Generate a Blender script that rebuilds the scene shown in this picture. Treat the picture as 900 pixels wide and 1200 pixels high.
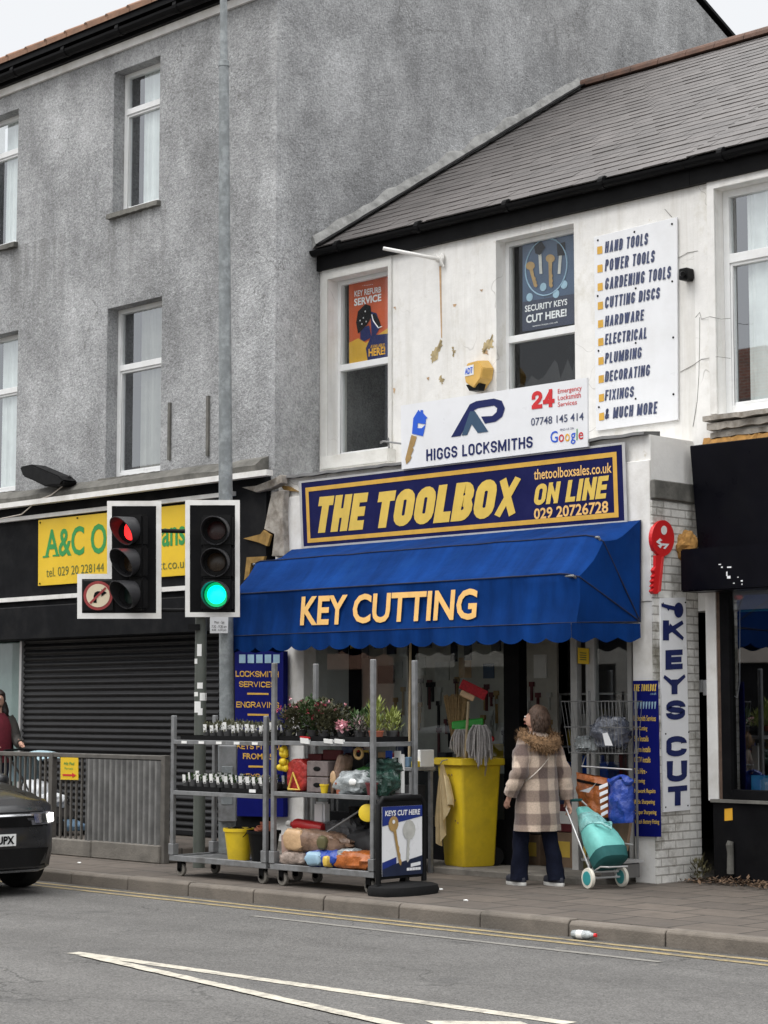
import bpy, bmesh, math, random
from mathutils import Vector, Matrix, noise as mnoise
rad = math.radians
for o in list(bpy.data.objects): bpy.data.objects.remove(o)
SC = bpy.context.scene
COL = SC.collection
# ------------------------------------------------------------------ camera, sky, sun, exposure
FPX, ZC, TILT = 2300.0, 1.62, math.atan(0.1)
FH = Vector((-math.sin(rad(45)), math.cos(rad(45)), 0)); RT = Vector((math.cos(rad(45)), math.sin(rad(45)), 0))
FW = FH*math.cos(TILT) + Vector((0, 0, math.sin(TILT))); UP = -FH*math.sin(TILT) + Vector((0, 0, math.cos(TILT)))
CP = Vector((0, 0, ZC))
cam = bpy.data.cameras.new('camera'); camo = bpy.data.objects.new('camera', cam); COL.objects.link(camo)
cam.sensor_fit = 'VERTICAL'; cam.sensor_height = 36.0; cam.lens = 36.0*FPX/1200.0
cam.clip_start = 0.1; cam.clip_end = 2000
camo.matrix_world = Matrix(((RT.x, UP.x, -FW.x, 0), (RT.y, UP.y, -FW.y, 0), (RT.z, UP.z, -FW.z, ZC), (0, 0, 0, 1)))
SC.camera = camo
W = bpy.data.worlds.new("World"); SC.world = W; W.use_nodes = True
nt = W.node_tree; nt.nodes.clear()
wo = nt.nodes.new('ShaderNodeOutputWorld'); bg = nt.nodes.new('ShaderNodeBackground')
sky = nt.nodes.new('ShaderNodeTexSky'); sky.sky_type = 'NISHITA'; sky.sun_disc = False
SUN_EL, SUN_AZ = rad(52), rad(200)
sky.sun_elevation = SUN_EL; sky.sun_rotation = SUN_AZ
tcw = nt.nodes.new('ShaderNodeTexCoord'); sep = nt.nodes.new('ShaderNodeSeparateXYZ')
nt.links.new(tcw.outputs['Generated'], sep.inputs[0])
rmp = nt.nodes.new('ShaderNodeValToRGB'); nt.links.new(sep.outputs['Z'], rmp.inputs[0])
rmp.color_ramp.elements[0].position = 0.0; rmp.color_ramp.elements[0].color = (5.45, 5.5, 5.58, 1)
q_ = rmp.color_ramp.elements.new(0.46); q_.color = (5.55, 5.6, 5.66, 1)
rmp.color_ramp.elements[-1].position = 1.0; rmp.color_ramp.elements[-1].color = (24.6, 24.4, 24.2, 1)
cn = nt.nodes.new('ShaderNodeTexNoise'); cn.inputs['Scale'].default_value = 2.2; cn.inputs['Detail'].default_value = 5
nt.links.new(tcw.outputs['Generated'], cn.inputs['Vector'])
cm = nt.nodes.new('ShaderNodeMapRange'); cm.inputs[3].default_value = 0.97; cm.inputs[4].default_value = 1.03
nt.links.new(cn.outputs[0], cm.inputs[0])
mul = nt.nodes.new('ShaderNodeMix'); mul.data_type = 'RGBA'; mul.blend_type = 'MULTIPLY'; mul.inputs[0].default_value = 1
nt.links.new(rmp.outputs[0], mul.inputs[6]); nt.links.new(cm.outputs[0], mul.inputs[7])
mx = nt.nodes.new('ShaderNodeMix'); mx.data_type = 'RGBA'; mx.inputs[0].default_value = 0.93
nt.links.new(sky.outputs[0], mx.inputs[6]); nt.links.new(mul.outputs[2], mx.inputs[7])
nt.links.new(mx.outputs[2], bg.inputs[0]); bg.inputs[1].default_value = 0.112
nt.links.new(bg.outputs[0], wo.inputs[0])
sl = bpy.data.lights.new('sun', 'SUN'); sl.energy = 0.7; sl.angle = rad(30); sl.color = (1.0, 0.97, 0.93)
so = bpy.data.objects.new('sun', sl); COL.objects.link(so)
sd = Vector((math.sin(SUN_AZ)*math.cos(SUN_EL), math.cos(SUN_AZ)*math.cos(SUN_EL), math.sin(SUN_EL)))
so.rotation_euler = (-sd).to_track_quat('-Z', 'Y').to_euler()
so.location = (0, 0, 30)
SC.view_settings.view_transform = 'Standard'; SC.view_settings.look = 'None'
SC.view_settings.exposure = 0.62; SC.view_settings.gamma = 1.0
SC.cycles.max_bounces = 8

# ------------------------------------------------------------------ photo pixel (900x1200) -> point on a real plane
def ray(x, y): return FW + RT*((x-450)/FPX) + UP*((600-y)/FPX)
def PY(x, y, Y): r = ray(x, y); return CP + r*(Y/r.y)
def PX(x, y, X): r = ray(x, y); return CP + r*(X/r.x)
def PZ(x, y, Z=0.0): r = ray(x, y); return CP + r*((Z-ZC)/r.z)
def PD(x, y, D): r = ray(x, y); return CP + r*(D/r.dot(FH))
def PP(x, y, p0, n): r = ray(x, y); return CP + r*((p0-CP).dot(n)/r.dot(n))
def V(*a): return Vector(a)

# ------------------------------------------------------------------ materials
MATS = {}
def nodes_of(name):
    m = bpy.data.materials.new(name); m.use_nodes = True
    t = m.node_tree; b = t.nodes['Principled BSDF']; MATS[name] = m
    return m, t, b
def N(t, kind, **kw):
    n = t.nodes.new(kind)
    for k, v in kw.items():
        if k in n.inputs: n.inputs[k].default_value = v
        else: setattr(n, k, v)
    return n
def L(t, a, b): t.links.new(a, b)
def math_n(t, op, a, b=None, c=None):
    n = t.nodes.new('ShaderNodeMath'); n.operation = op
    for i, x in enumerate((a, b, c)):
        if x is None: continue
        if isinstance(x, (int, float)): n.inputs[i].default_value = x
        else: t.links.new(x, n.inputs[i])
    return n.outputs[0]
def mixc(t, fac, a, b, mode='MIX'):
    n = t.nodes.new('ShaderNodeMix'); n.data_type = 'RGBA'; n.blend_type = mode
    for i, x in ((0, fac), (6, a), (7, b)):
        if isinstance(x, (int, float)): n.inputs[i].default_value = x
        elif isinstance(x, tuple): n.inputs[i].default_value = (*x[:3], 1)
        else: t.links.new(x, n.inputs[i])
    return n.outputs[2]
def coord(t, scale=(1, 1, 1), rot=(0, 0, 0)):
    tc = t.nodes.new('ShaderNodeTexCoord'); mp = t.nodes.new('ShaderNodeMapping')
    mp.inputs['Scale'].default_value = scale; mp.inputs['Rotation'].default_value = rot
    t.links.new(tc.outputs['Object'], mp.inputs[0]); return mp.outputs[0]
def noise(t, vec, scale, detail=4, rough=0.55, lo=None, hi=None, f0=0.3, f1=0.7):
    n = t.nodes.new('ShaderNodeTexNoise'); n.inputs['Scale'].default_value = scale
    n.inputs['Detail'].default_value = detail; n.inputs['Roughness'].default_value = rough
    t.links.new(vec, n.inputs['Vector'])
    if lo is None: return n.outputs[0]
    m = t.nodes.new('ShaderNodeMapRange'); m.inputs[1].default_value = f0; m.inputs[2].default_value = f1
    m.inputs[3].default_value = lo; m.inputs[4].default_value = hi
    t.links.new(n.outputs[0], m.inputs[0]); return m.outputs[0]
def bump(t, b, h, strength=0.3, dist=0.01):
    n = t.nodes.new('ShaderNodeBump'); n.inputs['Strength'].default_value = strength; n.inputs['Distance'].default_value = dist
    t.links.new(h, n.inputs['Height']); t.links.new(n.outputs[0], b.inputs['Normal'])
def M(name, col, rough=0.6, var=0.18, vs=6.0, bmp=0.0, bs=60.0, metal=0.0, spec=0.5, coat=0.0, dirt=None, dscale=3.0, damt=0.5):
    m, t, b = nodes_of(name)
    vec = coord(t)
    c = mixc(t, 1.0, col, noise(t, vec, vs, 6, 0.6, 1-var, 1+var*0.6), 'MULTIPLY')
    if dirt:
        c = mixc(t, noise(t, vec, dscale, 8, 0.65, 0.0, damt, 0.48, 0.72), c, dirt)
    L(t, c, b.inputs['Base Color'])
    b.inputs['Roughness'].default_value = rough; b.inputs['Metallic'].default_value = metal
    b.inputs['Specular IOR Level'].default_value = spec
    if coat: b.inputs['Coat Weight'].default_value = coat; b.inputs['Coat Roughness'].default_value = 0.15
    if rough < 0.9: L(t, noise(t, vec, vs*1.7, 4, 0.6, max(0.05, rough-0.1), min(1, rough+0.12)), b.inputs['Roughness'])
    if bmp: bump(t, b, noise(t, vec, bs, 4), bmp*(1.4 if 'film' in name else 1), 0.03 if 'film' in name else 0.01)
    return m
def EM(name, col, strength):
    m, t, b = nodes_of(name)
    b.inputs['Base Color'].default_value = (*col, 1); b.inputs['Emission Color'].default_value = (*col, 1)
    b.inputs['Emission Strength'].default_value = strength; b.inputs['Roughness'].default_value = 0.3
    return m

def mat_render():
    m, t, b = nodes_of('grey_render'); v = coord(t)
    big = noise(t, v, 0.6, 9, 0.66, 0.68, 1.22, 0.36, 0.64)
    mid = noise(t, v, 3.2, 8, 0.72, 0.84, 1.13, 0.34, 0.66)
    streak = noise(t, coord(t, (2.0, 2.0, 0.35)), 1.0, 7, 0.62, 0.84, 1.1, 0.36, 0.66)
    fine = noise(t, v, 38, 3, 0.75, 0.62, 1.36)
    c = mixc(t, 1, (0.378, 0.384, 0.39), big, 'MULTIPLY')
    for x in (mid, streak, fine): c = mixc(t, 1, c, x, 'MULTIPLY')
    wash = noise(t, coord(t, (1, 1, .6)), 1.6, 12, 0.78, 0, 0.38, 0.52, 0.7)
    c = mixc(t, wash, c, (0.5, 0.505, 0.51))
    sx = N(t, 'ShaderNodeSeparateXYZ'); L(t, v, sx.inputs[0])
    run = noise(t, coord(t, (9, 9, .35)), 1.0, 5, .6, 0.0, 1.0, 0.42, 0.62)
    for xc, zs in ((2.80, 7.79), (2.84, 4.45), (0.72, 7.79), (0.76, 4.45)):
        m1 = math_n(t, 'LESS_THAN', math_n(t, 'ABSOLUTE', math_n(t, 'SUBTRACT', sx.outputs['X'], xc)), .62)
        fd = N(t, 'ShaderNodeMapRange'); L(t, sx.outputs['Z'], fd.inputs[0]); fd.inputs[1].default_value = zs-1.5; fd.inputs[2].default_value = zs; fd.inputs[3].default_value = 0; fd.inputs[4].default_value = .5
        mk = math_n(t, 'MULTIPLY', math_n(t, 'MULTIPLY', m1, fd.outputs[0]), math_n(t, 'MULTIPLY', math_n(t, 'LESS_THAN', sx.outputs['Z'], zs), run))
        c = mixc(t, mk, c, (0.17, 0.17, 0.165))
    vo = N(t, 'ShaderNodeTexVoronoi', feature='DISTANCE_TO_EDGE'); vo.inputs['Scale'].default_value = .45
    wv = N(t, 'ShaderNodeVectorMath', operation='ADD'); nn = t.nodes.new('ShaderNodeTexNoise'); nn.inputs['Scale'].default_value = 2.5; nn.inputs['Detail'].default_value = 5
    L(t, v, nn.inputs['Vector']); L(t, v, wv.inputs[0]); L(t, nn.outputs[1], wv.inputs[1]); L(t, wv.outputs[0], vo.inputs['Vector'])
    ck = N(t, 'ShaderNodeMapRange'); L(t, vo.outputs[0], ck.inputs[0]); ck.inputs[2].default_value = .006; ck.inputs[3].default_value = 1; ck.inputs[4].default_value = 0
    c = mixc(t, math_n(t, 'MULTIPLY', ck.outputs[0], noise(t, v, .5, 3, .5, 0, .75, .5, .56)), c, (.16, .16, .155))
    L(t, c, b.inputs['Base Color']); b.inputs['Roughness'].default_value = 0.95; b.inputs['Specular IOR Level'].default_value = 0.2
    h = math_n(t, 'ADD', noise(t, v, 26, 3, 0.7), math_n(t, 'MULTIPLY', noise(t, v, 70, 2), 0.5))
    bump(t, b, h, 0.9, 0.02); return m
def mat_white_wall():
    m, t, b = nodes_of('white_paint_wall'); v = coord(t)
    c = mixc(t, 1, (0.84, 0.83, 0.805), noise(t, v, 0.9, 7, 0.6, 0.9, 1.04), 'MULTIPLY')
    c = mixc(t, 1, c, noise(t, v, 9, 5, 0.6, 0.94, 1.03), 'MULTIPLY')
    c = mixc(t, noise(t, coord(t, (3.2, 3.2, 0.25)), 1.3, 8, 0.7, 0, 0.55, 0.5, 0.76), c, (0.5, 0.47, 0.4))
    c = mixc(t, noise(t, coord(t, (1, 1, .7)), 1.9, 10, .75, 0, .5, .55, .66), c, (0.58, 0.55, 0.47))
    c = mixc(t, noise(t, v, 3.3, 9, 0.75, 0, 0.7, 0.63, 0.69), c, (0.5, 0.44, 0.33))
    vo = N(t, 'ShaderNodeTexVoronoi', feature='DISTANCE_TO_EDGE'); vo.inputs['Scale'].default_value = 0.9
    w = N(t, 'ShaderNodeVectorMath', operation='ADD'); L(t, v, w.inputs[0])
    nn = t.nodes.new('ShaderNodeTexNoise'); nn.inputs['Scale'].default_value = 2.0; L(t, v, nn.inputs['Vector']); L(t, nn.outputs[1], w.inputs[1])
    L(t, w.outputs[0], vo.inputs['Vector'])
    crack = N(t, 'ShaderNodeMapRange'); L(t, vo.outputs[0], crack.inputs[0])
    crack.inputs[1].default_value = 0.0; crack.inputs[2].default_value = 0.006; crack.inputs[3].default_value = 1; crack.inputs[4].default_value = 0
    ck = math_n(t, 'MULTIPLY', crack.outputs[0], noise(t, v, 0.8, 3, 0.5, 0, 0.8, 0.5, 0.6))
    c = mixc(t, ck, c, (0.25, 0.23, 0.2))
    L(t, c, b.inputs['Base Color']); b.inputs['Roughness'].default_value = 0.75
    bump(t, b, noise(t, v, 12, 7, 0.7), 0.35, 0.012); return m
def brickcoord(t, axes):
    tc = t.nodes.new('ShaderNodeTexCoord'); s = t.nodes.new('ShaderNodeSeparateXYZ'); c = t.nodes.new('ShaderNodeCombineXYZ')
    t.links.new(tc.outputs['Object'], s.inputs[0])
    for i, a in enumerate(axes): t.links.new(s.outputs['XYZ'.index(a)], c.inputs[i])
    return c.outputs[0], tc.outputs['Object']
def mat_brick(name, axes, c1, c2, mortar, w, h, ms, bias=0.0, off=0.5, bstr=0.6, dirt=None, rough=0.85, damt=0.6):
    m, t, b = nodes_of(name); vec, v = brickcoord(t, axes)
    br = t.nodes.new('ShaderNodeTexBrick'); L(t, vec, br.inputs['Vector']); br.offset = off
    br.inputs['Color1'].default_value = (*c1, 1); br.inputs['Color2'].default_value = (*c2, 1); br.inputs['Mortar'].default_value = (*mortar, 1)
    br.inputs['Scale'].default_value = 1; br.inputs['Brick Width'].default_value = w; br.inputs['Row Height'].default_value = h
    br.inputs['Mortar Size'].default_value = ms; br.inputs['Mortar Smooth'].default_value = 0.3; br.inputs['Bias'].default_value = bias
    c = mixc(t, 1, br.outputs[0], noise(t, v, 7, 7, 0.7, 0.78, 1.15), 'MULTIPLY')
    c = mixc(t, 1, c, noise(t, v, 0.8, 6, 0.6, 0.82, 1.12), 'MULTIPLY')
    if dirt: c = mixc(t, noise(t, v, 2.6, 9, 0.7, 0, damt, 0.5, 0.68), c, dirt)
    L(t, c, b.inputs['Base Color']); b.inputs['Roughness'].default_value = rough
    hh = math_n(t, 'SUBTRACT', math_n(t, 'MULTIPLY', noise(t, v, 40, 4), 0.4), br.outputs['Fac'])
    bump(t, b, hh, bstr, 0.008); return m
def mat_asphalt():
    m, t, b = nodes_of('asphalt'); v = coord(t)
    vo = N(t, 'ShaderNodeTexVoronoi'); vo.inputs['Scale'].default_value = 95; L(t, v, vo.inputs['Vector'])
    sp = N(t, 'ShaderNodeSeparateColor'); L(t, vo.outputs['Color'], sp.inputs[0])
    ag = N(t, 'ShaderNodeMapRange'); L(t, sp.outputs[0], ag.inputs[0]); ag.inputs[3].default_value = 0.68; ag.inputs[4].default_value = 1.4
    c = mixc(t, 1, (0.108, 0.105, 0.101), ag.outputs[0], 'MULTIPLY')
    c = mixc(t, 1, c, noise(t, coord(t, (0.25, 1.6, 1)), 0.9, 7, 0.6, 0.84, 1.12), 'MULTIPLY')
    c = mixc(t, 1, c, noise(t, v, 2.2, 8, 0.7, 0.86, 1.12), 'MULTIPLY')
    c = mixc(t, noise(t, v, 1.2, 5, 0.6, 0, 0.35, 0.62, 0.7), c, (0.05, 0.05, 0.05))
    v2 = N(t, 'ShaderNodeTexVoronoi', feature='DISTANCE_TO_EDGE'); v2.inputs['Scale'].default_value = .5
    wv = N(t, 'ShaderNodeVectorMath', operation='ADD'); nn = t.nodes.new('ShaderNodeTexNoise'); nn.inputs['Scale'].default_value = 1.6; nn.inputs['Detail'].default_value = 6
    L(t, v, nn.inputs['Vector']); L(t, v, wv.inputs[0]); L(t, nn.outputs[1], wv.inputs[1]); L(t, wv.outputs[0], v2.inputs['Vector'])
    ck = N(t, 'ShaderNodeMapRange'); L(t, v2.outputs[0], ck.inputs[0]); ck.inputs[2].default_value = .007; ck.inputs[3].default_value = 1; ck.inputs[4].default_value = 0
    c = mixc(t, math_n(t, 'MULTIPLY', ck.outputs[0], noise(t, v, .6, 3, .5, 0, .7, .47, .55)), c, (.03, .03, .029))
    sx = N(t, 'ShaderNodeSeparateXYZ'); L(t, v, sx.inputs[0])
    gt = N(t, 'ShaderNodeMapRange'); L(t, sx.outputs['Y'], gt.inputs[0]); gt.inputs[1].default_value = 11.55; gt.inputs[2].default_value = 11.78; gt.inputs[3].default_value = 0; gt.inputs[4].default_value = .8
    c = mixc(t, math_n(t, 'MULTIPLY', gt.outputs[0], noise(t, v, 4, 6, .7, .2, 1, .35, .6)), c, (.05, .043, .034))
    sp2 = noise(t, v, 7, 4, .6, 0, .6, .68, .72); c = mixc(t, sp2, c, (.2, .19, .175))
    L(t, c, b.inputs['Base Color']); b.inputs['Roughness'].default_value = 0.85; b.inputs['Specular IOR Level'].default_value = 0.3
    bump(t, b, vo.outputs['Distance'], 0.5, 0.006); return m
def mat_slate():
    m, t, b = nodes_of('slate'); v = coord(t)
    vec, _ = brickcoord(t, 'XYZ')
    sx = N(t, 'ShaderNodeSeparateXYZ'); L(t, v, sx.inputs[0])
    # slates about 0.3 wide; a random tone per slate, courses come from the geometry
    row = math_n(t, 'FLOOR', math_n(t, 'DIVIDE', sx.outputs['Y'], 0.2124))
    xo = math_n(t, 'ADD', math_n(t, 'DIVIDE', sx.outputs['X'], 0.3), math_n(t, 'MULTIPLY', math_n(t, 'MODULO', row, 2.0), 0.5))
    cid = math_n(t, 'FLOOR', xo); fr = math_n(t, 'FRACT', xo)
    cb = N(t, 'ShaderNodeCombineXYZ'); L(t, cid, cb.inputs[0]); L(t, row, cb.inputs[1])
    wn = N(t, 'ShaderNodeTexWhiteNoise', noise_dimensions='2D'); L(t, cb.outputs[0], wn.inputs['Vector'])
    tone = N(t, 'ShaderNodeMapRange'); L(t, wn.outputs[0], tone.inputs[0]); tone.inputs[3].default_value = 0.86; tone.inputs[4].default_value = 1.12
    c = mixc(t, 1, (0.088, 0.08, 0.077), tone.outputs[0], 'MULTIPLY')
    c = mixc(t, 1, c, noise(t, v, 1.1, 7, 0.65, 0.75, 1.25), 'MULTIPLY')
    c = mixc(t, noise(t, coord(t, (2, 0.3, 0.3)), 1.5, 7, 0.65, 0, 0.4, 0.55, 0.75), c, (0.15, 0.135, 0.128))
    edge = math_n(t, 'LESS_THAN', fr, 0.03)
    c = mixc(t, math_n(t, 'MULTIPLY', edge, 0.6), c, (0.03, 0.028, 0.027))
    L(t, c, b.inputs['Base Color']); b.inputs['Roughness'].default_value = 0.62
    bump(t, b, noise(t, v, 25, 6, 0.6), 0.3, 0.008); return m
def mat_glass(name, tint=(0.85, 0.9, 0.88), refl=0.12, rough=0.015):
    m, t, b = nodes_of(name); t.nodes.remove(b)
    o = [n for n in t.nodes if n.type == 'OUTPUT_MATERIAL'][0]
    tr = N(t, 'ShaderNodeBsdfTransparent'); tr.inputs[0].default_value = (*tint, 1)
    gl = N(t, 'ShaderNodeBsdfGlossy'); gl.inputs['Color'].default_value = (0.95, 0.97, 1, 1); gl.inputs['Roughness'].default_value = rough
    lw = N(t, 'ShaderNodeLayerWeight'); lw.inputs[0].default_value = 0.5
    fz = math_n(t, 'POWER', lw.outputs['Facing'], 5.0)
    mi = N(t, 'ShaderNodeMixShader'); L(t, math_n(t, 'ADD', math_n(t, 'MULTIPLY', fz, 0.9), refl), mi.inputs[0])
    L(t, tr.outputs[0], mi.inputs[1]); L(t, gl.outputs[0], mi.inputs[2]); L(t, mi.outputs[0], o.inputs[0])
    return m
def mat_plaid():
    m, t, b = nodes_of('coat_plaid'); v = coord(t)
    s = N(t, 'ShaderNodeSeparateXYZ'); L(t, v, s.inputs[0])
    def stripe(sock, pitch, ph):
        a = math_n(t, 'FRACT', math_n(t, 'ADD', math_n(t, 'DIVIDE', sock, pitch), ph))
        r = N(t, 'ShaderNodeMapRange'); L(t, math_n(t, 'ABSOLUTE', math_n(t, 'SUBTRACT', a, 0.5)), r.inputs[0])
        r.inputs[1].default_value = 0.22; r.inputs[2].default_value = 0.28; return r.outputs[0]
    f = math_n(t, 'MULTIPLY', math_n(t, 'ADD', stripe(s.outputs['Z'], 0.21, 0.1), stripe(s.outputs['X'], 0.19, 0.25)), 0.5)
    rr = N(t, 'ShaderNodeValToRGB'); L(t, f, rr.inputs[0]); e = rr.color_ramp.elements
    e[0].color = (0.55, 0.44, 0.35, 1); e[1].color = (0.135, 0.098, 0.087, 1)
    q = rr.color_ramp.elements.new(0.5); q.color = (0.28, 0.215, 0.175, 1)
    c = mixc(t, 1, rr.outputs[0], noise(t, v, 90, 3, 0.7, 0.78, 1.2), 'MULTIPLY')
    L(t, c, b.inputs['Base Color']); b.inputs['Roughness'].default_value = 1; b.inputs['Specular IOR Level'].default_value = 0.1
    b.inputs['Sheen Weight'].default_value = 0.3
    bump(t, b, noise(t, v, 60, 5, 0.7), 0.5, 0.01); return m

RENDER = mat_render(); WHITE = mat_white_wall(); SLATE = mat_slate(); ASPH = mat_asphalt(); PLAID = mat_plaid()
BRICKX = mat_brick('white_painted_brick', 'YZX', (0.74, 0.73, 0.695), (0.66, 0.65, 0.615), (0.42, 0.4, 0.37), 0.225, 0.078, 0.006, bstr=1.6, dirt=(0.19, 0.178, 0.14), damt=1.0)
PAVE = mat_brick('paving_slabs', 'XYZ', (0.13, 0.108, 0.089), (0.097, 0.081, 0.068), (0.03, 0.026, 0.022), 0.62, 0.46, 0.012, dirt=(0.075, 0.068, 0.06), bstr=0.4, damt=0.5)
KERBM = M('kerb_concrete', (0.165, 0.143, 0.12), 0.9, 0.3, 5, 0.5, 50, dirt=(0.07, 0.062, 0.053), dscale=2.5, damt=0.9)
CONC = M('concrete', (0.185, 0.17, 0.148), 0.9, 0.3, 4, 0.5, 45, dirt=(0.075, 0.07, 0.062), dscale=2.2, damt=0.9)
STONE = M('weathered_stone', (0.15, 0.145, 0.13), 0.9, 0.35, 5, 0.6, 30, dirt=(0.055, 0.055, 0.048), dscale=3, damt=0.85)
GLASS = mat_glass('window_glass', (0.97, 1.0, 0.99), 0.30); DGLASS = mat_glass('shop_glass', (0.8, 0.84, 0.84), 0.10); CGLASS = mat_glass('clear_window_glass', (0.97, 0.99, 0.98), 0.05)
UPVC = M('white_upvc', (0.82, 0.83, 0.83), 0.35, 0.05, 3, dirt=(0.55, 0.54, 0.5), dscale=4, damt=0.3)
WPAINT = M('white_painted_wood', (0.8, 0.79, 0.765), 0.6, 0.1, 4, 0.2, 30, dirt=(0.45, 0.42, 0.36), dscale=2.6, damt=0.5)
SURR = M('painted_render_surround', (0.7, 0.695, 0.665), 0.75, 0.12, 3, 0.3, 25, dirt=(0.44, 0.42, 0.36), dscale=2.6, damt=0.5)
CURT = M('net_curtain', (0.8, 0.83, 0.82), 0.95, 0.12, 5)
CURTG = M('grey_curtain', (0.34, 0.34, 0.31), 0.95, 0.2, 4)
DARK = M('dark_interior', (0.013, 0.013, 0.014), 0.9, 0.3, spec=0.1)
BLACKP = M('black_paint', (0.006, 0.006, 0.007), 0.55, 0.3, 4, 0.05, 20, spec=0.08, dirt=(0.016, 0.0155, 0.015), dscale=2.5, damt=0.5)
BLACKG = M('black_gloss', (0.0035, 0.0035, 0.006), 0.35, 0.3, 2, spec=0.08, dirt=(0.009, 0.009, 0.009), damt=0.3)
FASC = M('charcoal_fascia', (0.009, 0.0095, 0.011), 0.6, 0.25, 3, 0.05, 12, spec=0.08, dirt=(0.024, 0.023, 0.022), damt=0.5)
GUTT = M('black_gutter_plastic', (0.007, 0.007, 0.0075), 0.45, 0.3, 3, spec=0.08)
SHUT = M('shutter_steel', (0.013, 0.013, 0.0145), 0.42, 0.2, 2, spec=0.35, dirt=(0.007, 0.007, 0.007), dscale=1.5, damt=0.5)
CLAY = M('clay_tile', (0.27, 0.15, 0.095), 0.85, 0.3, 5, 0.3, 30, dirt=(0.15, 0.11, 0.08), dscale=4, damt=0.6)
RIDGE = M('ridge_tile', (0.125, 0.07, 0.05), 0.85, 0.35, 5, 0.3, 30, dirt=(0.06, 0.048, 0.042), dscale=4, damt=0.7)
MORT = M('lumpy_mortar', (0.3, 0.3, 0.29), 0.95, 0.35, 7, 1.0, 14, dirt=(0.12, 0.12, 0.115), dscale=5, damt=0.9)
LEAD = M('lead_flashing', (0.14, 0.14, 0.14), 0.6, 0.3, 5, 0.3, 12, metal=0.3)
GALV = M('galvanised_steel', (0.24, 0.245, 0.25), 0.5, 0.25, 9, metal=0.35, dirt=(0.11, 0.105, 0.098), dscale=6, damt=0.7)
GALVL = M('galvanised_post', (0.235, 0.255, 0.262), 0.55, 0.22, 14, metal=0.3, dirt=(0.4, 0.43, 0.44), dscale=7, damt=0.7)
RAILM = M('grey_rail_paint', (0.12, 0.112, 0.1), 0.6, 0.25, 8, dirt=(0.06, 0.055, 0.05), dscale=6, damt=0.6)
CORRM = M('weathered_corrugated', (0.19, 0.188, 0.182), 0.65, 0.3, 5, dirt=(0.09, 0.089, 0.086), dscale=4, damt=0.8)
POLEM = M('grey_green_pole', (0.085, 0.095, 0.082), 0.5, 0.2, 6, dirt=(0.05, 0.05, 0.042), damt=0.4)
NAVY = M('navy_panel', (0.011, 0.013, 0.075), 0.45, 0.15, 3, spec=0.08, dirt=(0.022, 0.024, 0.09), damt=0.4)
GOLD = M('gold_vinyl', (0.66, 0.38, 0.055), 0.5, 0.14, 6)
YVINYL = M('yellow_vinyl', (0.72, 0.5, 0.09), 0.5, 0.1, 6)
PEACH = M('peach_vinyl', (0.83, 0.5, 0.16), 0.6, 0.1, 6)
def mat_canvas():
    m, t, b = nodes_of('royal_blue_canvas'); v = coord(t)
    c = mixc(t, 1, (0.003, 0.029, 0.138), noise(t, coord(t, (5, .8, .8)), 1.1, 7, .65, .72, 1.3), 'MULTIPLY')
    c = mixc(t, 1, c, noise(t, v, 1.3, 6, .6, .75, 1.25), 'MULTIPLY')
    c = mixc(t, noise(t, v, 2.4, 9, .7, 0, .45, .55, .75), c, (0.009, 0.05, 0.165))
    L(t, c, b.inputs['Base Color']); b.inputs['Roughness'].default_value = .8; b.inputs['Specular IOR Level'].default_value = .06
    h = math_n(t, 'ADD', noise(t, coord(t, (1, 2.2, .6), (0, .5, .3)), 3.2, 3, .5), math_n(t, 'MULTIPLY', noise(t, v, 220, 2), .04))
    bump(t, b, h, .55, .03); return m
CANV = mat_canvas()
CANVD = M('dark_canvas_seam', (0.006, 0.012, 0.045), 0.85, 0.2)
SIGNW = M('white_sign_panel', (0.8, 0.81, 0.83), 0.35, 0.05, 2, dirt=(0.66, 0.66, 0.65), dscale=3, damt=0.35)
INK = M('navy_ink', (0.01, 0.018, 0.1), 0.5, 0.1, spec=0.25)
INKG = M('faded_navy_ink', (0.05, 0.065, 0.14), 0.55, 0.35, 25)
TEAL = M('slate_teal_ink', (0.03, 0.075, 0.14), 0.5, 0.1)
REDI = M('red_ink', (0.6, 0.02, 0.025), 0.5, 0.1)
BLUEI = M('bright_blue_ink', (0.012, 0.1, 0.62), 0.5, 0.1)
GREENI = M('green_ink', (0.03, 0.3, 0.07), 0.5, 0.15)
OLIVE = M('dark_olive_ink', (0.13, 0.15, 0.03), 0.5, 0.15)
TAN = M('brass_tan', (0.38, 0.24, 0.085), 0.5, 0.2, 12)
AMBERI = M('amber_ink', (0.8, 0.42, 0.03), 0.5, 0.1)
YSIGN = M('yellow_sign_panel', (0.8, 0.53, 0.018), 0.45, 0.08, 2, dirt=(0.7, 0.44, 0.02), damt=0.4)
LBLUE = M('blue_list_panel', (0.005, 0.008, 0.12), 0.45, 0.12, 3, spec=0.08)
BLACKR = M('black_rubber', (0.009, 0.009, 0.0095), 0.8, 0.25, spec=0.25)
BLACKPL = M('black_plastic', (0.007, 0.007, 0.0075), 0.5, 0.25, spec=0.15)
YPLAS = M('yellow_plastic', (0.74, 0.53, 0.02), 0.45, 0.14, 4, 0.05, 40, dirt=(0.42, 0.29, 0.02), dscale=3, damt=0.6)
GREYPL = M('grey_plastic_pot', (0.055, 0.055, 0.056), 0.6, 0.25)
LEAFG = M('leaf_green', (0.05, 0.1, 0.028), 0.6, 0.5, 30)
LEAFD = M('leaf_heather', (0.075, 0.075, 0.035), 0.7, 0.7, 25)
LEAFY = M('leaf_yellow_green', (0.22, 0.26, 0.05), 0.6, 0.4, 30)
PINK = M('pink_petal', (0.6, 0.13, 0.2), 0.6, 0.4, 30)
PINKL = M('pale_pink_petal', (0.75, 0.4, 0.45), 0.6, 0.25, 30)
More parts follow.
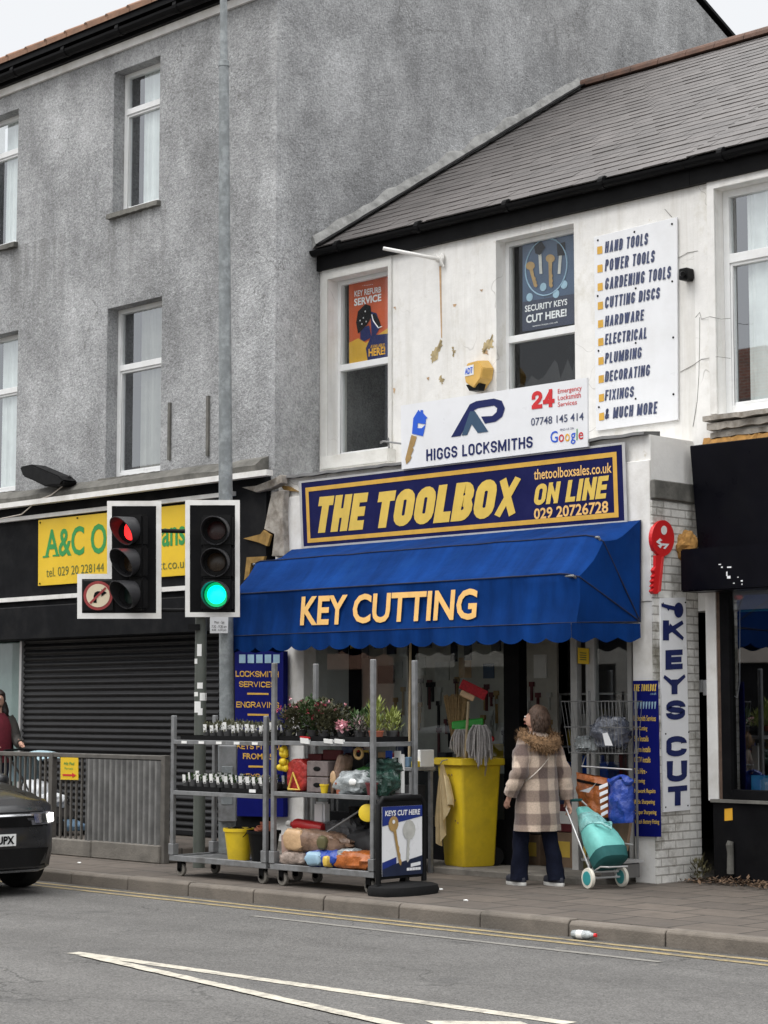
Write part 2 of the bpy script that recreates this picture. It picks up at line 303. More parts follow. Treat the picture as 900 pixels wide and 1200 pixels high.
MAROON = M('maroon_petal', (0.22, 0.02, 0.04), 0.6, 0.4, 30)
LABELW = M('white_label', (0.82, 0.82, 0.8), 0.5, 0.06)
TERRA = M('terracotta', (0.34, 0.1, 0.055), 0.8, 0.25, 9)
REDP = M('red_plastic', (0.42, 0.012, 0.014), 0.35, 0.15, 6)
BROWNB = M('brown_sack_film', (0.2, 0.125, 0.085), 0.4, 0.45, 9, 0.5, 12)
TANB = M('tan_label_film', (0.55, 0.36, 0.2), 0.45, 0.25, 9, 0.3, 12)
GRITB = M('grit_film', (0.35, 0.28, 0.24), 0.4, 0.4, 30, 0.5, 20)
BLUEB = M('blue_sack_film', (0.02, 0.06, 0.34), 0.32, 0.4, 8, 0.6, 14)
ORANGEB = M('orange_sack_film', (0.42, 0.12, 0.025), 0.35, 0.4, 9, 0.5, 14)
CRISPW = M('clear_film_whiteish', (0.34, 0.37, 0.38), 0.25, 0.5, 12, 0.6, 16, spec=0.8)
GREENB = M('dark_green_film', (0.02, 0.06, 0.045), 0.28, 0.6, 12, 0.6, 16, spec=0.8)
REDBAG = M('red_bag_film', (0.36, 0.025, 0.02), 0.4, 0.4, 18, 0.4, 20)
GREYB = M('grey_block', (0.17, 0.14, 0.135), 0.9, 0.25, 20, 0.4, 60)
WOODH = M('broom_handle_wood', (0.42, 0.33, 0.2), 0.6, 0.2, 12)
STRAW = M('straw_bristle', (0.3, 0.2, 0.09), 0.85, 0.4, 30)
MOPM = M('grey_mop_yarn', (0.33, 0.31, 0.3), 0.95, 0.3, 40)
CHAM = M('cream_chamois', (0.66, 0.53, 0.31), 0.9, 0.18, 8, 0.4, 20)
GREENPL = M('bright_green_plastic', (0.03, 0.33, 0.04), 0.45, 0.15)
SKIN = M('skin', (0.52, 0.3, 0.22), 0.55, 0.1, 12)
HAIRB = M('brown_hair', (0.07, 0.038, 0.023), 0.7, 0.5, 40, 0.5, 60)
HAIRD = M('dark_hair', (0.02, 0.013, 0.011), 0.5, 0.4, 40, 0.4, 60)
FUR = M('tan_fur', (0.22, 0.13, 0.065), 0.95, 0.6, 45)
TROU = M('navy_trousers', (0.006, 0.008, 0.019), 0.9, 0.25, 14, 0.3, 30, spec=0.15)
SHOE = M('dark_shoe', (0.02, 0.022, 0.035), 0.6, 0.25)
SOLE = M('white_sole', (0.66, 0.65, 0.62), 0.7, 0.15)
STRAP = M('light_strap', (0.55, 0.5, 0.44), 0.8, 0.2, 30)
TEALF = M('teal_fabric', (0.17, 0.52, 0.48), 0.6, 0.2, 7, 0.4, 18, dirt=(0.05, 0.3, 0.29), damt=0.4)
TEALD = M('dark_teal_fabric', (0.012, 0.1, 0.1), 0.8, 0.2)
TEALW = M('teal_plastic', (0.04, 0.3, 0.31), 0.4, 0.1)
CREAMT = M('cream_tyre', (0.72, 0.69, 0.6), 0.7, 0.12)
ALU = M('aluminium_tube', (0.6, 0.6, 0.6), 0.4, 0.1, 6, metal=0.6)
CARP = M('dark_grey_car_paint', (0.026, 0.027, 0.03), 0.32, 0.12, 3, spec=0.4, coat=0.5, metal=0.2, dirt=(0.035, 0.034, 0.033), damt=0.4)
CHROME = M('chrome', (0.55, 0.56, 0.58), 0.2, 0.05, 3, metal=1.0)
PLATEW = M('number_plate_white', (0.72, 0.73, 0.72), 0.4, 0.05)
MAROONC = M('maroon_jumper', (0.12, 0.008, 0.018), 0.9, 0.25, 20, 0.3, 40)
JACK = M('dark_olive_jacket', (0.04, 0.036, 0.032), 0.85, 0.3, 14, 0.3, 30)
PRAMB = M('pale_blue_fabric', (0.36, 0.5, 0.56), 0.85, 0.15, 9, 0.3, 20)
PRAMW = M('white_blanket', (0.76, 0.78, 0.8), 0.9, 0.1, 9, 0.5, 18)
DENIM = M('denim_blue', (0.1, 0.17, 0.25), 0.9, 0.2, 14)
WOODR = M('rotten_wood', (0.36, 0.33, 0.29), 0.9, 0.4, 9, 0.7, 18, dirt=(0.14, 0.11, 0.08), dscale=7, damt=0.9)
OCHRE = M('ochre_board', (0.3, 0.18, 0.05), 0.9, 0.4, 9, 0.6, 18)
FOAM = M('expanding_foam', (0.42, 0.22, 0.06), 0.85, 0.4, 14, 0.9, 18)
RUSTST = M('bare_render_patch', (0.5, 0.4, 0.22), 0.9, 0.4, 9, 0.5, 20)
LEAVES = M('dry_leaves', (0.16, 0.1, 0.06), 0.9, 0.6, 14)
ROADW = M('road_paint_white', (0.47, 0.44, 0.37), 0.8, 0.25, 9, 0.4, 60, dirt=(0.13, 0.12, 0.11), dscale=13, damt=0.9)
ROADT = M('worn_road_paint', (0.23, 0.22, 0.2), 0.85, 0.3, 9, 0.4, 60, dirt=(0.09, 0.086, 0.08), dscale=9, damt=1.0)
ROADY = M('road_paint_yellow', (0.3, 0.235, 0.12), 0.85, 0.25, 9, 0.4, 60, dirt=(0.1, 0.094, 0.084), dscale=7, damt=1.0)
ALARM = M('amber_alarm_plastic', (0.68, 0.42, 0.11), 0.4, 0.12)
REDKEY = M('red_key_board', (0.62, 0.02, 0.022), 0.4, 0.12, 4)
POSTO = M('orange_poster', (0.55, 0.09, 0.02), 0.4, 0.25, 2)
POSTY = M('yellow_poster', (0.62, 0.36, 0.03), 0.4, 0.15, 4)
POSTB = M('blue_grey_poster', (0.045, 0.085, 0.16), 0.35, 0.3, 2.5)
POSTN = M('navy_poster', (0.014, 0.022, 0.055), 0.35, 0.2)
SILV = M('silver_print', (0.5, 0.5, 0.47), 0.4, 0.2, 10)
LBL = M('pale_blue_print', (0.3, 0.46, 0.58), 0.4, 0.2)
BOARDG = M('pale_green_board', (0.27, 0.36, 0.34), 0.7, 0.12)
CARD = M('cardboard', (0.25, 0.17, 0.11), 0.9, 0.2, 8)
BRICKR = mat_brick('red_brick', 'XZY', (0.3, 0.12, 0.08), (0.22, 0.1, 0.07), (0.3, 0.28, 0.25), 0.225, 0.075, 0.01)

# ------------------------------------------------------------------ mesh builder and scene tree
ROOT = {}
class MB:
    def __init__(s): s.bm = bmesh.new()
    def v(s, p): return s.bm.verts.new(p)
    def f(s, pts):
        try: return s.bm.faces.new([s.v(p) for p in pts])
        except ValueError: return None
    def box(s, x0, x1, y0, y1, z0, z1):
        return s.hexa([V(x0, y0, z0), V(x1, y0, z0), V(x1, y1, z0), V(x0, y1, z0)], [V(x0, y0, z1), V(x1, y0, z1), V(x1, y1, z1), V(x0, y1, z1)])
    def hexa(s, lo, hi):
        a = [s.v(p) for p in lo]; b = [s.v(p) for p in hi]; n = len(a)
        s.bm.faces.new(a[::-1]); s.bm.faces.new(b)
        for i in range(n): s.bm.faces.new([a[i], a[(i+1) % n], b[(i+1) % n], b[i]])
        return s
    def ob(s, c, ax, ay, az):
        c, ax, ay, az = map(Vector, (c, ax, ay, az)); q = [(-1, -1), (1, -1), (1, 1), (-1, 1)]
        return s.hexa([c+ax*i+ay*j-az for i, j in q], [c+ax*i+ay*j+az for i, j in q])
    def ext(s, pts, vec):
        vec = Vector(vec); return s.hexa([Vector(p) for p in pts], [Vector(p)+vec for p in pts])
    def loft(s, rings, caps=True, closed=True):
        R = [[s.v(p) for p in r] for r in rings]; n = len(R[0])
        for a, b in zip(R, R[1:]):
            for i in range(n if closed else n-1):
                s.bm.faces.new([a[i], a[(i+1) % n], b[(i+1) % n], b[i]])
        if caps and closed: s.bm.faces.new(R[0][::-1]); s.bm.faces.new(R[-1])
        return s
    def frame(s, d):
        d = Vector(d).normalized(); u = d.cross(V(0, 0, 1))
        if u.length < 1e-3: u = V(1, 0, 0)
        u.normalize(); return u, d.cross(u).normalized()
    def ring(s, c, u, w, ru, rw, n, ph=0):
        return [Vector(c)+u*(ru*math.cos(2*math.pi*i/n+ph))+w*(rw*math.sin(2*math.pi*i/n+ph)) for i in range(n)]
    def cyl(s, p0, p1, r0, r1=None, n=14, caps=True):
        p0, p1 = Vector(p0), Vector(p1); r1 = r0 if r1 is None else r1
        u, w = s.frame(p1-p0)
        return s.loft([s.ring(p0, u, w, r0, r0, n), s.ring(p1, u, w, r1, r1, n)], caps)
    def tube(s, pts, r, n=8):
        pts = [Vector(p) for p in pts]; rr = r if isinstance(r, (list, tuple)) else [r]*len(pts); rings = []
        u0 = None
        for i, p in enumerate(pts):
            d = (pts[min(i+1, len(pts)-1)]-pts[max(i-1, 0)]).normalized()
            if u0 is None: u, w = s.frame(d)
            else:
                u = (u0-d*u0.dot(d))
                u = u.normalized() if u.length > 1e-4 else s.frame(d)[0]
                w = d.cross(u).normalized()
            u0 = u; rings.append(s.ring(p, u, w, rr[i], rr[i], n))
        return s.loft(rings)
    def lathe(s, c, prof, n=16, axis=(0, 0, 1)):
        c = Vector(c); a = Vector(axis).normalized(); u, w = s.frame(a)
        return s.loft([s.ring(c+a*z, u, w, max(r, 1e-4), max(r, 1e-4), n) for r, z in prof])
    def ball(s, c, rx, ry=None, rz=None, n=12, m=8, jit=0.0, seed=0, mat=None, e1=1.0, e2=1.0):
        ry = rx if ry is None else ry; rz = rx if rz is None else rz; c = Vector(c)
        def sp(x, e): return math.copysign(abs(x)**e, x)
        rings = []
        for j in range(m+1):
            ph = -math.pi/2+math.pi*j/m; r = []
            for i in range(n):
                th = 2*math.pi*i/n
                p = V(sp(math.cos(ph), e1)*sp(math.cos(th), e2)*rx, sp(math.cos(ph), e1)*sp(math.sin(th), e2)*ry, sp(math.sin(ph), e1)*rz)
                if jit: p *= 1+jit*mnoise.noise(p*(1.6/max(rx, ry, rz))*1.3+V(seed*3.1, seed*1.7, seed))
                if mat is not None: p = mat @ p
                r.append(c+p)
            if j == 0 or j == m: q = sum(r, Vector())/n; r = [q+(x-q)*1e-3 for x in r]
            rings.append(r)
        return s.loft(rings)
    def leaf(s, p, d, L, w):
        d = Vector(d).normalized(); u, q = s.frame(d); p = Vector(p)
        return s.f([p, p+d*L*0.5+u*w, p+d*L, p+d*L*0.5-u*w])
    def build(s, name, mat, parent=None, loc=None, smooth=False, bevel=0.0, seg=1, ang=40, **tags):
        bm = s.bm
        bmesh.ops.recalc_face_normals(bm, faces=bm.faces[:])
        if bevel:
            bmesh.ops.remove_doubles(bm, verts=bm.verts[:], dist=1e-5)
            ed = [e for e in bm.edges if len(e.link_faces) == 2 and e.calc_face_angle(0) > rad(30)]
            bmesh.ops.bevel(bm, geom=ed, offset=bevel, segments=seg, affect='EDGES', clamp_overlap=True)
        me = bpy.data.meshes.new(name); me.materials.append(mat)
        if parent is not None:
            org = Vector(ROOT.get(parent.name, (0, 0, 0)))
        elif loc is not None: org = Vector(loc)
        else:
            xs = [v.co for v in bm.verts]
            org = V((min(p.x for p in xs)+max(p.x for p in xs))/2, (min(p.y for p in xs)+max(p.y for p in xs))/2, min(p.z for p in xs))
        for v in bm.verts: v.co -= org
        bm.to_mesh(me); bm.free()
        if smooth:
            for p in me.polygons: p.use_smooth = True
            try: me.set_sharp_from_angle(angle=rad(ang))
            except Exception: pass
        o = bpy.data.objects.new(name, me); COL.objects.link(o)
        if parent is not None: o.parent = parent; ROOT[o.name] = org
        else: o.location = org; ROOT[o.name] = org
        for k, v in tags.items(): o[k] = v
        return o
def thing(name, loc, label, category, group=None):
    o = bpy.data.objects.new(name, None); COL.objects.link(o); o.location = loc; o.empty_display_size = 0.1
    o['label'] = label; o['category'] = category
    if group: o['group'] = group
    ROOT[o.name] = Vector(loc); return o
def copy_tree(o, parent=None):
    c = o.copy(); COL.objects.link(c)
    if parent is not None: c.parent = parent
    for ch in list(o.children): copy_tree(ch, c)
    return c
# ---- lettering
_tc = {}
def glyphs(s, bold, shear):
    k = (s, bold, shear)
    if k in _tc: return _tc[k]
    cu = bpy.data.curves.new('t', 'FONT'); cu.body = s; cu.offset = bold; cu.shear = shear; cu.resolution_u = 3; cu.fill_mode = 'FRONT'
    o = bpy.data.objects.new('t', cu); COL.objects.link(o)
    dg = bpy.context.evaluated_depsgraph_get(); dg.update()
    me = bpy.data.meshes.new_from_object(o.evaluated_get(dg))
    vs = [v.co.copy() for v in me.vertices]; fs = [list(p.vertices) for p in me.polygons]
    bpy.data.objects.remove(o); bpy.data.meshes.remove(me); bpy.data.curves.remove(cu)
    x0 = min(v.x for v in vs); x1 = max(v.x for v in vs); y0 = min(v.y for v in vs); y1 = max(v.y for v in vs)
    vs = [((v.x-x0)/(x1-x0), (v.y-y0)/(y1-y0)) for v in vs]
    _tc[k] = (vs, fs); return _tc[k]
def bil(q, u, v):   # q: TL TR BR BL ; v up
    a = q[3]+(q[2]-q[3])*u; b = q[0]+(q[1]-q[0])*u; return a+(b-a)*v
def text(mb, s, q, bold=0.0, shear=0.0, lift=None):
    vs, fs = glyphs(s, bold, shear)
    n = (q[1]-q[0]).cross(q[3]-q[0]).normalized()
    if n.dot(q[0]-CP) > 0: n = -n
    off = n*(0.004 if lift is None else lift)
    bv = [mb.v(bil(q, u, v)+off) for u, v in vs]
    for f in fs:
        try: mb.bm.faces.new([bv[i] for i in f])
        except ValueError: pass
# ---- a bold condensed block alphabet drawn as strokes (for the heavy sign lettering)
def _arc(cx, cy, rx, ry, a0, a1, n=7): return [(cx+rx*math.cos(rad(a0+(a1-a0)*i/n)), cy+ry*math.sin(rad(a0+(a1-a0)*i/n))) for i in range(n+1)]
_k = .24
_O = _arc(.5, 1-_k, .5, _k, 0, 180)+_arc(.5, _k, .5, _k, 180, 360)
_C = [(1, .7)]+_arc(.5, 1-_k, .5, _k, 0, 180)+_arc(.5, _k, .5, _k, 180, 360)+[(1, .3)]
_S = [(1, .7)]+_arc(.5, 1-_k, .5, _k, 0, 180)+[(0, .68), (.06, .6), (.2, .54), (.8, .46), (.94, .4), (1, .32)]+_arc(.5, _k, .5, _k, 0, -180)+[(0, .3)]
_P = [(0, 1), (.5, 1)]+_arc(.5, 1-.26, .5, .26, 90, -90)+[(0, .48)]
GL = {'A': (1, [[(0, 0), (.47, 1)], [(1, 0), (.53, 1)], [(.2, .27), (.8, .27)]]), 'B': (.95, [[(0, 0), (0, 1)], [(0, 1), (.5, 1)]+_arc(.5, .76, .45, .24, 90, -90)+[(0, .52)], [(0, .52), (.5, .52)]+_arc(.5, .26, .5, .26, 90, -90)+[(0, 0)]]),
 'C': (.95, [_C]), 'D': (.95, [[(0, 0), (0, 1)], [(0, 1), (.5, 1)]+_arc(.5, 1-_k, .5, _k, 90, 0)+_arc(.5, _k, .5, _k, 0, -90)+[(0, 0)]]), 'E': (.82, [[(0, 0), (0, 1)], [(0, 1), (1, 1)], [(0, .5), (.9, .5)], [(0, 0), (1, 0)]]),
 'F': (.78, [[(0, 0), (0, 1)], [(0, 1), (1, 1)], [(0, .48), (.88, .48)]]), 'G': (.97, [_C[:-1]+[(1, .3), (1, .45)], [(.6, .46), (1, .46)]]), 'H': (.97, [[(0, 0), (0, 1)], [(1, 0), (1, 1)], [(0, .5), (1, .5)]]), 'I': (.38, [[(.5, 0), (.5, 1)]]),
 'K': (.98, [[(0, 0), (0, 1)], [(.05, .36), (.95, 1)], [(.38, .62), (1, 0)]]), 'L': (.78, [[(0, 0), (0, 1)], [(0, 0), (1, 0)]]), 'M': (1.25, [[(0, 0), (0, 1)], [(1, 0), (1, 1)], [(.04, 1), (.5, .1)], [(.96, 1), (.5, .1)]]), 'N': (.98, [[(0, 0), (0, 1)], [(1, 0), (1, 1)], [(.03, 1), (.97, 0)]]),
 'O': (.97, [_O+[_O[0]]]), 'P': (.92, [[(0, 0), (0, 1)], _P]), 'R': (.97, [[(0, 0), (0, 1)], _P, [(.5, .48), (1, 0)]]), 'S': (.93, [_S]), 'T': (.88, [[(0, 1), (1, 1)], [(.5, 0), (.5, 1)]]), 'U': (.96, [[(0, 1)]+_arc(.5, _k, .5, _k, 180, 360)+[(1, 1)]]),
 'V': (.95, [[(0, 1), (.47, 0)], [(1, 1), (.53, 0)]]), 'W': (1.35, [[(0, 1), (.23, 0)], [(.48, 1), (.27, 0)], [(.52, 1), (.73, 0)], [(1, 1), (.77, 0)]]), 'X': (.97, [[(0, 0), (1, 1)], [(0, 1), (1, 0)]]), 'Y': (.95, [[(0, 1), (.5, .46)], [(1, 1), (.5, .46)], [(.5, .5), (.5, 0)]]),
 '&': (1.05, [[(1, 0), (.2, .72), (.16, .84), (.24, .95), (.4, 1), (.56, .95), (.62, .82), (.5, .68), (.12, .42), (0, .22), (.1, .06), (.35, 0), (.65, .1), (.98, .45)]]), '!': (.4, [[(.5, 1), (.5, .34)], [(.5, .1), (.5, 0)]]), '-': (.5, [[(0, .45), (1, .45)]]), ' ': (.42, []),
 '0': (.9, [_O+[_O[0]]]), '1': (.55, [[(.7, 0), (.7, 1)], [(.7, 1), (0, .78)]]), '2': (.88, [[(0, .72)]+_arc(.5, 1-_k, .5, _k, 180, 0)+[(1, .66), (.85, .5), (.1, .12), (0, 0)], [(0, 0), (1, 0)]]), '4': (.95, [[(.72, 0), (.72, 1)], [(.68, 1), (0, .3)], [(0, .27), (1, .27)]]),
 '6': (.9, [[(1, .74)]+_arc(.5, 1-_k, .5, _k, 0, 180)+_arc(.5, _k, .5, _k, 180, 360)+_arc(.5, .34, .5, .24, 0, 180)]), '7': (.85, [[(0, 1), (1, 1)], [(.98, 1), (.3, 0)]]), '8': (.9, [_arc(.5, .76, .44, .24, 0, 360, 14), _arc(.5, .26, .5, .26, 0, 360, 14)]), '9': (.9, [[(0, .26)]+_arc(.5, _k, .5, _k, 180, 360)+_arc(.5, 1-_k, .5, _k, 0, 180)+_arc(.5, .66, .5, .24, 180, 360)])}
def block(mb, s, q, t=.17, shear=0.0, gap=.11, lift=.004, hr=.9):
    H = ((q[0]-q[3]).length+(q[1]-q[2]).length)/2; Wq = ((q[1]-q[0]).length+(q[2]-q[3]).length)/2; asp = Wq/H-shear
    tot = sum(GL[c][0] for c in s); sc = (asp-gap*(len(s)-1))/tot
    if sc < .3: gap *= .5; sc = (asp-gap*(len(s)-1))/tot
    n = (q[1]-q[0]).cross(q[3]-q[0]).normalized()
    if n.dot(q[0]-CP) > 0: n = -n
    full = asp+shear; x = 0.0; kk = 0; t = min(t, sc*.42)
    for c in s:
        w = GL[c][0]*sc
        for path in GL[c][1]:
            P2 = [V(t/2+a*(w-t), t*hr/2+b*(1-t*hr), 0) for a, b in path]
            d0 = (P2[0]-P2[1]).normalized(); d1 = (P2[-1]-P2[-2]).normalized(); closed = (P2[0]-P2[-1]).length < 1e-4
            if not closed and c not in 'CSG69&': P2[0] = P2[0]+d0*t*.5; P2[-1] = P2[-1]+d1*t*.5
            lft = []; rgt = []
            for i, p in enumerate(P2):
                if closed: a = P2[i-1] if i else P2[-2]; b = P2[i+1] if i < len(P2)-1 else P2[1]
                else: a = P2[max(i-1, 0)]; b = P2[min(i+1, len(P2)-1)]
                e1 = (p-a); e2 = (b-p); e1 = e1.normalized() if e1.length > 1e-6 else e2.normalized(); e2 = e2.normalized() if e2.length > 1e-6 else e1
                d = (e1+e2).normalized(); nn = V(-d.y, d.x, 0); k = min(1.6, 1/max(.5, nn.dot(V(-e1.y, e1.x, 0)))); hw = t/2*(1-(1-hr)*abs(d.x))
                for L_, sg in ((lft, 1), (rgt, -1)):
                    z = p+nn*hw*k*sg; z.x = min(max(z.x, 0), w); z.y = min(max(z.y, 0), 1); L_.append(z)
            off = n*(lift+.0003*(kk % 6)); kk += 1
            f = lambda z: mb.v(bil(q, (x+z.x+shear*z.y)/full, z.y)+off)
            a_ = [f(z) for z in lft]; b_ = [f(z) for z in rgt]
            for i in range(len(a_)-1): mb.bm.faces.new([b_[i], b_[i+1], a_[i+1], a_[i]])
        x += w+gap
def tq(t, P):       # (x0, top0, bot0, x1, top1, bot1) in photo pixels -> quad on the plane given by P
    x0, a, b, x1, c, d = t; return [P(x0, a), P(x1, c), P(x1, d), P(x0, b)]
def subq(q, u0, v0, u1, v1): return [bil(q, u0, v1), bil(q, u1, v1), bil(q, u1, v0), bil(q, u0, v0)]
def qnorm(q):
    n = (q[1]-q[0]).cross(q[3]-q[0]).normalized()
    return -n if n.dot(q[0]-CP) > 0 else n
def slab(mb, q, th):   # q is the front face; solid goes back by th
    return mb.ext(q, -qnorm(q)*th)
def decal(mb, pts, n, lift=0.004): return mb.f([Vector(p)+n*lift for p in pts])
def strip_frame(mb, q, u0, v0, u1, v1, wu, wv, lift=0.004):
    n = qnorm(q)
    for a in ((u0, v1-wv, u1, v1), (u0, v0, u1, v0+wv), (u0, v0+wv, u0+wu, v1-wv), (u1-wu, v0+wv, u1, v1-wv)):
        decal(mb, subq(q, *a), n, lift)
def wall(mb, x0, x1, z0, z1, y0, y1, holes):
    xs = sorted({x0, x1, *[h[0] for h in holes], *[h[1] for h in holes]}); zs = sorted({z0, z1, *[h[2] for h in holes], *[h[3] for h in holes]})
    xs = [x for x in xs if x0 <= x <= x1]; zs = [z for z in zs if z0 <= z <= z1]
    def solid(i, j):
        if i < 0 or j < 0 or i >= len(xs)-1 or j >= len(zs)-1: return False
        cx = (xs[i]+xs[i+1])/2; cz = (zs[j]+zs[j+1])/2
        return not any(h[0] < cx < h[1] and h[2] < cz < h[3] for h in holes)
    for i in range(len(xs)-1):
        for j in range(len(zs)-1):
            if not solid(i, j): continue
            a, b, c, d = xs[i], xs[i+1], zs[j], zs[j+1]
            mb.f([V(a, y0, c), V(b, y0, c), V(b, y0, d), V(a, y0, d)]); mb.f([V(a, y1, c), V(b, y1, c), V(b, y1, d), V(a, y1, d)])
            if not solid(i-1, j): mb.f([V(a, y0, c), V(a, y1, c), V(a, y1, d), V(a, y0, d)])
            if not solid(i+1, j): mb.f([V(b, y0, c), V(b, y1, c), V(b, y1, d), V(b, y0, d)])
            if not solid(i, j-1): mb.f([V(a, y0, c), V(b, y0, c), V(b, y1, c), V(a, y1, c)])
            if not solid(i, j+1): mb.f([V(a, y0, d), V(b, y0, d), V(b, y1, d), V(a, y1, d)])
    bmesh.ops.remove_doubles(mb.bm, verts=mb.bm.verts[:], dist=1e-4)
    return mb
# ================================================================== THE SETTING
def struct(name, mb, mat, **k): return mb.build(name, mat, loc=(0, 0, 0), kind='structure', **k)
YK = 11.80                                           # kerb face
YP, YW, YL, YR = 14.80, 15.50, 14.80, 15.45          # pilaster front, upper wall, grey house front, neighbour shop front
XC = PY(322, 500, YP).x                              # corner between the houses
XR = PX(774, 1036, PZ(774, 1036).x).x                # right side of the shop's pilaster
m = MB(); m.box(-400, 400, -300, 500, -0.6, -0.2); struct('ground', m, CONC)
m = MB(); m.f([V(-150, 1.2, -0.12), V(150, 1.2, -0.12), V(150, YK+0.02, -0.12), V(-150, YK+0.02, -0.12)]); struct('road', m, ASPH)
m = MB(); m.box(-150, 150, YK+0.13, 30, -0.3, 0.0); struct('pavement', m, PAVE)
m = MB(); m.box(-150, 150, -8, 1.2, -0.3, 0.0); struct('opposite_pavement', m, PAVE)
m = MB(); rnd = random.Random(4); x = -40.0
while x < 6:
    l = 0.915; dz = rnd.uniform(-0.006, 0.006); dy = rnd.uniform(-0.006, 0.006)
    m.ext([V(x+0.006, YK+dy, -0.25), V(x+0.006, YK+dy+0.006, -0.02+dz), V(x+0.006, YK+dy+0.03, 0.004+dz), V(x+0.006, YK+0.128, 0.004+dz), V(x+0.006, YK+0.128, -0.25)], (l-0.012, 0, 0)); x += l
struct('kerb', m, KERBM, bevel=0.006)
# road paint
def stripe(mb, pa, pb, w, z=-0.116, ragged=0.006, seed=1):
    a, b = PZ(*pa, z), PZ(*pb, z); d = (b-a).normalized(); n = V(-d.y, d.x, 0); k = max(2, int((b-a).length/0.12)); r = random.Random(seed)
    up = []; dn = []
    for i in range(k+1):
        p = a+(b-a)*(i/k); up.append(mb.v(p+n*(w/2+r.uniform(-ragged, ragged)))); dn.append(mb.v(p-n*(w/2+r.uniform(-ragged, ragged))))
    for i in range(k): mb.bm.faces.new([dn[i], dn[i+1], up[i+1], up[i]])
m = MB(); stripe(m, (86, 1116), (668, 1199), 0.11); stripe(m, (100, 1119), (470, 1202), 0.10, z=-0.112)
m.f([PZ(498, 1196, -0.116), PZ(610, 1197, -0.116), PZ(700, 1226, -0.116), PZ(575, 1226, -0.116)])
struct('white_road_markings', m, ROADW)
m = MB(); stripe(m, (296, 1073), (774, 1127), 0.07, seed=3); struct('worn_road_markings', m, ROADT)
m = MB()
for y in (YK-0.17, YK-0.35):
    r = random.Random(7); xs = [-40+0.15*i for i in range(300)]
    for a, b in zip(xs, xs[1:]):
        m.f([V(a, y-0.04, -0.116), V(b, y-0.04, -0.116), V(b, y+0.035+r.uniform(-.006, .006), -0.116), V(a, y+0.035+r.uniform(-.006, .006), -0.116)])
struct('yellow_road_markings', m, ROADY)
# raised footway behind the guard rail
PLX = PY(201, 1000, 13.2).x
m = MB(); m.box(-45, PLX, 13.18, 14.6, 0.0, 0.15); struct('raised_footway', m, PAVE, bevel=0.01)
m = MB()
xx = [-26, -22, -19.9, PY(62, 1000, 13.1).x, PY(112, 1000, 13.1).x, PLX]
for i, (a, b) in enumerate(zip(xx, xx[1:])): m.box(a+0.006, b-0.006, 13.03, 13.175, 0.0, 0.19-0.008*(i % 2))
struct('footway_edge', m, CONC, bevel=0.012)

# ------------------------------------------------------------------ windows
def add_window(root, x0, x1, z0, z1, yf, tr, curtain=None, fw=0.055, bar=0.075, sash=True, mat=UPVC, glass=GLASS, cside='l'):
    """white two-light window whose frame front is at yf; tr = z of the transom"""
    a = MB(); d = 0.07
    a.box(x0, x0+fw, yf, yf+d, z0, z1); a.box(x1-fw, x1, yf, yf+d, z0, z1)
    a.box(x0+fw, x1-fw, yf, yf+d, z1-fw, z1); a.box(x0+fw, x1-fw, yf, yf+d, z0, z0+fw*1.25)
    a.box(x0+fw, x1-fw, yf-0.012, yf+d, tr-bar/2, tr+bar/2)
    if sash:   # opening light frame below the transom
        s = 0.03
        for q in ((x0+fw, x0+fw+s, z0+fw*1.25, tr-bar/2), (x1-fw-s, x1-fw, z0+fw*1.25, tr-bar/2)): a.box(q[0], q[1], yf+0.006, yf+d-0.01, q[2], q[3])
        a.box(x0+fw+s, x1-fw-s, yf+0.006, yf+d-0.01, z0+fw*1.25, z0+fw*1.25+s); a.box(x0+fw+s, x1-fw-s, yf+0.006, yf+d-0.01, tr-bar/2-s, tr-bar/2)
    fr = a.build('window', mat, root, bevel=0.004)
    yg = yf+0.04
    g = MB(); g.f([V(x0+fw, yg, z0+fw), V(x1-fw, yg, z0+fw), V(x1-fw, yg, tr-bar/2), V(x0+fw, yg, tr-bar/2)])
    g.build('pane', glass, fr); g = MB(); g.f([V(x0+fw, yg, tr+bar/2), V(x1-fw, yg, tr+bar/2), V(x1-fw, yg, z1-fw), V(x0+fw, yg, z1-fw)])
    g.build('pane', glass, fr)
    if curtain:
        c = MB()
        for (ca, cb, mt_) in curtain:
            k = 40; top = []; bot = []
            r = random.Random(int(ca*100))
            for i in range(k+1):
                xx_ = x0+fw+(x1-x0-2*fw)*(ca+(cb-ca)*i/k); yy = yg+0.055+0.02*math.sin(i*1.15+r.random())+0.01*math.sin(i*2.7)
                top.append(c.v(V(xx_, yy, z1-0.02))); bot.append(c.v(V(xx_, yy+0.01*math.sin(i*0.9), z0+0.04)))
            for i in range(k): c.bm.faces.new([bot[i], bot[i+1], top[i+1], top[i]])
        c.build('curtain', curtain[0][2], fr, smooth=True)
    return fr
# ================================================================== GREY RENDERED HOUSE
H = thing('grey_terraced_house', V(-22, 17, 0), 'tall grey pebble-dashed house with a closed roller shutter', 'house', None)
z_e = PY(152, 57, YL).z
wins = []
for px, yt, yb, ytr in ((134, 85, 250, 133), (126, 362, 560, 431)):
    a = PY(px, yt, YL); b = PY(px, yb, YL); c = PY(188 if px == 134 else 190, yt-15, YL)
    wins.append([a.x, c.x, b.z, a.z, PY(147, ytr, YL+0.17).z])
holes = [tuple(w[:4]) for w in wins]
dxw = PY(22, 130, YL).x-wins[0][1]
for w in wins[:2]: wins.append([w[0]+dxw, w[1]+dxw, w[2], w[3], w[4]])
holes = [tuple(w[:4]) for w in wins]
m = MB(); wall(m, -30, XC, 3.95, z_e+0.12, YL, YL+0.3, holes)
m.build('front_wall', RENDER, H)
gz = lambda y: min(9.95+0.6*(y-YL), 11.58+0.46*(23.96-y))
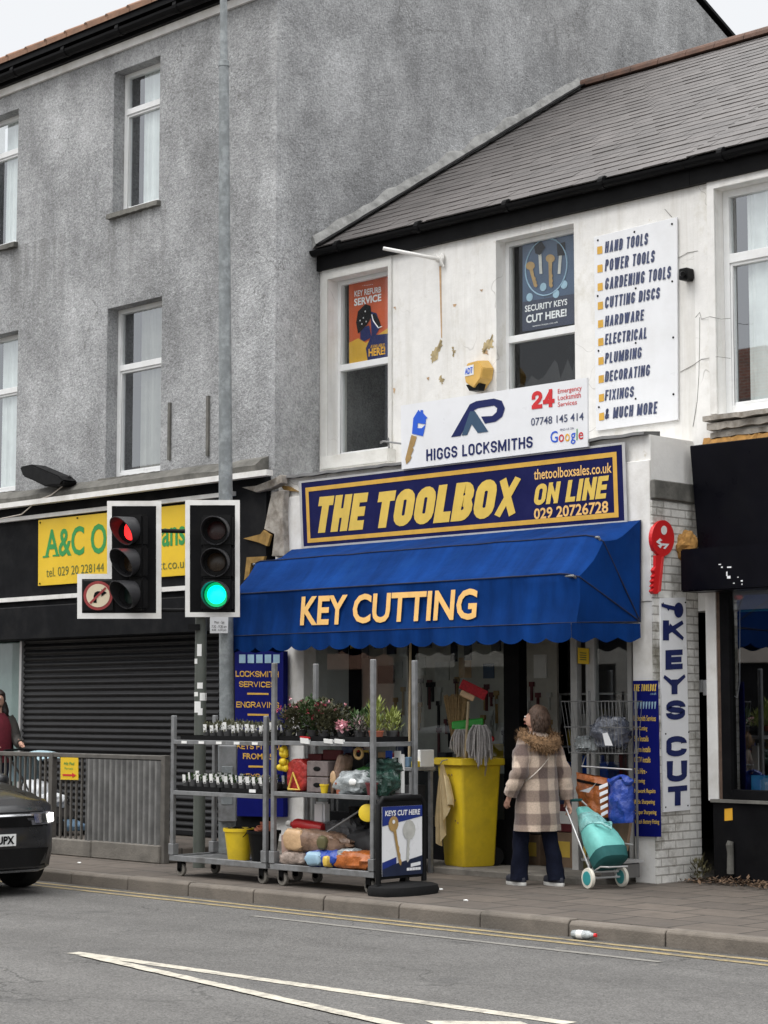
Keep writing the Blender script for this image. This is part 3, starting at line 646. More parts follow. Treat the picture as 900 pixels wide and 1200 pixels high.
prof = [V(XC, YL+0.301, 0), V(XC, YL+0.301, gz(YL+0.3)), V(XC, 20.35, gz(20.35)), V(XC, 25.4, gz(25.4)), V(XC, 25.4, 0)]
m = MB(); m.ext(prof, (-0.3, 0, 0)); m.build('gable_wall', RENDER, H)
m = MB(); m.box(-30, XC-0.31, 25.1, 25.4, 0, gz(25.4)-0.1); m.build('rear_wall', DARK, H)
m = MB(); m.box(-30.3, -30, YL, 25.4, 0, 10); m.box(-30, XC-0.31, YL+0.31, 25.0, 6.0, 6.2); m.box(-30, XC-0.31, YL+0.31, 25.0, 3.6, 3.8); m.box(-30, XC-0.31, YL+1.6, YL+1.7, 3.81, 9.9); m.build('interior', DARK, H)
# roof: thin slopes with a clay edge
m = MB()
ez = z_e+0.28
for (ya, za, yb, zb) in ((YL-0.22, ez, 20.35, gz(20.35)+0.1), (20.35, gz(20.35)+0.1, 25.7, gz(25.7)+0.1)):
    m.hexa([V(-30, ya, za), V(XC+0.03, ya, za), V(XC+0.03, yb, zb), V(-30, yb, zb)], [V(-30, ya, za+0.05), V(XC+0.03, ya, za+0.05), V(XC+0.03, yb, zb+0.05), V(-30, yb, zb+0.05)])
m.build('roof', GUTT, H)
m = MB(); m.box(-30, XC+0.02, YL-0.25, YL-0.1, z_e+0.25, ez+0.075); m.build('tile_batten', GUTT, H)
m = MB(); x = -30.0; k = 0
while x < XC-0.05:
    x2 = min(x+0.44, XC+0.05); m.hexa([V(x, YL-0.28, ez+0.045), V(x2-0.01, YL-0.28, ez+0.045), V(x2-0.01, YL+0.25, ez+0.35), V(x, YL+0.25, ez+0.35)], [V(x, YL-0.28, ez+0.11), V(x2-0.01, YL-0.28, ez+0.11), V(x2-0.01, YL+0.25, ez+0.42), V(x, YL+0.25, ez+0.42)])
    m.cyl(V(x2-0.03, YL-0.28, ez+0.1), V(x2-0.03, YL+0.25, ez+0.4), 0.035, n=8); x += 0.44
m.build('eaves_tiles', CLAY, H, smooth=True)
m = MB(); m.box(-30, XC-0.02, YL-0.04, YL-0.002, z_e, z_e+0.1); m.build('fascia_board', WPAINT, H)
m = MB(); pr = [V(0, YL-0.17+0.075*math.cos(a), z_e+0.2+0.075*math.sin(a)) for a in [math.pi+i*math.pi/8 for i in range(9)]]
pr = [V(-30, p.y, p.z) for p in pr]; m.ext(pr, (30+XC+0.02, 0, 0)); m.box(-30, XC-0.02, YL-0.09, YL-0.003, z_e+0.103, ez)
for i in range(12): m.cyl(V(-30+i*1.15+0.3, YL-0.17, z_e+0.2), V(-30+i*1.15+0.37, YL-0.17, z_e+0.2), 0.083, n=14)
m.build('gutter', GUTT, H)
for i, w in enumerate(wins):
    up = i % 2 == 0
    cu = [(0.27, 1.0, CURT)] if up else [(0.3, 1.0, CURT if i == 3 else CURTG)]
    f_ = add_window(H, w[0], w[1], w[2], w[3]-0.0, YL+0.17, w[4], cu)
    s = MB(); xa, xb = w[0]-0.06, w[1]+0.04; k = 24; r = random.Random(i)
    rings = []
    for j in range(k+1):
        xx_ = xa+(xb-xa)*j/k; a = r.uniform(-.012, .012)
        rings.append([V(xx_, YL-0.07+a, w[2]-0.075+a), V(xx_, YL-0.06+a, w[2]-0.01+a*0.5), V(xx_, YL+0.17, w[2]-0.002), V(xx_, YL+0.17, w[2]-0.08)])
    s.loft(rings); s.build('sill', STONE, H)
# stone ledge over the shop front, trims, fascia
zl0, zl1 = PY(150, 577, YL-0.1).z, PY(150, 556, YL-0.1).z
m = MB(); r = random.Random(3); x = -30.0; rings = []
while x < XC-0.03:
    a = r.uniform(-.012, .012)
    rings.append([V(x, YL-0.2+a, zl0), V(x, YL-0.22+a, zl0+0.1+a), V(x, YL-0.12+a, zl1-0.04+a), V(x, YL-0.003, zl1+a), V(x, YL-0.003, zl0)]); x += 0.23
m.loft(rings); m.build('ledge', STONE, H)
def trim(name, yl, yr, h, Y, x1, mat, dpt=0.05, root=H):   # band along X; yl pixel height at px 150
    z = PY(150, yl, Y).z
    q = MB(); q.box(-30, x1, Y, Y+dpt, z-h/2, z+h/2); return q.build(name, mat, root)
XT = PY(312, 560, YL-0.27).x
trim('white_trim', 574, 0, 0.065, YL-0.27, XT, WPAINT, 0.1)
trim('white_trim', 592.5, 0, 0.05, YL-0.13, PY(272, 578, YL-0.13).x, WPAINT, 0.06)
trim('white_trim', 693.5, 0, 0.055, YL-0.13, PY(272, 690, YL-0.13).x, WPAINT, 0.06)
za, zb = PY(150, 700, YL-0.05).z, zl0
m = MB(); m.box(-30, XC-0.06, YL-0.07, YL+0.25, za-0.1, zb-0.003); m.build('fascia', FASC, H)
# broken end of the fascia: split timber, ochre board, hanging sheet
m = MB()
m.ext([PY(318, 577, YL-0.1), PY(333, 574, YL-0.1), PY(331, 601, YL-0.1), PY(333, 652, YL-0.1), PY(318, 652, YL-0.1), PY(321, 626, YL-0.1), PY(309, 620, YL-0.1), PY(315, 590, YL-0.1)], (0, 0.09, 0))
m.ext([PY(283, 571, YL-0.13), PY(300, 569, YL-0.13), PY(318, 562, YL-0.13), PY(329, 556, YL-0.13), PY(330, 566, YL-0.13), PY(318, 572, YL-0.13), PY(300, 577, YL-0.13)], (0, 0.1, 0))
m.build('split_timber', WOODR, H, bevel=0.008)
m = MB()
m.ext([PY(285, 631, YL-0.11), PY(305, 626, YL-0.11), PY(309, 621, YL-0.11), PY(317, 627, YL-0.11), PY(313, 640, YL-0.11), PY(304, 636, YL-0.11)], (0, 0.035, 0))
m.build('ochre_board', OCHRE, H); m = MB(); m.ext([PY(289, 653, YL-0.11), PY(310, 652, YL-0.11), PY(308, 658, YL-0.11), PY(294, 660, YL-0.11), PY(292, 674, YL-0.11), PY(286, 680, YL-0.11)], (0, 0.035, 0))
m.build('ochre_board', OCHRE, H); m = MB(); m.ext([PY(328, 568, YL-0.02), PY(338, 570, YL-0.02), PY(348, 576, YL-0.02), PY(333, 575, YL-0.02)], (0, 0.05, 0))
m.build('ochre_board', OCHRE, H)
# roller shutter and its box
sx0, sx1 = PY(29, 800, YL-0.02).x, PY(258, 800, YL-0.02).x
zt = PY(150, 745, YL-0.3).z; zbx = PY(150, 703, YL-0.35).z
m = MB(); m.box(-30, PY(262, 720, YL-0.35).x, YL-0.35, YL-0.075, zt, zbx); m.build('shutter_box', FASC, H, bevel=0.015)
m = MB(); zs = 0.16; pitch = 0.0765; rows = int((zt+0.05-zs)/pitch); prof = []
for i in range(rows):
    z = zs+i*pitch
    for k in range(5): prof.append((z+pitch*(k/5)*0.86, 0.016*math.sin(math.pi*(k/4))))
    prof.append((z+pitch*0.9, -0.012)); prof.append((z+pitch*0.98, -0.012))
ra = [m.v(V(sx0, YL-0.03-d, z)) for z, d in prof]; rb = [m.v(V(sx1, YL-0.03-d, z)) for z, d in prof]
for i in range(len(prof)-1): m.bm.faces.new([ra[i], rb[i], rb[i+1], ra[i+1]])
m.box(sx0, sx1, YL-0.05, YL-0.01, 0.15, 0.2)
m.build('roller_shutter', SHUT, H)
m = MB(); m.box(sx0-0.05, sx0-0.002, YL-0.075, YL, 0.15, zt); m.build('shutter_rail', ALU, H)
m = MB(); m.box(sx1+0.002, XC-0.05, YL-0.03, YL+0.2, 0.0, za-0.1); m.build('pier', FASC, H)
m = MB(); m.box(-30, PLX+0.6, YL-0.02, YL+0.25, 0.0, 0.15); m.build('plinth', CONC, H)
m = MB(); m.f([V(-30, YL, 0.15), V(sx0-0.06, YL, 0.15), V(sx0-0.06, YL, zt), V(-30, YL, zt)]); m.build('shop_pane', DGLASS, H)
m = MB(); m.box(-30, sx0-0.05, YL+0.1, YL+0.14, 0.15, zt); m.build('display_board', BOARDG, H)
# two iron straps on the wall between the windows, cable
for p, q_ in (((200, 472), (200, 539)), ((245, 464), (245, 534))):
    a, b = PY(*p, YL), PY(*q_, YL); m = MB(); m.box(a.x-0.02, a.x+0.02, YL-0.03, YL-0.001, b.z, a.z); m.build('iron_strap', STONE, H)
m = MB(); m.tube([PY(78, 566, YL-0.24), PY(60, 580, YL-0.24), PY(45, 586, YL-0.24), PY(25, 603, YL-0.24), PY(0, 608, YL-0.24), PY(-40, 610, YL-0.24)], 0.008, 6); m.build('cable', STRAP, H)
# yellow sign
q = [PY(45, 609.5, YL-0.1), PY(236, 589, YL-0.1), PY(236, 672.6, YL-0.1), PY(44.6, 686.6, YL-0.1)]
S = thing('shop_sign', (q[2]+q[3])/2, 'yellow sign with green serif lettering on the charcoal fascia', 'sign')
m = MB(); slab(m, q, 0.025); m.build('panel', YSIGN, S)
pl = lambda a, b: PY(a, b, YL-0.1)
m = MB()
for s_, t_ in (('A&C O', (53, 621, 653.5, 125, 612.5, 648.5)), ('ptici', (128, 617, 656, 187, 610, 650)), ('ans', (190, 619.5, 641, 217, 616, 638.5))): text(m, s_, tq(t_, pl), 0.02)
# serifs for the capitals
for (x, y, w) in ((54, 653, 7), (66, 651.5, 8)):
    m.f([pl(x-w/2, y-1.2)+V(0, -.005, 0), pl(x+w/2, y-2)+V(0, -.005, 0), pl(x+w/2, y)+V(0, -.005, 0), pl(x-w/2, y+0.8)+V(0, -.005, 0)])
m.build('lettering', GREENI, S)
m = MB(); text(m, 'tel. 029 20 228144', tq((54.5, 665.5, 676.5, 122, 659.5, 669.5), pl), 0.0); m.build('small_lettering', OLIVE, S); m = MB(); text(m, 'ct.co.uk', tq((186, 657, 668, 222, 654, 665), pl)); m.build('small_lettering', OLIVE, S)
m = MB()
for a_, b_ in ((47.5, 612.5), (91, 607), (47, 684), (140, 602)): m.lathe(pl(a_, b_)+V(0, -.004, 0), [(0.012, 0), (0.012, 0.006)], 8, (0, -1, 0))
m.build('screw', GUTT, S)
# floodlight
S = thing('floodlight', PY(60, 575, YL-0.15), 'black floodlight lying tilted on the stone ledge over the yellow sign', 'floodlight')
m = MB(); m.ext([PY(22, 547, YL-0.35), PY(36, 544, YL-0.35), PY(67, 557, YL-0.35), PY(74, 563, YL-0.35), PY(70, 569, YL-0.35), PY(52, 570, YL-0.35), PY(38, 563, YL-0.35), PY(26, 558, YL-0.35)], (0, 0.24, 0)); m.build('housing', BLACKPL, S, bevel=0.02, seg=2)
m = MB(); m.tube([PY(72, 562, YL-0.2), PY(82, 558, YL-0.2), PY(83, 566, YL-0.1)], 0.016, 6); m.build('bracket', BLACKPL, S)

# ================================================================== WHITE SHOP HOUSE
Bd = thing('white_shop_house', V(-14, 17, 0), 'white painted two-storey shop house with a blue awning and grey slate roof', 'shop')
XB = XR+0.02                                                # party line with the right neighbour
ZEV = 6.86
def opening(pl_, pr_, yt, yb, Y): a = PY(pl_, yt, Y); b = PY(pl_, yb, Y); c = PY(pr_, yt, Y); return (a.x, c.x, b.z, a.z)
W1 = opening(385, 455.5, 328, 536, YW); W2 = opening(581, 672.5, 282, 478, YW)
zsill = W1[2]; W2 = (W2[0], W2[1], zsill, W2[3])
m = MB(); wall(m, XC+0.002, XB, 2.55, ZEV, YW, YW+0.3, [W1, W2]); m.build('upper_wall', WHITE, Bd)
# raised bands round window one
m = MB(); bw = PY(378, 420, YW).x
m.box(bw, W1[0]-0.002, YW-0.02, YW-0.002, zsill-0.02, W1[3]+0.12); m.box(W1[0]-0.002, W1[1]+0.06, YW-0.02, YW-0.002, W1[3], W1[3]+0.12); m.box(W1[1]+0.002, W1[1]+0.06, YW-0.02, YW-0.002, zsill-0.02, W1[3])
m.build('window_surround', SURR, Bd, bevel=0.004)
for i, (w, ytr, c) in enumerate(((W1, 428, None), (W2, 394, None))):
    f_ = add_window(Bd, w[0]+0.0, w[1], w[2], w[3], YW+0.15, PY(405 if i == 0 else 602, ytr+(4 if i else 3), YW+0.16).z, c, fw=0.05, sash=False, glass=CGLASS)
m = MB(); a = PY(376, 541, YW-0.1); m.box(a.x, W1[1]+0.11, YW-0.12, YW+0.15, zsill-0.16, zsill-0.002); m.build('sill', SURR, Bd, bevel=0.012, seg=2); m = MB(); m.box(W2[0]-0.08, W2[1]+0.08, YW-0.1, YW+0.15, zsill-0.16, zsill-0.002); m.build('sill', SURR, Bd, bevel=0.012, seg=2)
# posters behind the upper panes
def poster(label, q, mat):
    t_ = thing('poster', (q[2]+q[3])/2, label, 'poster'); b = MB(); slab(b, q, 0.006); b.build('sheet', mat, t_); return t_
yq = YW+0.20
k0 = lambda a, b: PY(290+a/4.615, 300+b/4.615, yq)
q = [k0(548, 140), k0(775, 92), k0(775, 550), k0(552, 585)]
T = poster('orange and yellow key refurb poster in the white house\'s upper window', q, POSTO); nq = qnorm(q)
m = MB(); text(m, 'KEY REFURB', [k0(580, 190), k0(724, 165), k0(724, 197), k0(580, 222)], 0.02); text(m, 'SERVICE', [k0(578, 232), k0(725, 203), k0(725, 243), k0(578, 272)], 0.03); text(m, '* keycare', [k0(622, 158), k0(680, 149), k0(680, 157), k0(622, 167)])
m.build('lettering', SIGNW, T)
m = MB(); n_ = nq
m.f([p+n_*.003 for p in (k0(550, 470), k0(600, 445), k0(640, 470), k0(775, 380), k0(775, 550), k0(552, 585))]); m.build('yellow_ground', POSTY, T)
m = MB(); m.f([p+n_*.006 for p in (k0(642, 500), k0(672, 430), k0(775, 418), k0(775, 550), k0(652, 565))])
m.f([p+n_*.006 for p in (k0(612, 392), k0(660, 375), k0(672, 440), k0(632, 462), k0(612, 450))]); m.f([p+n_*.006 for p in (k0(668, 300), k0(700, 310), k0(722, 380), k0(690, 440), k0(672, 430))]); m.build('blue_print', INK, T)
m = MB(); m.f([p+n_*.0075 for p in (k0(590, 360), k0(600, 300), k0(640, 260), k0(668, 270), k0(674, 330), k0(650, 370), k0(618, 405), k0(600, 420))]); m.f([p+n_*.009 for p in (k0(676, 320), k0(690, 312), k0(712, 340), k0(726, 380), k0(712, 386), k0(688, 360))]); m.build('fob_print', GUTT, T)
m = MB()
for i, (x, y) in enumerate(((612, 350), (630, 335), (622, 368), (645, 355), (640, 300))): m.lathe(k0(x, y)+n_*.009, [(0.01, 0), (0.01, 0.001)], 8, n_)
m.tube([k0(676, 318)+n_*.011, k0(684, 350)+n_*.011, k0(712, 390)+n_*.011, k0(730, 382)+n_*.011], 0.007, 5); m.build('white_print', SIGNW, T)
m = MB(); text(m, 'AVAILABLE', [k0(668, 482), k0(745, 472), k0(745, 490), k0(668, 500)], 0.01, 0, .009); text(m, 'HERE!', [k0(658, 502), k0(748, 490), k0(748, 532), k0(658, 545)], 0.03, 0, .009); m.build('gold_lettering', AMBERI, T)
k1 = lambda a, b: PY(560+a/5.0, 260+b/5.0, yq)
q = [k1(262, 125), k1(572, 62), k1(572, 594), k1(262, 642)]
T = poster('blue security keys poster in the upper window over the locksmith board', q, POSTB); n_ = qnorm(q)
m = MB(); m.f([p+n_*.003 for p in (k1(262, 470), k1(572, 420), k1(572, 594), k1(262, 642))]); m.build('navy_ground', POSTN, T)
m = MB(); text(m, 'SECURITY KEYS', [k1(278, 492), k1(526, 450), k1(526, 486), k1(278, 530)], 0.02, 0, .006); text(m, 'CUT HERE!', [k1(285, 548), k1(522, 507), k1(522, 552), k1(285, 596)], 0.03, 0, .006); text(m, 'www.keys.co.uk', [k1(322, 606), k1(472, 582), k1(472, 594), k1(322, 620)], 0, 0, .006); m.build('lettering', SIGNW, T)
m = MB(); ring_ = [k1(403+122*math.cos(t_), 265+165*math.sin(t_)-0.16*122*math.cos(t_))+n_*.005 for t_ in [i*2*math.pi/40 for i in range(41)]]; m.tube(ring_, 0.008, 5)
for x, y in ((305, 442), (385, 382), (460, 422), (507, 368)): m.lathe(k1(x, y)+n_*.004, [(0.045, 0), (0.045, 0.003)], 14, n_)
m.build('blue_print', LBL, T)
def keyshape(mb, top, bot, w, n, lift, hr, P_, flat=True):
    a, b = V(*top), V(*bot); d = (b-a).normalized(); u = V(-d.y, d.x, 0)
    bow = [a+u*hr*math.cos(t_)*1.0+d*hr*(0.9*math.sin(t_)) for t_ in [i*math.pi/6 for i in range(12)]]
    mb.f([P_(p.x, p.y)+n*lift for p in [V(*q_) for q_ in bow]])
    L_ = (b-a).length; pts = [a+u*w+d*hr*.7, a+u*w+d*L_*.93, b]; z = 6
    for i in range(z): pts.append(a-u*w*(0.6 if i % 2 else 1.1)+d*(L_*(0.92-0.5*i/z)))
    pts.append(a-u*w+d*hr*.7); mb.f([P_(p.x, p.y)+n*(lift+.0012) for p in pts])
m = MB(); keyshape(m, (310, 258, 0), (345, 385, 0), 11, n_, .008, 27, k1); keyshape(m, (427, 215, 0), (432, 388, 0), 11, n_, .008, 27, k1); m.build('brass_key_print', TAN, T)
m = MB()
for a_, b_ in (((366, 190), (372, 305)), ((487, 185), (478, 305))):
    m.f([k1(a_[0]-9, a_[1])+n_*.0075, k1(a_[0]+9, a_[1])+n_*.0075, k1(b_[0]+8, b_[1])+n_*.0075, k1(b_[0]-8, b_[1])+n_*.0075])
m.build('silver_key_print', SILV, T)
m = MB(); m.f([k1(x, y)+n_*.0095 for x, y in ((330, 130), (372, 108), (398, 150), (366, 195), (340, 185))]); m.f([k1(x, y)+n_*.0095 for x, y in ((466, 130), (514, 118), (514, 195), (470, 200))]); m.build('fob_print', GUTT, T)
# dark drapes low in window two
m = MB(); yd = YW+0.24
pts = [(203, 985), (232, 940), (262, 960), (300, 897), (340, 925), (372, 905), (435, 806), (452, 825), (470, 915), (512, 800), (540, 870), (566, 745), (566, 985)]
top = [m.v(k1(*p)+V(0, 0.04, 0)) for p in pts]; bot = [m.v(k1(p[0], 1100)+V(0, 0.06, 0)) for p in pts]
for i in range(len(pts)-1): m.bm.faces.new([bot[i], bot[i+1], top[i+1], top[i]])
m.build('hung_netting', SHUT, Bd)
# interior of the house (upper and shop)
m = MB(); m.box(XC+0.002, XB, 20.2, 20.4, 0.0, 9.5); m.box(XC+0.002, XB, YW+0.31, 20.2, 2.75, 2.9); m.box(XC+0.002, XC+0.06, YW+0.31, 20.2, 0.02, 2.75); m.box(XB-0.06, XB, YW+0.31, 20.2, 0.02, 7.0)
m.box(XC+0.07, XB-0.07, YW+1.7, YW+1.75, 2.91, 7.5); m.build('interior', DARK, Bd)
m = MB(); m.box(XC+0.002, XR-0.01, YP+0.33, 20.2, -0.02, 0.02); m.build('shop_floor', CONC, Bd)
# slate roof in courses, from eaves to ridge
def slate_roof(name, x0, x1, root, seed, dz=0.0):
    ye, ze, yr, zr = YW-0.11, ZEV+0.12+dz, 20.41, 10.07+dz
    d = V(0, yr-ye, zr-ze); Ls = d.length; d = d/Ls; nn = V(0, -d.z, d.y); rows = 28; b = MB(); r = random.Random(seed)
    for i in range(rows):
        a = V(0, ye, ze)+d*(Ls*i/rows); e = V(0, ye, ze)+d*(Ls*(i+1.25)/rows); e = e if i < rows-1 else V(0, yr, zr)
        x = x0-(0.15 if i % 2 else 0)
        while x < x1:
            xa, xb = max(x+0.002, x0), min(x+0.298, x1); x += 0.3
            if xb-xa < 0.02: continue
            t0 = 0.011+r.uniform(-.003, .005); sl_ = r.uniform(-0.004, 0.006)*(3 if r.random() < .05 else 1); dd = d*r.uniform(-.004, .004)
            if r.random() < .012: dd = dd-d*0.03
            b.hexa([V(xa, 0, 0)+a+dd, V(xb, 0, 0)+a+dd+d*sl_, V(xb, 0, 0)+e-nn*.004, V(xa, 0, 0)+e-nn*.004], [V(xa, 0, 0)+a+nn*t0+dd, V(xb, 0, 0)+a+nn*t0+dd+d*sl_, V(xb, 0, 0)+e+nn*.004, V(xa, 0, 0)+e+nn*.004])
    o = b.build(name, SLATE, root)
    b = MB(); b.hexa([V(x0, ye+.03, ze-.03), V(x1, ye+.03, ze-.03), V(x1, yr, zr-.03), V(x0, yr, zr-.03)], [V(x0, ye+.03, ze-.006), V(x1, ye+.03, ze-.006), V(x1, yr, zr-.006), V(x0, yr, zr-.006)])
    b.hexa([V(x0, yr+.002, zr-.03), V(x1, yr+.002, zr-.03), V(x1, yr+5, zr-3), V(x0, yr+5, zr-3)], [V(x0, yr+.002, zr), V(x1, yr+.002, zr), V(x1, yr+5, zr-2.97), V(x0, yr+5, zr-2.97)])
    b.build('roof_deck', GUTT, root)
    b = MB(); x = x0
    while x < x1-0.05:
        xe = min(x+0.45, x1); pr = [V(x, yr+0.15*math.cos(t_), zr-0.03+0.13*math.sin(t_)) for t_ in [i*math.pi/8 for i in range(9)]]
        b.ext(pr, (xe-x-0.008, 0, 0)); x += 0.45
    b.build('ridge_tiles', RIDGE, root)
    return o
slate_roof('slate_roof', XC+0.03, XB, Bd, 5)
# mortar fillet and lead where the roof meets the gable
m = MB(); r = random.Random(9); rings = []
ye, ze, yr, zr = YW-0.13, ZEV+0.13, 20.3, 10.05
for i in range(61):
    t_ = i/60; y = ye+(yr-ye)*t_; z = ze+(zr-ze)*t_; a = 0.07+.02*mnoise.noise(V(i*.35, 1, 2)); h = 0.11+.07*mnoise.noise(V(i*.3, 5, 2))
    rings.append([V(XC+.001, y, z-.02), V(XC+a, y, z+.03), V(XC+a*.75, y, z+.06), V(XC+.035, y, z+h), V(XC+.001, y, z+h+.03)])
m.loft(rings); m.build('mortar_fillet', MORT, Bd, smooth=True, ang=60)
m = MB(); m.hexa([V(XC+.06, ye, ze+.015), V(XC+.16, ye, ze+.02), V(XC+.16, yr, zr+.02), V(XC+.06, yr, zr+.015)], [V(XC+.06, ye, ze+.035), V(XC+.16, ye, ze+.03), V(XC+.16, yr, zr+.03), V(XC+.06, yr, zr+.035)]); m.build('lead_flashing', GUTT, Bd)
def gutter(root, x0, x1):
    b = MB(); zc = ZEV+0.08; yc = YW-0.115
    b.ext([V(x0, yc+0.065*math.cos(a), zc+0.065*math.sin(a)) for a in [math.pi+i*math.pi/8 for i in range(9)]], (x1-x0, 0, 0))
    b.box(x0, x1, YW-0.06, YW-0.003, ZEV-0.14, ZEV+0.1)
    x = x0+0.4
    while x < x1: b.cyl(V(x, yc, zc-.004), V(x+.06, yc, zc-.004), 0.071, n=14); x += 1.3
    b.build('gutter', GUTT, root)
gutter(Bd, XC+0.003, XB)
# ---- shopfront: fascia box, pilasters
zf0, zf1 = 2.62, PY(540, 536, YP).z
PL0, PL1 = XC+0.03, PY(356, 800, YP).x
PR0 = PY(743, 900, YP).x
m = MB(); m.box(XC+0.05, XR-0.03, YP+0.02, YW-0.003, zf0, zf1); m.build('fascia_box', WHITE, Bd)
m = MB(); m.box(PL0, PL1, YP, YW-0.003, 0, zf0-0.003); m.box(PL0, PL1-0.02, YP-0.012, YP+0.018, zf0, PY(345, 582, YP).z); m.build('pilaster', WPAINT, Bd, bevel=0.006)
m = MB(); m.box(PR0, XR-0.022, YP, YW-0.003, 0, zf0-0.003); m.box(PY(733, 570, YP).x, XR-0.022, YP-0.012, YP+0.018, zf0, PY(750, 540, YP).z); m.build('pilaster', WPAINT, Bd, bevel=0.006)
m = MB(); m.box(XR-0.021, XR, YP-0.005, YW-0.004, 0, PX(795, 590, XR).z); m.build('brick_side', BRICKX, Bd)
m = MB(); m.box(XR-0.02, XR+0.035, YP-0.01, YW-0.004, PX(795, 588, XR).z, PX(795, 566, XR).z); m.build('side_corbel', STONE, Bd, bevel=0.01)
m = MB(); m.ball(PX(801, 640, XR)+V(0.03, 0, 0), 0.09, 0.13, 0.15, 16, 12, 0.5, 3); m.build('foam_lump', FOAM, Bd)
m = MB(); r = random.Random(8); rings = []
for i in range(41):
    x = XC+0.15+(XR-XC-0.2)*i/40; a = r.uniform(-.008, .008)
    rings.append([V(x, YP-0.06+a, zf1-.005+a), V(x, YP-0.05+a, zf1+.025+a), V(x, YP+.2, zf1+0.05+a), V(x, YP+.2, zf1+.003)])
m.loft(rings); m.build('fascia_flashing', LEAD, Bd)
# shop window and door
YG = YP+0.18
px = lambda x: PY(x, 850, YG).x
zh = 2.6
m = MB()
for a, b in ((354, 368), (594, 612)): m.box(px(a), px(b), YG-0.05, YG+0.08, 0.02, zh)
m.box(px(368), px(594), YG-0.04, YG+0.07, 0.062, 0.5); m.box(px(368), px(594), YG-0.04, YG+0.07, 2.5, zh); m.box(px(480), px(485), YG-0.03, YG+0.06, 0.5, 2.5)
m.build('shop_window_frame', BLACKP, Bd, bevel=0.005)
m = MB()
for a, b, y in ((671, 678.5, YG), (689, 699, YG), (738, 743, YG)): m.box(px(a), px(b), y-0.03, y+0.05, 0.02, zh)
m.box(px(612), px(738), YG-0.03, YG+0.05, zh-0.06, zh)
m.build('door_frame', M('dull_white_frame', (.46, .46, .45), .5, .15, 5, dirt=(.25, .24, .22)), Bd, bevel=0.004)
m = MB(); m.f([V(px(368), YG, .5), V(px(594), YG, .5), V(px(594), YG, 2.5), V(px(368), YG, 2.5)]); m.build('shop_pane', DGLASS, Bd); m = MB(); m.f([V(px(699), YG, .02), V(px(738), YG, .02), V(px(738), YG, 2.54), V(px(699), YG, 2.54)]); m.build('shop_pane', DGLASS, Bd)
m = MB(); m.box(XC+0.05, XR-0.03, YG-0.06, YP+0.02+0.6, zh, zh+0.018); m.build('soffit', BLACKP, Bd)
m = MB(); m.box(XC+0.05, XR-0.33, 14.28, YP+0.32, -0.05, 0.06); m.build('concrete_apron', CONC, Bd, bevel=0.012)

# ================================================================== RIGHT NEIGHBOUR
Rb = thing('black_shop_house', V(-8, 17, 0), 'neighbouring house with black shop front and cream window surround', 'shop')
XE = -6.5
W3 = opening(838, 1010, 222, 486, YW)
W3 = (W3[0], W3[0]+1.35, W3[2], W3[3])
m = MB(); wall(m, XB+0.003, XE, 2.55, ZEV, YW-0.004, YW+0.3, [W3]); m.build('upper_wall', WHITE, Rb)
m = MB(); sb = PY(832, 350, YW).x
m.box(sb, W3[0]-0.002, YW-0.03, YW-0.006, W3[2], W3[3]+0.14); m.box(W3[0]-0.002, W3[1]+0.1, YW-0.03, YW-0.006, W3[3], W3[3]+0.14); m.box(W3[1]+.002, W3[1]+0.1, YW-0.03, YW-0.006, W3[2], W3[3]); m.build('window_surround', WPAINT, Rb, bevel=0.004)
f_ = add_window(Rb, W3[0]+0.0, W3[1], W3[2], W3[3], YW+0.12, PY(880, 299, YW+0.13).z, [(0.12, 1.0, CURT)], fw=0.07, bar=0.09)
m = MB(); r = random.Random(5)
for i, (yt, yb, dp, mt) in enumerate(((484, 490, .14, 0), (492, 500, .1, 0), (503, 509, .06, 0))):
    za_, zb_ = PY(870, yb, YW-0.06).z, PY(870, yt, YW-0.06).z; x0_ = PY(826, 500, YW-0.1).x+0.02*i; rings = []
    for j in range(24):
        x = x0_+(W3[1]+.3-x0_)*j/23; a = r.uniform(-.01, .01); rings.append([V(x, YW-dp+a, za_+a), V(x, YW-dp+a, zb_+a*.5), V(x, YW-.007, zb_), V(x, YW-.007, za_)])
    m.loft(rings)
m.build('broken_cornice', WOODR, Rb)
m = MB(); za_, zb_ = PY(870, 519, YW-0.06).z, PY(870, 510, YW-0.06).z; rings = []
for j in range(40):
    x = PY(824, 515, YW-.05).x+2.2*j/39; a = r.uniform(-.02, .02); rings.append([V(x, YW-.09+a, za_), V(x, YW-.06+a, zb_+a), V(x, YW-.007, zb_+.01), V(x, YW-.007, za_)])
m.loft(rings); m.build('foam_seam', FOAM, Rb)
slate_roof('slate_roof', XB+0.004, XE, Rb, 11, 0.012); gutter(Rb, XB+0.004, XE)
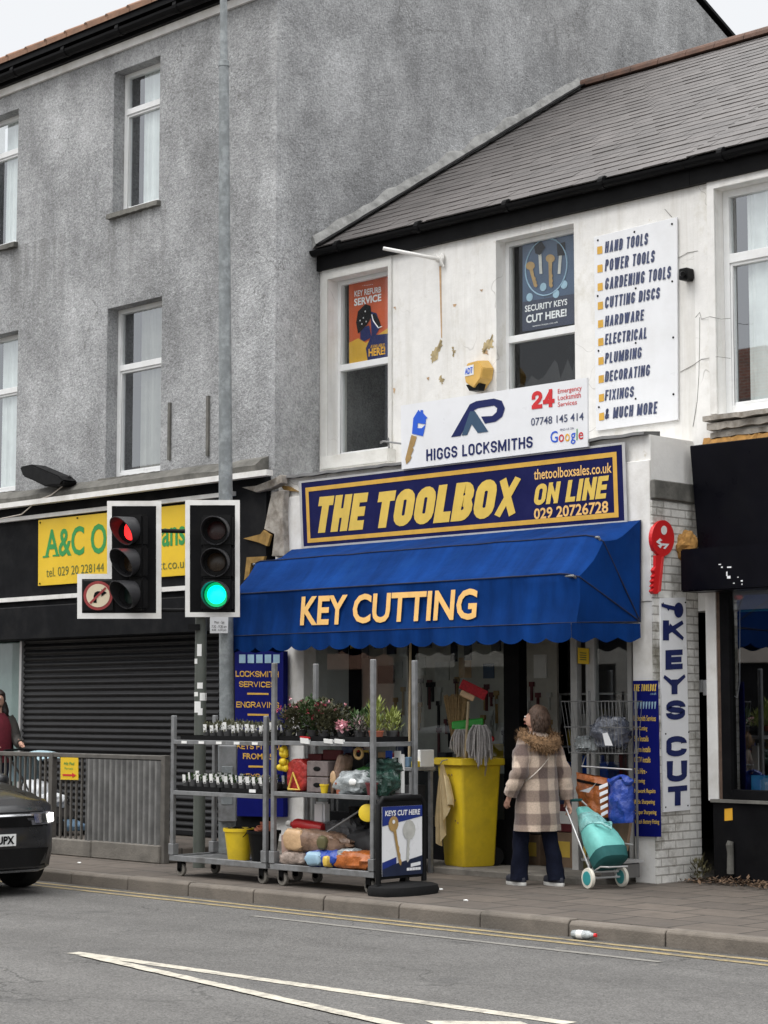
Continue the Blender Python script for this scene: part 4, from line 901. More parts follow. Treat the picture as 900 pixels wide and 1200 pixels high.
# shop front
f0, f1 = PY(850, 645, YR-0.1).z, PY(850, 518, YR-0.1).z
fx = PY(808, 525, YR-0.12).x
m = MB(); m.hexa([V(fx+.08, YR-0.12, f0), V(XE, YR-.12, f0), V(XE, YR+.04, f0), V(fx+.08, YR+.04, f0)], [V(fx, YR-0.12, f1), V(XE, YR-.12, f1), V(XE, YR+.04, f1), V(fx, YR+.04, f1)]); m.build('fascia', BLACKG, Rb, bevel=0.008)
b0, b1 = PY(850, 691, YR-0.42).z, PY(850, 640, YR-0.42).z
bx = PY(797, 660, YR-0.42).x
m = MB(); m.box(bx, XE, YR-0.42, YR-0.123, b0, b1); m.build('shutter_box', BLACKG, Rb, bevel=0.012, seg=2)
m = MB()
for x, y, w_, h_ in ((842, 661, 3, 1), (845, 664, 2, 1.5), (852, 664, 5, 1.5), (851, 670, 1.5, 5), (852, 675, 4, 3), (859, 683, 2, 1), (864, 676, 1.5, 1), (868, 680, 2.5, 1.5), (869, 684, 1, 1.5)):
    m.f([PY(x, y, YR-.424), PY(x+w_, y-.3, YR-.424), PY(x+w_, y+h_, YR-.424), PY(x, y+h_, YR-.424)])
m.build('paint_chip', SIGNW, Rb)
g = lambda x: PY(x, 850, YR).x
m = MB(); m.box(XR+0.004, g(832), YR+0.25, YR+0.35, 0, b1); m.build('side_panel', BLACKP, Rb)
m = MB(); m.box(g(831), g(843), YR-0.03, YR+0.25, PY(838, 938, YR).z, b1); m.build('post', WPAINT, Rb)
m = MB(); m.box(g(843)+.002, g(847), YR-0.02, YR+0.2, PY(838, 938, YR).z, b1); m.build('rusty_edge', M('brown_flaking_paint', (.11, .07, .05), .8, .4, 12), Rb)
zsl = PY(870, 937, YR).z
m = MB(); m.box(g(847)+.002, g(858), YR-0.03, YR+0.05, zsl, b1); m.box(g(858), XE, YR-0.03, YR+0.05, zsl, zsl+.09); m.build('shop_window_frame', BLACKP, Rb, bevel=0.005)
m = MB(); m.f([V(g(858), YR+.02, zsl+.09), V(XE, YR+.02, zsl+.09), V(XE, YR+.02, b1), V(g(858), YR+.02, b1)]); m.build('shop_pane', mat_glass('mirror_shop_glass', (0.5, 0.52, 0.55), 0.2), Rb)
m = MB(); m.box(g(838), XE, YR-0.06, YR+0.1, -0.01, zsl-.03); m.build('stall_riser', BLACKP, Rb, bevel=0.006)
m = MB(); m.box(g(838), XE, YR-0.1, YR+0.1, zsl-.03, zsl-.002); m.build('window_ledge', STONE, Rb)
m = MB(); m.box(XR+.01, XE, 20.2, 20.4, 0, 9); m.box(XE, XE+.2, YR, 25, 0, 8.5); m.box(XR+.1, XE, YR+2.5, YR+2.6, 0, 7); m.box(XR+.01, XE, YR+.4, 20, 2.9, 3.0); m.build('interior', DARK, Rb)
m = MB(); m.box(g(872), g(872)+.9, YR+.1, YR+.13, PY(880, 926, YR).z, PY(880, 909, YR).z); m.build('blue_card', M('cyan_card', (0.03, 0.28, 0.5), .5), Rb)
m = MB(); m.box(g(862), XE, YR+.1, YR+.12, PY(880, 716, YR).z, PY(880, 702, YR).z); m.build('teal_window_band', TEALW, Rb)
m = MB(); m.tube([PY(859, 700, YR+.06), PY(858, 790, YR+.06), PY(860, 815, YR+.06), PY(864, 818, YR+.06), PY(867, 800, YR+.06), PY(867, 702, YR+.06)], .006, 6); m.build('blind_cord', ALU, Rb)
m = MB(); m.tube([PY(856, 1024, YR-.09), PY(856, 1000, YR-.09), PY(855, 990, YR-.1), PY(856, 986, YR-.09)], [.035, .032, .036, .03], 10); m.build('waste_pipe', STONE, Rb)
S = MB().ext([PY(849, 948, YR-.064), PY(858, 947, YR-.064), PY(858.5, 961, YR-.064), PY(849, 962, YR-.064)], (0, .003, 0)).build('sticker', AMBERI, label='small amber sticker on the black shop front below the window', category='sticker')
for i, (a, b, t_, u_) in enumerate(((816, 822.5, 797, 811), (823.5, 830.5, 797, 814.5))):
    MB().ext([PY(a, t_, YR-.01+.2), PY(b, t_-.5, YR-.01+.2), PY(b, u_, YR-.01+.2), PY(a, u_+.5, YR-.01+.2)], (0, .03, 0)).build('switch_box', SIGNW, bevel=.004, label=('shorter white box on the dark strip beside the painted brick pier' if i == 0 else 'taller white box on the dark strip beside the cream post'), category='box', group='white boxes on the dark strip')
# ================================================================== AWNING
XAL, XAR = -16.23, XR-0.12
AW = thing('awning', V((XAL+XAR)/2, YP-0.05, 2.4), 'royal blue canvas awning with scalloped edge reading KEY CUTTING', 'awning')
PIV = V(0, YP-0.06, 2.43)
BARS = [V(0, YP-0.03, 3.39), V(0, 14.16, 3.215), V(0, 13.78, 2.84), V(0, 13.73, 2.39)]
m = MB(); nx = 60; prof = []
for a, b in zip(BARS, BARS[1:]):
    for k in range(6): prof.append((a.lerp(b, k/6), math.sin(math.pi*k/6)))
prof.append((BARS[-1], 0))
def sag(u, k, p):
    d = (p-PIV).normalized()
    s = -0.02*k*(1+0.5*mnoise.noise(V(u*9, p.z*3, 2)))+0.006*mnoise.noise(V(u*14, p.z*5, 1))-0.008*k*math.cos(u*2*math.pi*5)
    e_ = max(0, (abs(u-.5)*2-.93)/.07); s -= 0.075*e_**2.2*min(1, (p-PIV).y/-.35 if (p-PIV).y < 0 else 0)
    s += 0.012*mnoise.noise(V(u*22+p.z*5, p.z*2, 4))*k
    return p+d*s
grid = []
for p, k in prof:
    grid.append([m.v(V(XAL+(XAR-XAL)*i/nx, 0, 0)+sag(i/nx, k, p)) for i in range(nx+1)])
for r0, r1 in zip(grid, grid[1:]):
    for i in range(nx): m.bm.faces.new([r0[i], r0[i+1], r1[i+1], r1[i]])
for col, X in ((0, XAL), (nx, XAR)):     # fan shaped ends down to the pivot
    pv = V(X, PIV.y, PIV.z); rows = [[g_[col] for g_ in grid]]
    for t_ in (0.3, 0.6, 0.85):
        rows.append([m.v(g_[col].co.lerp(pv, t_)+V((0.012 if X > -13 else -0.012)*math.sin(math.pi*t_)*mnoise.noise(V(j*.4, t_*3, 0)), 0, 0)) for j, g_ in enumerate(grid)])
    c = m.v(pv)
    for ra_, rb_ in zip(rows, rows[1:]):
        for j in range(len(ra_)-1): m.bm.faces.new([ra_[j], ra_[j+1], rb_[j+1], rb_[j]])
    for j in range(len(rows[-1])-1): m.bm.faces.new([rows[-1][j], rows[-1][j+1], c])
m.build('canopy', CANV, AW, smooth=True, ang=50)
m = MB()
def valance(p0, p1, n, out):
    d = (p1-p0); k = n*8; tp = []; bt = []
    for i in range(k+1):
        u = i/k; ph = u*n; h = 0.13+0.045*abs(math.sin(math.pi*ph))
        w = out*(0.02*mnoise.noise(V(u*n*0.9, 3, 1))+0.012*math.sin(2*math.pi*ph))
        tp.append(m.v(p0+d*u)); bt.append(m.v(p0+d*u+V(0, 0, -h)+w))
    for i in range(k): m.bm.faces.new([tp[i], tp[i+1], bt[i+1], bt[i]])
f = BARS[3]
valance(V(XAL, f.y-.003, f.z-.004), V(XAR, f.y-.003, f.z-.004), 17, V(0, -1, 0)); valance(V(XAR+.003, f.y, f.z-.004), V(XAR+.003, PIV.y, PIV.z-.02), 3, V(1, 0, 0)); valance(V(XAL-.003, PIV.y, PIV.z-.02), V(XAL-.003, f.y, f.z-.004), 3, V(-1, 0, 0))
m.build('valance', CANV, AW, smooth=True)
m = MB()
for b in BARS[1:]:
    o_ = (b-PIV).normalized()*0.003
    line = [V(XAL+(XAR-XAL)*i/nx, 0, 0)+sag(i/nx, 0, b)+o_ for i in range(nx+1)]
    m.tube([V(XAL-.004, PIV.y, PIV.z)]+line+[V(XAR+.004, PIV.y, PIV.z)], 0.0075 if b is not BARS[3] else .006, 6)
line = V(XAR, 0, 0)+sag(1, 0, BARS[0]); m.tube([line, V(XAR+.003, PIV.y, PIV.z)], .009, 6)
m.build('seam', CANVD, AW)
m = MB()
for X in (XAL+.03, XAR-.03):
    for b in BARS[1:]: m.cyl(V(X, PIV.y, PIV.z), V(X, b.y+.015, b.z-.02), .012, n=8)
for b in BARS[1:]: m.cyl(V(XAL+.03, b.y+.02, b.z-.022), V(XAR-.03, b.y+.02, b.z-.022), .012, n=8)
m.build('frame', GALV, AW)
d1 = (BARS[3]-BARS[2]).normalized(); na = V(1, 0, 0).cross(d1).normalized(); na = -na if na.dot(BARS[2]-CP) > 0 else na
pa = lambda a, b: PP(a, b, BARS[2], na)
m = MB(); text(m, 'KEY', tq((352, 699.5, 733, 408, 697, 731.5), pa), 0.026, .1, .007); text(m, 'CUTTING', tq((414, 696.5, 731, 560, 689.5, 726), pa), 0.026, .1, .007); m.build('lettering', PEACH, AW)
# ================================================================== SIGNS ON THE WHITE SHOP
Yf = YP-0.04
pf = lambda a, b: PY(a, b, Yf)
q = [pf(353, 566), pf(729, 521), pf(732, 610), pf(356, 640.5)]
S = thing('shop_sign', (q[2]+q[3])/2, 'long navy fascia sign with gold border and slanted gold capitals', 'sign')
m = MB(); slab(m, q, 0.03); m.build('panel', NAVY, S)
m = MB(); strip_frame(m, q, -.008, -.03, 1.008, 1.03, .008, .03, 0.003); m.build('frame', ALU, S)
m = MB(); strip_frame(m, q, .015, .05, .985, .915, .011, .065); m.build('border', GOLD, S)
m = MB(); block(m, 'THE', tq((368.5, 583, 625, 432, 577, 620), pf), .31, .22, .06); block(m, 'TOOLBOX', tq((438, 577.5, 619.5, 611.5, 557.5, 604), pf), .31, .22, .05); m.build('lettering', YVINYL, S); m = MB(); block(m, 'ON LINE', tq((625, 568, 592.5, 714, 557, 583.5), pf), .25, .2, .07); m.build('lettering', YVINYL, S)
m = MB(); text(m, 'thetoolboxsales.co.uk', tq((626, 550, 562.5, 717, 542, 554), pf), .012); m.build('small_lettering', PEACH, S); m = MB(); text(m, '029 20726728', tq((626, 596, 609, 713, 586.5, 601), pf), .022); m.build('small_lettering', PEACH, S)
# locksmith board
Yh = YP-0.075
kh = lambda a, b: PY(360+a/2.647, 260+b/2.647, Yh)
q = [kh(290, 570), kh(868, 483), kh(870, 697), kh(293, 768)]
S = thing('shop_sign', (q[2]+q[3])/2, 'white locksmith board with navy emblem and red 24 above the navy fascia', 'sign')
m = MB(); slab(m, q, 0.025); m.build('panel', SIGNW, S); n_ = qnorm(q)
def shape(mb, pts, P_, n, lift=.004): mb.f([P_(*p)+n*lift for p in pts])
m = MB(); shape(m, [(447, 668), (505, 566), (525, 556), (580, 548), (604, 555), (614, 578), (606, 604), (585, 620), (552, 626), (540, 604), (575, 602), (588, 590), (590, 578), (580, 570), (530, 578), (519, 584), (476, 664)], kh, n_)
block(m, 'HIGGS LOCKSMITHS', [kh(370, 706), kh(700, 664), kh(700, 700), kh(370, 742)], .19, 0, .14); m.build('lettering', INK, S)
m = MB(); shape(m, [(506, 588), (521, 587), (563, 651), (530, 655), (511, 628), (497, 661), (480, 663)], kh, n_, .005); m.build('emblem_bar', TEAL, S)
m = MB(); block(m, '24', [kh(697, 527), kh(768, 517), kh(768, 573), kh(697, 582)], .26, 0, .05); m.build('red_lettering', REDI, S); m = MB()
for s_, a, b, x1, c, d in (('Emergency', 519, 537, 852, 507, 527), ('Locksmith', 540, 554, 849, 527, 545), ('Services', 560, 574, 837, 551, 566)): text(m, s_, [kh(778, a), kh(x1, c), kh(x1, d), kh(778, b)], .004)
m.build('red_lettering', REDI, S)
m = MB(); text(m, '07748 145 414', [kh(695, 609), kh(858, 591), kh(858, 615), kh(695, 633)], .008); m.build('phone_lettering', INKG, S); m = MB(); text(m, 'FIND US ON', [kh(785, 642), kh(828, 637), kh(828, 643), kh(785, 649)]); m.build('phone_lettering', INKG, S)
for s_, mt, x0, x1, t0, b0_ in (('G', BLUEI, 755, 778, 650, 686), ('o', REDI, 781, 797, 660, 684), ('o', AMBERI, 800, 815, 658, 682), ('g', BLUEI, 818, 833, 656, 690), ('l', GREENI, 836, 839, 643, 678), ('e', REDI, 842, 857, 653, 676)):
    m = MB(); text(m, s_, [kh(x0, t0), kh(x1, t0-2), kh(x1, b0_-2), kh(x0, b0_)], .008); m.build('logo_letter', mt, S)
m = MB(); k = lambda *p: shape(m, p, kh, n_, .005)
k((330, 609), (346, 583), (352, 590), (352, 584), (360, 584), (361, 594), (374, 608), (369, 612), (368, 628), (344, 624), (343, 640), (356, 640), (368, 628), (360, 665), (326, 657), (330, 609))
m.build('house_key_head', BLUEI, S)
m = MB(); k = lambda *p: shape(m, p, kh, n_, .005); k((324, 661), (341, 666), (333, 694), (328, 700), (331, 706), (322, 726), (325, 730), (319, 742), (308, 752), (305, 736)); m.build('key_blade', TAN, S)
m = MB()
for u in (.1, .3, .5):
    a_ = bil(q, u, .72); m.cyl(a_+V(0, .02, 0), V(a_.x, YW-.01, a_.z+.02), .014, n=8)
m.build('wall_strut', GALV, S)
# white services list
Yl = YW-0.03
kl = lambda a, b: PY(680+a/4.09, 240+b/4.09, Yl)
q = [kl(65, 155), kl(463, 58), kl(467, 1030), kl(75, 1083)]
S = thing('services_sign', (q[2]+q[3])/2, 'tall white board listing tools, from HAND TOOLS to MUCH MORE', 'sign')
m = MB(); slab(m, q, 0.02); m.build('panel', SIGNW, S, bevel=.002)
rows = [('HAND TOOLS', 178, 232, 328, 133, 190), ('POWER TOOLS', 264, 320, 360, 216, 274), ('GARDENING TOOLS', 352, 408, 438, 292, 352), ('CUTTING DISCS', 443, 498, 385, 394, 448), ('HARDWARE', 534, 585, 308, 501, 553), ('ELECTRICAL', 620, 672, 323, 586, 640), ('PLUMBING', 711, 763, 297, 680, 733), ('DECORATING', 799, 850, 337, 764, 818), ('FIXINGS', 889, 940, 260, 868, 921), ('& MUCH MORE', 977, 1030, 372, 942, 1000)]
for i, (s_, a, c, x1, d, e) in enumerate(rows):
    m = MB(); block(m, s_, [kl(118, a), kl(x1, d), kl(x1, e), kl(118, c)], .185, .1, .12); m.build('lettering', INKG, S)
    b = MB(); x0 = 82+i*1.0; y = c-32; b.f([kl(x0, y+2)+V(0, -.004, 0), kl(x0+24, y-3)+V(0, -.004, 0), kl(x0+25, y+33)+V(0, -.004, 0), kl(x0, y+38)+V(0, -.004, 0)]); b.build('bullet', GOLD, S)
m = MB()
for a, c in ((85, 170), (260, 130), (440, 92), (84, 437), (441, 367), (88, 700), (446, 636), (90, 970), (447, 908), (266, 400), (266, 662), (266, 930)): m.lathe(kl(a, c), [(.011, 0), (.011, .005)], 8, (0, -1, 0))
m.build('screw', GUTT, S)
# security light, alarm, flag bracket, catch
S = thing('security_light', PY(800, 326, YW-.02), 'small black security lamp beside the tool list board', 'lamp')
m = MB(); m.ext([PY(795, 315, YW-.12), PY(805, 313, YW-.12), PY(806, 324, YW-.12), PY(804, 328, YW-.12), PY(795, 328, YW-.12)], (0, .115, 0)); m.build('housing', BLACKPL, S, bevel=.008)
m = MB(); m.cyl(PY(800, 321, YW-.12), PY(800, 321, YW-.19), .03, .024); m.build('sensor', BLACKPL, S)
Ya = YW-0.17
S = thing('alarm_box', PY(552, 456, YW-.02), 'amber hexagonal burglar alarm box on the white wall', 'alarm box')
hx = [(541, 440), (545, 424), (560, 419), (569, 429), (566, 445), (552, 458)]
hx = [PY(542, 438, Ya), PY(546, 424, Ya), PY(561, 420, Ya), PY(567, 430, Ya), PY(565, 443, Ya), PY(555, 457, Ya), PY(544, 450, Ya)]
m = MB(); c0 = sum(hx, Vector())/7; m.hexa([c0+(p-c0)*.86+V(0, 0, 0) for p in hx], [c0+(p-c0)*1.0+V(0, .166, 0) for p in hx]); m.build('case', ALARM, S, bevel=.008, seg=2)
pa2 = lambda a, b: PY(a, b, Ya-.004)
m = MB(); m.f([pa2(543.5, 430), pa2(555, 427), pa2(555, 439), pa2(543.5, 441.5)]); m.build('label_plate', SIGNW, S)
m = MB(); text(m, 'ADT', [PY(545, 432, Ya-.006), PY(554, 429.8, Ya-.006), PY(554, 437, Ya-.006), PY(545, 439, Ya-.006)], .02); m.build('lettering', BLUEI, S)
m = MB(); m.ext([PY(546, 451, Ya+.02), PY(562, 449, Ya+.02), PY(560, 457, Ya+.02), PY(550, 458, Ya+.02)], (0, .1, 0)); m.build('strobe', BLACKPL, S)
S = thing('flag_bracket', PY(516, 303, YW), 'white painted flagpole stub sticking out of the wall beneath the gutter', 'bracket')
a = PY(516, 304, YW-.03); e = PY(449, 291, YW-.55)
m = MB(); m.cyl(a, e, .022, .02, 10); m.build('pole_stub', WPAINT, S)
m = MB(); m.lathe(a+V(0, .028, 0), [(.075, 0), (.07, .02), (.04, .03), (.032, .07)], 10, (-.5, -.85, .1)); m.tube([a+V(-.05, 0, .06), a+V(.02, -.03, 0), a+V(.05, 0, -.09)], .014, 6); m.build('wall_plate', WPAINT, S)
S = thing('sign_stay', PY(455, 519, YW-.03), 'thin metal stay beside the lower left window of the white wall', 'bracket')
m = MB(); m.tube([PY(446, 519, YW-.1), PY(449, 517, YW-.12), PY(471, 520, YW-.12)], .012, 6); m.tube([PY(455, 513, YW-.1), PY(456, 525, YW-.1)], .01, 6); m.build('rod', GALV, S)
# bare patches and a crack in the wall paint, a rust stain below the bracket (part of the house)
m = MB(); r = random.Random(2)
def blob(mb, pts, Y, jit=1.5):
    o_ = []
    for a, b in zip(pts, pts[1:]+pts[:1]):
        for k in range(9): o_.append(PY(a[0]+(b[0]-a[0])*k/9+r.uniform(-jit, jit), a[1]+(b[1]-a[1])*k/9+r.uniform(-jit, jit), Y))
    c_ = mb.v(sum(o_, Vector())/len(o_)); vv = [mb.v(p) for p in o_]
    for i in range(len(vv)): mb.bm.faces.new([vv[i], vv[(i+1) % len(vv)], c_])
yb = YW-.003
for pts in ([(517, 398), (518, 405), (512, 420), (506, 425), (504, 416)], [(530, 406), (534, 411), (531, 418)], [(516, 440), (521, 444), (519, 450), (515, 447)], [(578, 392), (578, 407), (570, 409), (566, 415), (565, 405)]): m = MB(); blob(m, pts, yb); m.build('bare_plaster', RUSTST, Bd)
m = MB(); m.f([PY(514.5, 312, yb), PY(517, 312, yb), PY(518, 396, yb), PY(516.8, 396, yb)]); m.build('rust_stain', TANB, Bd)
for pts in ([(461, 360), (463, 359), (464, 363)], [(530, 357), (535, 356), (533, 360)], [(460, 455), (463, 455), (462, 461)], [(500, 443), (503, 442), (502, 446)], [(562, 340), (566, 339), (565, 342)], [(566, 414), (571, 410), (572, 416)]): m = MB(); blob(m, pts, yb, .6); m.build('paint_chip', TANB, Bd)
m = MB()
for pts in (((815, 372), (820, 366), (822, 374), (832, 371), (845, 374), (856, 373)), ((797, 436), (812, 428), (822, 421), (841, 418), (856, 420)), ((820, 372), (820, 395), (819, 440), (817, 470), (812, 500)), ((779, 245), (787, 254)), ((790, 305), (806, 296), (818, 294))):
    m.tube([PY(x, y, (YW-.005 if x < 832 else YW-.031)) for x, y in pts], .0025, 5)
m.build('crack', STONE, Rb)
# red key board
Xk = XR+0.03
S = thing('key_sign', PX(775, 660, Xk), 'big red key shaped sign standing out from the painted brick pier', 'sign')
kr = lambda a, b: PX(700+a/4.5, 560+b/4.5, Xk)
bow = [kr(347+59*math.cos(t_)*(1), 318+95*math.sin(t_)) for t_ in [math.pi*0.62+i*math.pi*1.72/26 for i in range(27)]]
out = bow+[kr(352, 415), kr(343, 500), kr(330, 596), kr(318, 612), kr(300, 612), kr(288, 598), kr(300, 580), kr(291, 572), kr(301, 556), kr(292, 545), kr(303, 528), kr(296, 520), kr(306, 505), kr(297, 488), kr(308, 470), kr(308, 410)]
m = MB(); m.ext(out, (-.04, 0, 0)); m.build('board', REDKEY, S)
nX = V(1, 0, 0)
m = MB(); m.f([kr(350+16*math.cos(t_), 276+24*math.sin(t_))+nX*.004 for t_ in [i*math.pi/8 for i in range(16)]]); m.build('hole', WPAINT, S)
m = MB(); m.ext([kr(338, 418)+nX*.002, kr(349, 414)+nX*.002, kr(332, 598)+nX*.002, kr(318, 604)+nX*.002], (.006, 0, 0)); m.build('groove', M('pale_red', (.7, .06, .06), .4), S)
m = MB()
for pts in (((308, 338), (328, 318), (342, 330), (326, 336), (345, 352), (330, 372), (316, 356), (330, 354)), ((340, 345), (378, 348), (356, 376), (345, 372), (360, 356), (342, 358))): m.f([kr(*p)+nX*.004 for p in pts])
m.build('emblem', SIGNW, S)
# KEYS CUT board on the side of the pier
Xs = XR+0.02
ps = lambda a, b: PX(a, b, Xs)
q = [ps(774, 701), ps(803.5, 700), ps(809, 949), ps(777.5, 952)]
S = thing('keys_sign', (q[2]+q[3])/2, 'tall white board on the brick pier reading KEYS CUT downwards', 'sign')
m = MB(); slab(m, q, 0.018); m.build('panel', SIGNW, S); n_ = qnorm(q)
m = MB()
for s_, t_ in (('K', (776.5, 727, 750.5, 801, 727, 750.5)), ('E', (779.5, 762, 785, 799.5, 761, 784)), ('Y', (777, 791, 814, 803, 790, 813)), ('S', (780, 821, 844, 803, 820, 843)), ('C', (780, 863, 887, 804.5, 862, 886)), ('U', (781, 892, 917, 805, 891, 915)), ('T', (782.5, 922, 945, 805, 920, 943))): block(m, s_, tq(t_, ps), .5, hr=.56); m.build('letter', INK, S); m = MB()
m.f([ps(795+5.5*math.cos(t_), 715+9*math.sin(t_))+n_*.004 for t_ in [i*math.pi/8 for i in range(16)]]); m.f([ps(*p)+n_*.0052 for p in ((774.5, 707), (792, 711), (792, 716), (784, 714), (783, 716), (781, 713), (775, 711))]); m.build('lettering', INK, S)
m = MB()
for a, b in ((777, 707), (803, 706), (780, 860), (807, 858), (780, 946), (806, 944)): m.lathe(ps(a, b), [(.008, 0), (.008, .004)], 8, (1, 0, 0))
m.build('screw', GUTT, S)
# blue price list on the pilaster
pb = lambda a, b: PY(720+a/4.283, 780+b/4.283, YP-.03)
q = [pb(92, 76), pb(215, 74), pb(231, 860), pb(101, 857)]
S = thing('price_list_sign', (q[2]+q[3])/2, 'narrow tall blue sign with yellow list lettering on the white pilaster', 'sign')
m = MB(); slab(m, q, 0.015); m.build('panel', LBLUE, S)
m = MB(); block(m, 'THE TOOLBOX', [pb(96, 95), pb(213, 92), pb(214, 128), pb(97, 128)], .2, .15, .1)
L_ = [('Locksmith Services', 250, 209), ('Key Cutting', 303, 166), ('Safe installs', 352, 172), ('Alarm installs', 406, 182), ('CCTV installs', 458, 182), ('Tool Hire -', 515, 164), ('Engraving', 567, 154), ('Network Repairs', 618, 207), ('Blade Sharpening', 672, 204), ('Clipper Sharpening', 724, 212), ('Watch Battery Fitting', 772, 226)]
for i, (s_, y, x1) in enumerate(L_): m.build('lettering', YVINYL, S); m = MB(); text(m, s_, [pb(99+i*.4, y), pb(x1, y), pb(x1, y+29), pb(99+i*.4, y+27)], .012)
m.build('lettering', YVINYL, S)
m = MB()
for i in range(8):
    x = 100+i*14.5; m.f([pb(x, 182)+V(0, -.004, 0), pb(x+9, 180)+V(0, -.004, 0), pb(x+9, 190)+V(0, -.004, 0), pb(x+5, 217)+V(0, -.004, 0), pb(x+1, 217)+V(0, -.004, 0)])
m.build('key_print', LBL, S); m = MB(); text(m, '.co.uk', [pb(180, 134), pb(212, 133), pb(212, 146), pb(180, 147)]); m.build('key_print', LBL, S)
# blue locksmith services board by the left pilaster
Yb = YL-0.1
pl2 = lambda a, b: PY(180+a/4.0, 740+b/4.0, Yb)
q = [pl2(380, 90), pl2(608, 92), pl2(608, 870), pl2(384, 865)]
S = thing('services_sign', (q[2]+q[3])/2, 'navy board with gold words LOCKSMITH SERVICES under the awning\'s far end', 'sign')
m = MB(); slab(m, q, 0.068); m.build('panel', LBLUE, S)
m = MB()
for s_, x0, x1, y0, y1 in (('LOCKSMITH', 386, 588, 184, 212), ('SERVICES', 402, 572, 233, 260), ('ENGRAVING', 389, 590, 328, 356), ('KEYS FITTED', 392, 590, 525, 551), ('FROM £5', 420, 560, 570, 598), ('KEYS CUT', 412, 580, 665, 690)): (text if '£' in s_ else block)(m, s_, [pl2(x0, y0), pl2(x1, y0+3), pl2(x1, y1+3), pl2(x0, y1)], .02 if '£' in s_ else .2); m.build('lettering', GOLD, S); m = MB()
for y, x0, x1 in ((287, 440, 540), (385, 442, 540), (628, 446, 530)): m.f([pl2(x0, y)+V(0, -.004, 0), pl2(x1, y+2)+V(0, -.004, 0), pl2(x1, y+10)+V(0, -.004, 0), pl2(x0, y+9)+V(0, -.004, 0)]); m.build('gold_rule', GOLD, S); m = MB()
m.bm.free()
m = MB(); r = random.Random(6)
for i in range(5): x = 402+i*40; m.f([pl2(x, 108)+V(0, -.004, 0), pl2(x+30, 108)+V(0, -.004, 0), pl2(x+30, 148)+V(0, -.004, 0), pl2(x, 148)+V(0, -.004, 0)])
m.build('picture_print', LBL, S)
# ================================================================== LAMP POST, SIGNALS
DL = 21.0
LP0 = PD(266, 1003, DL); LPx = lambda x, y: PD(x, y, DL)
top = LPx(263, 540); bx_, by_ = LP0.x, LP0.y
S = thing('lamp_post', V(bx_, by_, 0), 'tall blotchy galvanised lamp column behind the traffic lights', 'lamp post')
lean = (LPx(262, 0)-LPx(264.5, 600)); lean = lean/lean.z; base = V(bx_, by_, 0)-V(0, 0, 0)
b0 = LPx(264.5, 600)-lean*LPx(264.5, 600).z
P_ = lambda z: b0+lean*z
z1, z2, z3 = LPx(266, 560).z, LPx(263, 75).z, LPx(270, 740).z
m = MB(); m.loft([m.ring(P_(z), V(1, 0, 0), V(0, 1, 0), r_, r_, 16) for z, r_ in ((0, .092), (1.3, .092), (1.36, .078), (z3, .076), (z1, .075), (z2-.02, .055), (z2, .055))]); m.build('column', GALVL, S, smooth=True)
m = MB(); m.loft([m.ring(P_(z), V(1, 0, 0), V(0, 1, 0), r_, r_, 16) for z, r_ in ((z2-.03, .062), (z2+.03, .06), (z2+.04, .043), (10.6, .035))]); m.tube([P_(10.6), P_(11.0)+V(.1, -.2, 0), P_(11.3)+V(.4, -.6, 0)], .03, 8); m.build('shaft', GALVL, S, smooth=True)
m = MB(); m.ball(P_(11.3)+V(.55, -.85, .02), .16, .34, .08, 12, 8); m.build('lantern', GUTT, S, smooth=True)
m = MB(); c_ = PD(267, 918, DL-.13); m.ob(c_, RT*.095, FH*.05, V(0, 0, .4)); m.build('service_box', GALV, S, bevel=.01); m = MB(); m.ob(c_-FH*.056+V(-.005, 0, -.02), RT*.06, FH*.006, V(0, 0, .2)); m.build('service_door', GALVL, S, bevel=.004)
# parking plate
q = [PD(246, 722.5, DL-.1), PD(267.5, 722.5, DL-.1), PD(267, 742, DL-.1), PD(246, 742, DL-.1)]
T = thing('parking_plate', (q[2]+q[3])/2, 'small white parking times plate hanging on the lamp column', 'sign')
m = MB(); slab(m, q, .008); m.build('plate', SIGNW, T)
m = MB(); text(m, 'Mon - Sat', subq(q, .25, .58, .8, .74), 0); text(m, '7.30 - 9.30 am', subq(q, .1, .32, .92, .48), 0); text(m, '4.00 - 6.00 pm', subq(q, .1, .1, .92, .26), 0); m.build('lettering', GUTT, T)
# traffic signals
DT = 20.3; DB = DT-0.16
TB = PD(233, 1012, DT); TB.z = 0
S = thing('traffic_light', TB, 'traffic signals on a grey green pole showing red and green', 'traffic light')
pt = lambda a, b, d=0.0: PD(a, b, DB-d)
m = MB(); m.cyl(TB, V(TB.x, TB.y, PD(233, 590, DT).z), .062, .06, 16); m.build('pole', POLEM, S, smooth=True)
m = MB()
for (x, y, w, h) in ((225.5, 755, 5, 14), (222, 772, 4, 6), (226, 800, 6, 7), (222, 811, 5, 5), (229, 812, 7, 9), (227, 830, 5, 8), (223, 822, 7, 13), (225, 903, 4, 8), (231, 690, 4, 8)):
    pts = []
    for i in range(5):
        X = x+4+w*i/4; a = (X-233)/6.6; a = max(-1, min(1, a)); pts.append(V(TB.x, TB.y, 0)+RT*(.0635*a)-FH*(.0635*math.sqrt(1-a*a)))
    t0, t1 = PD(233, y, DT).z, PD(233, y+h, DT).z
    up_ = [m.v(p+V(0, 0, t0)) for p in pts]; dn_ = [m.v(p+V(0, 0, t1)) for p in pts]
    for i in range(4): m.bm.faces.new([dn_[i], dn_[i+1], up_[i+1], up_[i]])
    m.build('sticker', LABELW, S); m = MB()
m.bm.free()
r_out = [pt(217, 586), pt(281, 586), pt(281, 723), pt(217, 723)]; r_in = [pt(222.5, 592), pt(275.5, 592), pt(275.5, 717.5), pt(222.5, 717.5)]
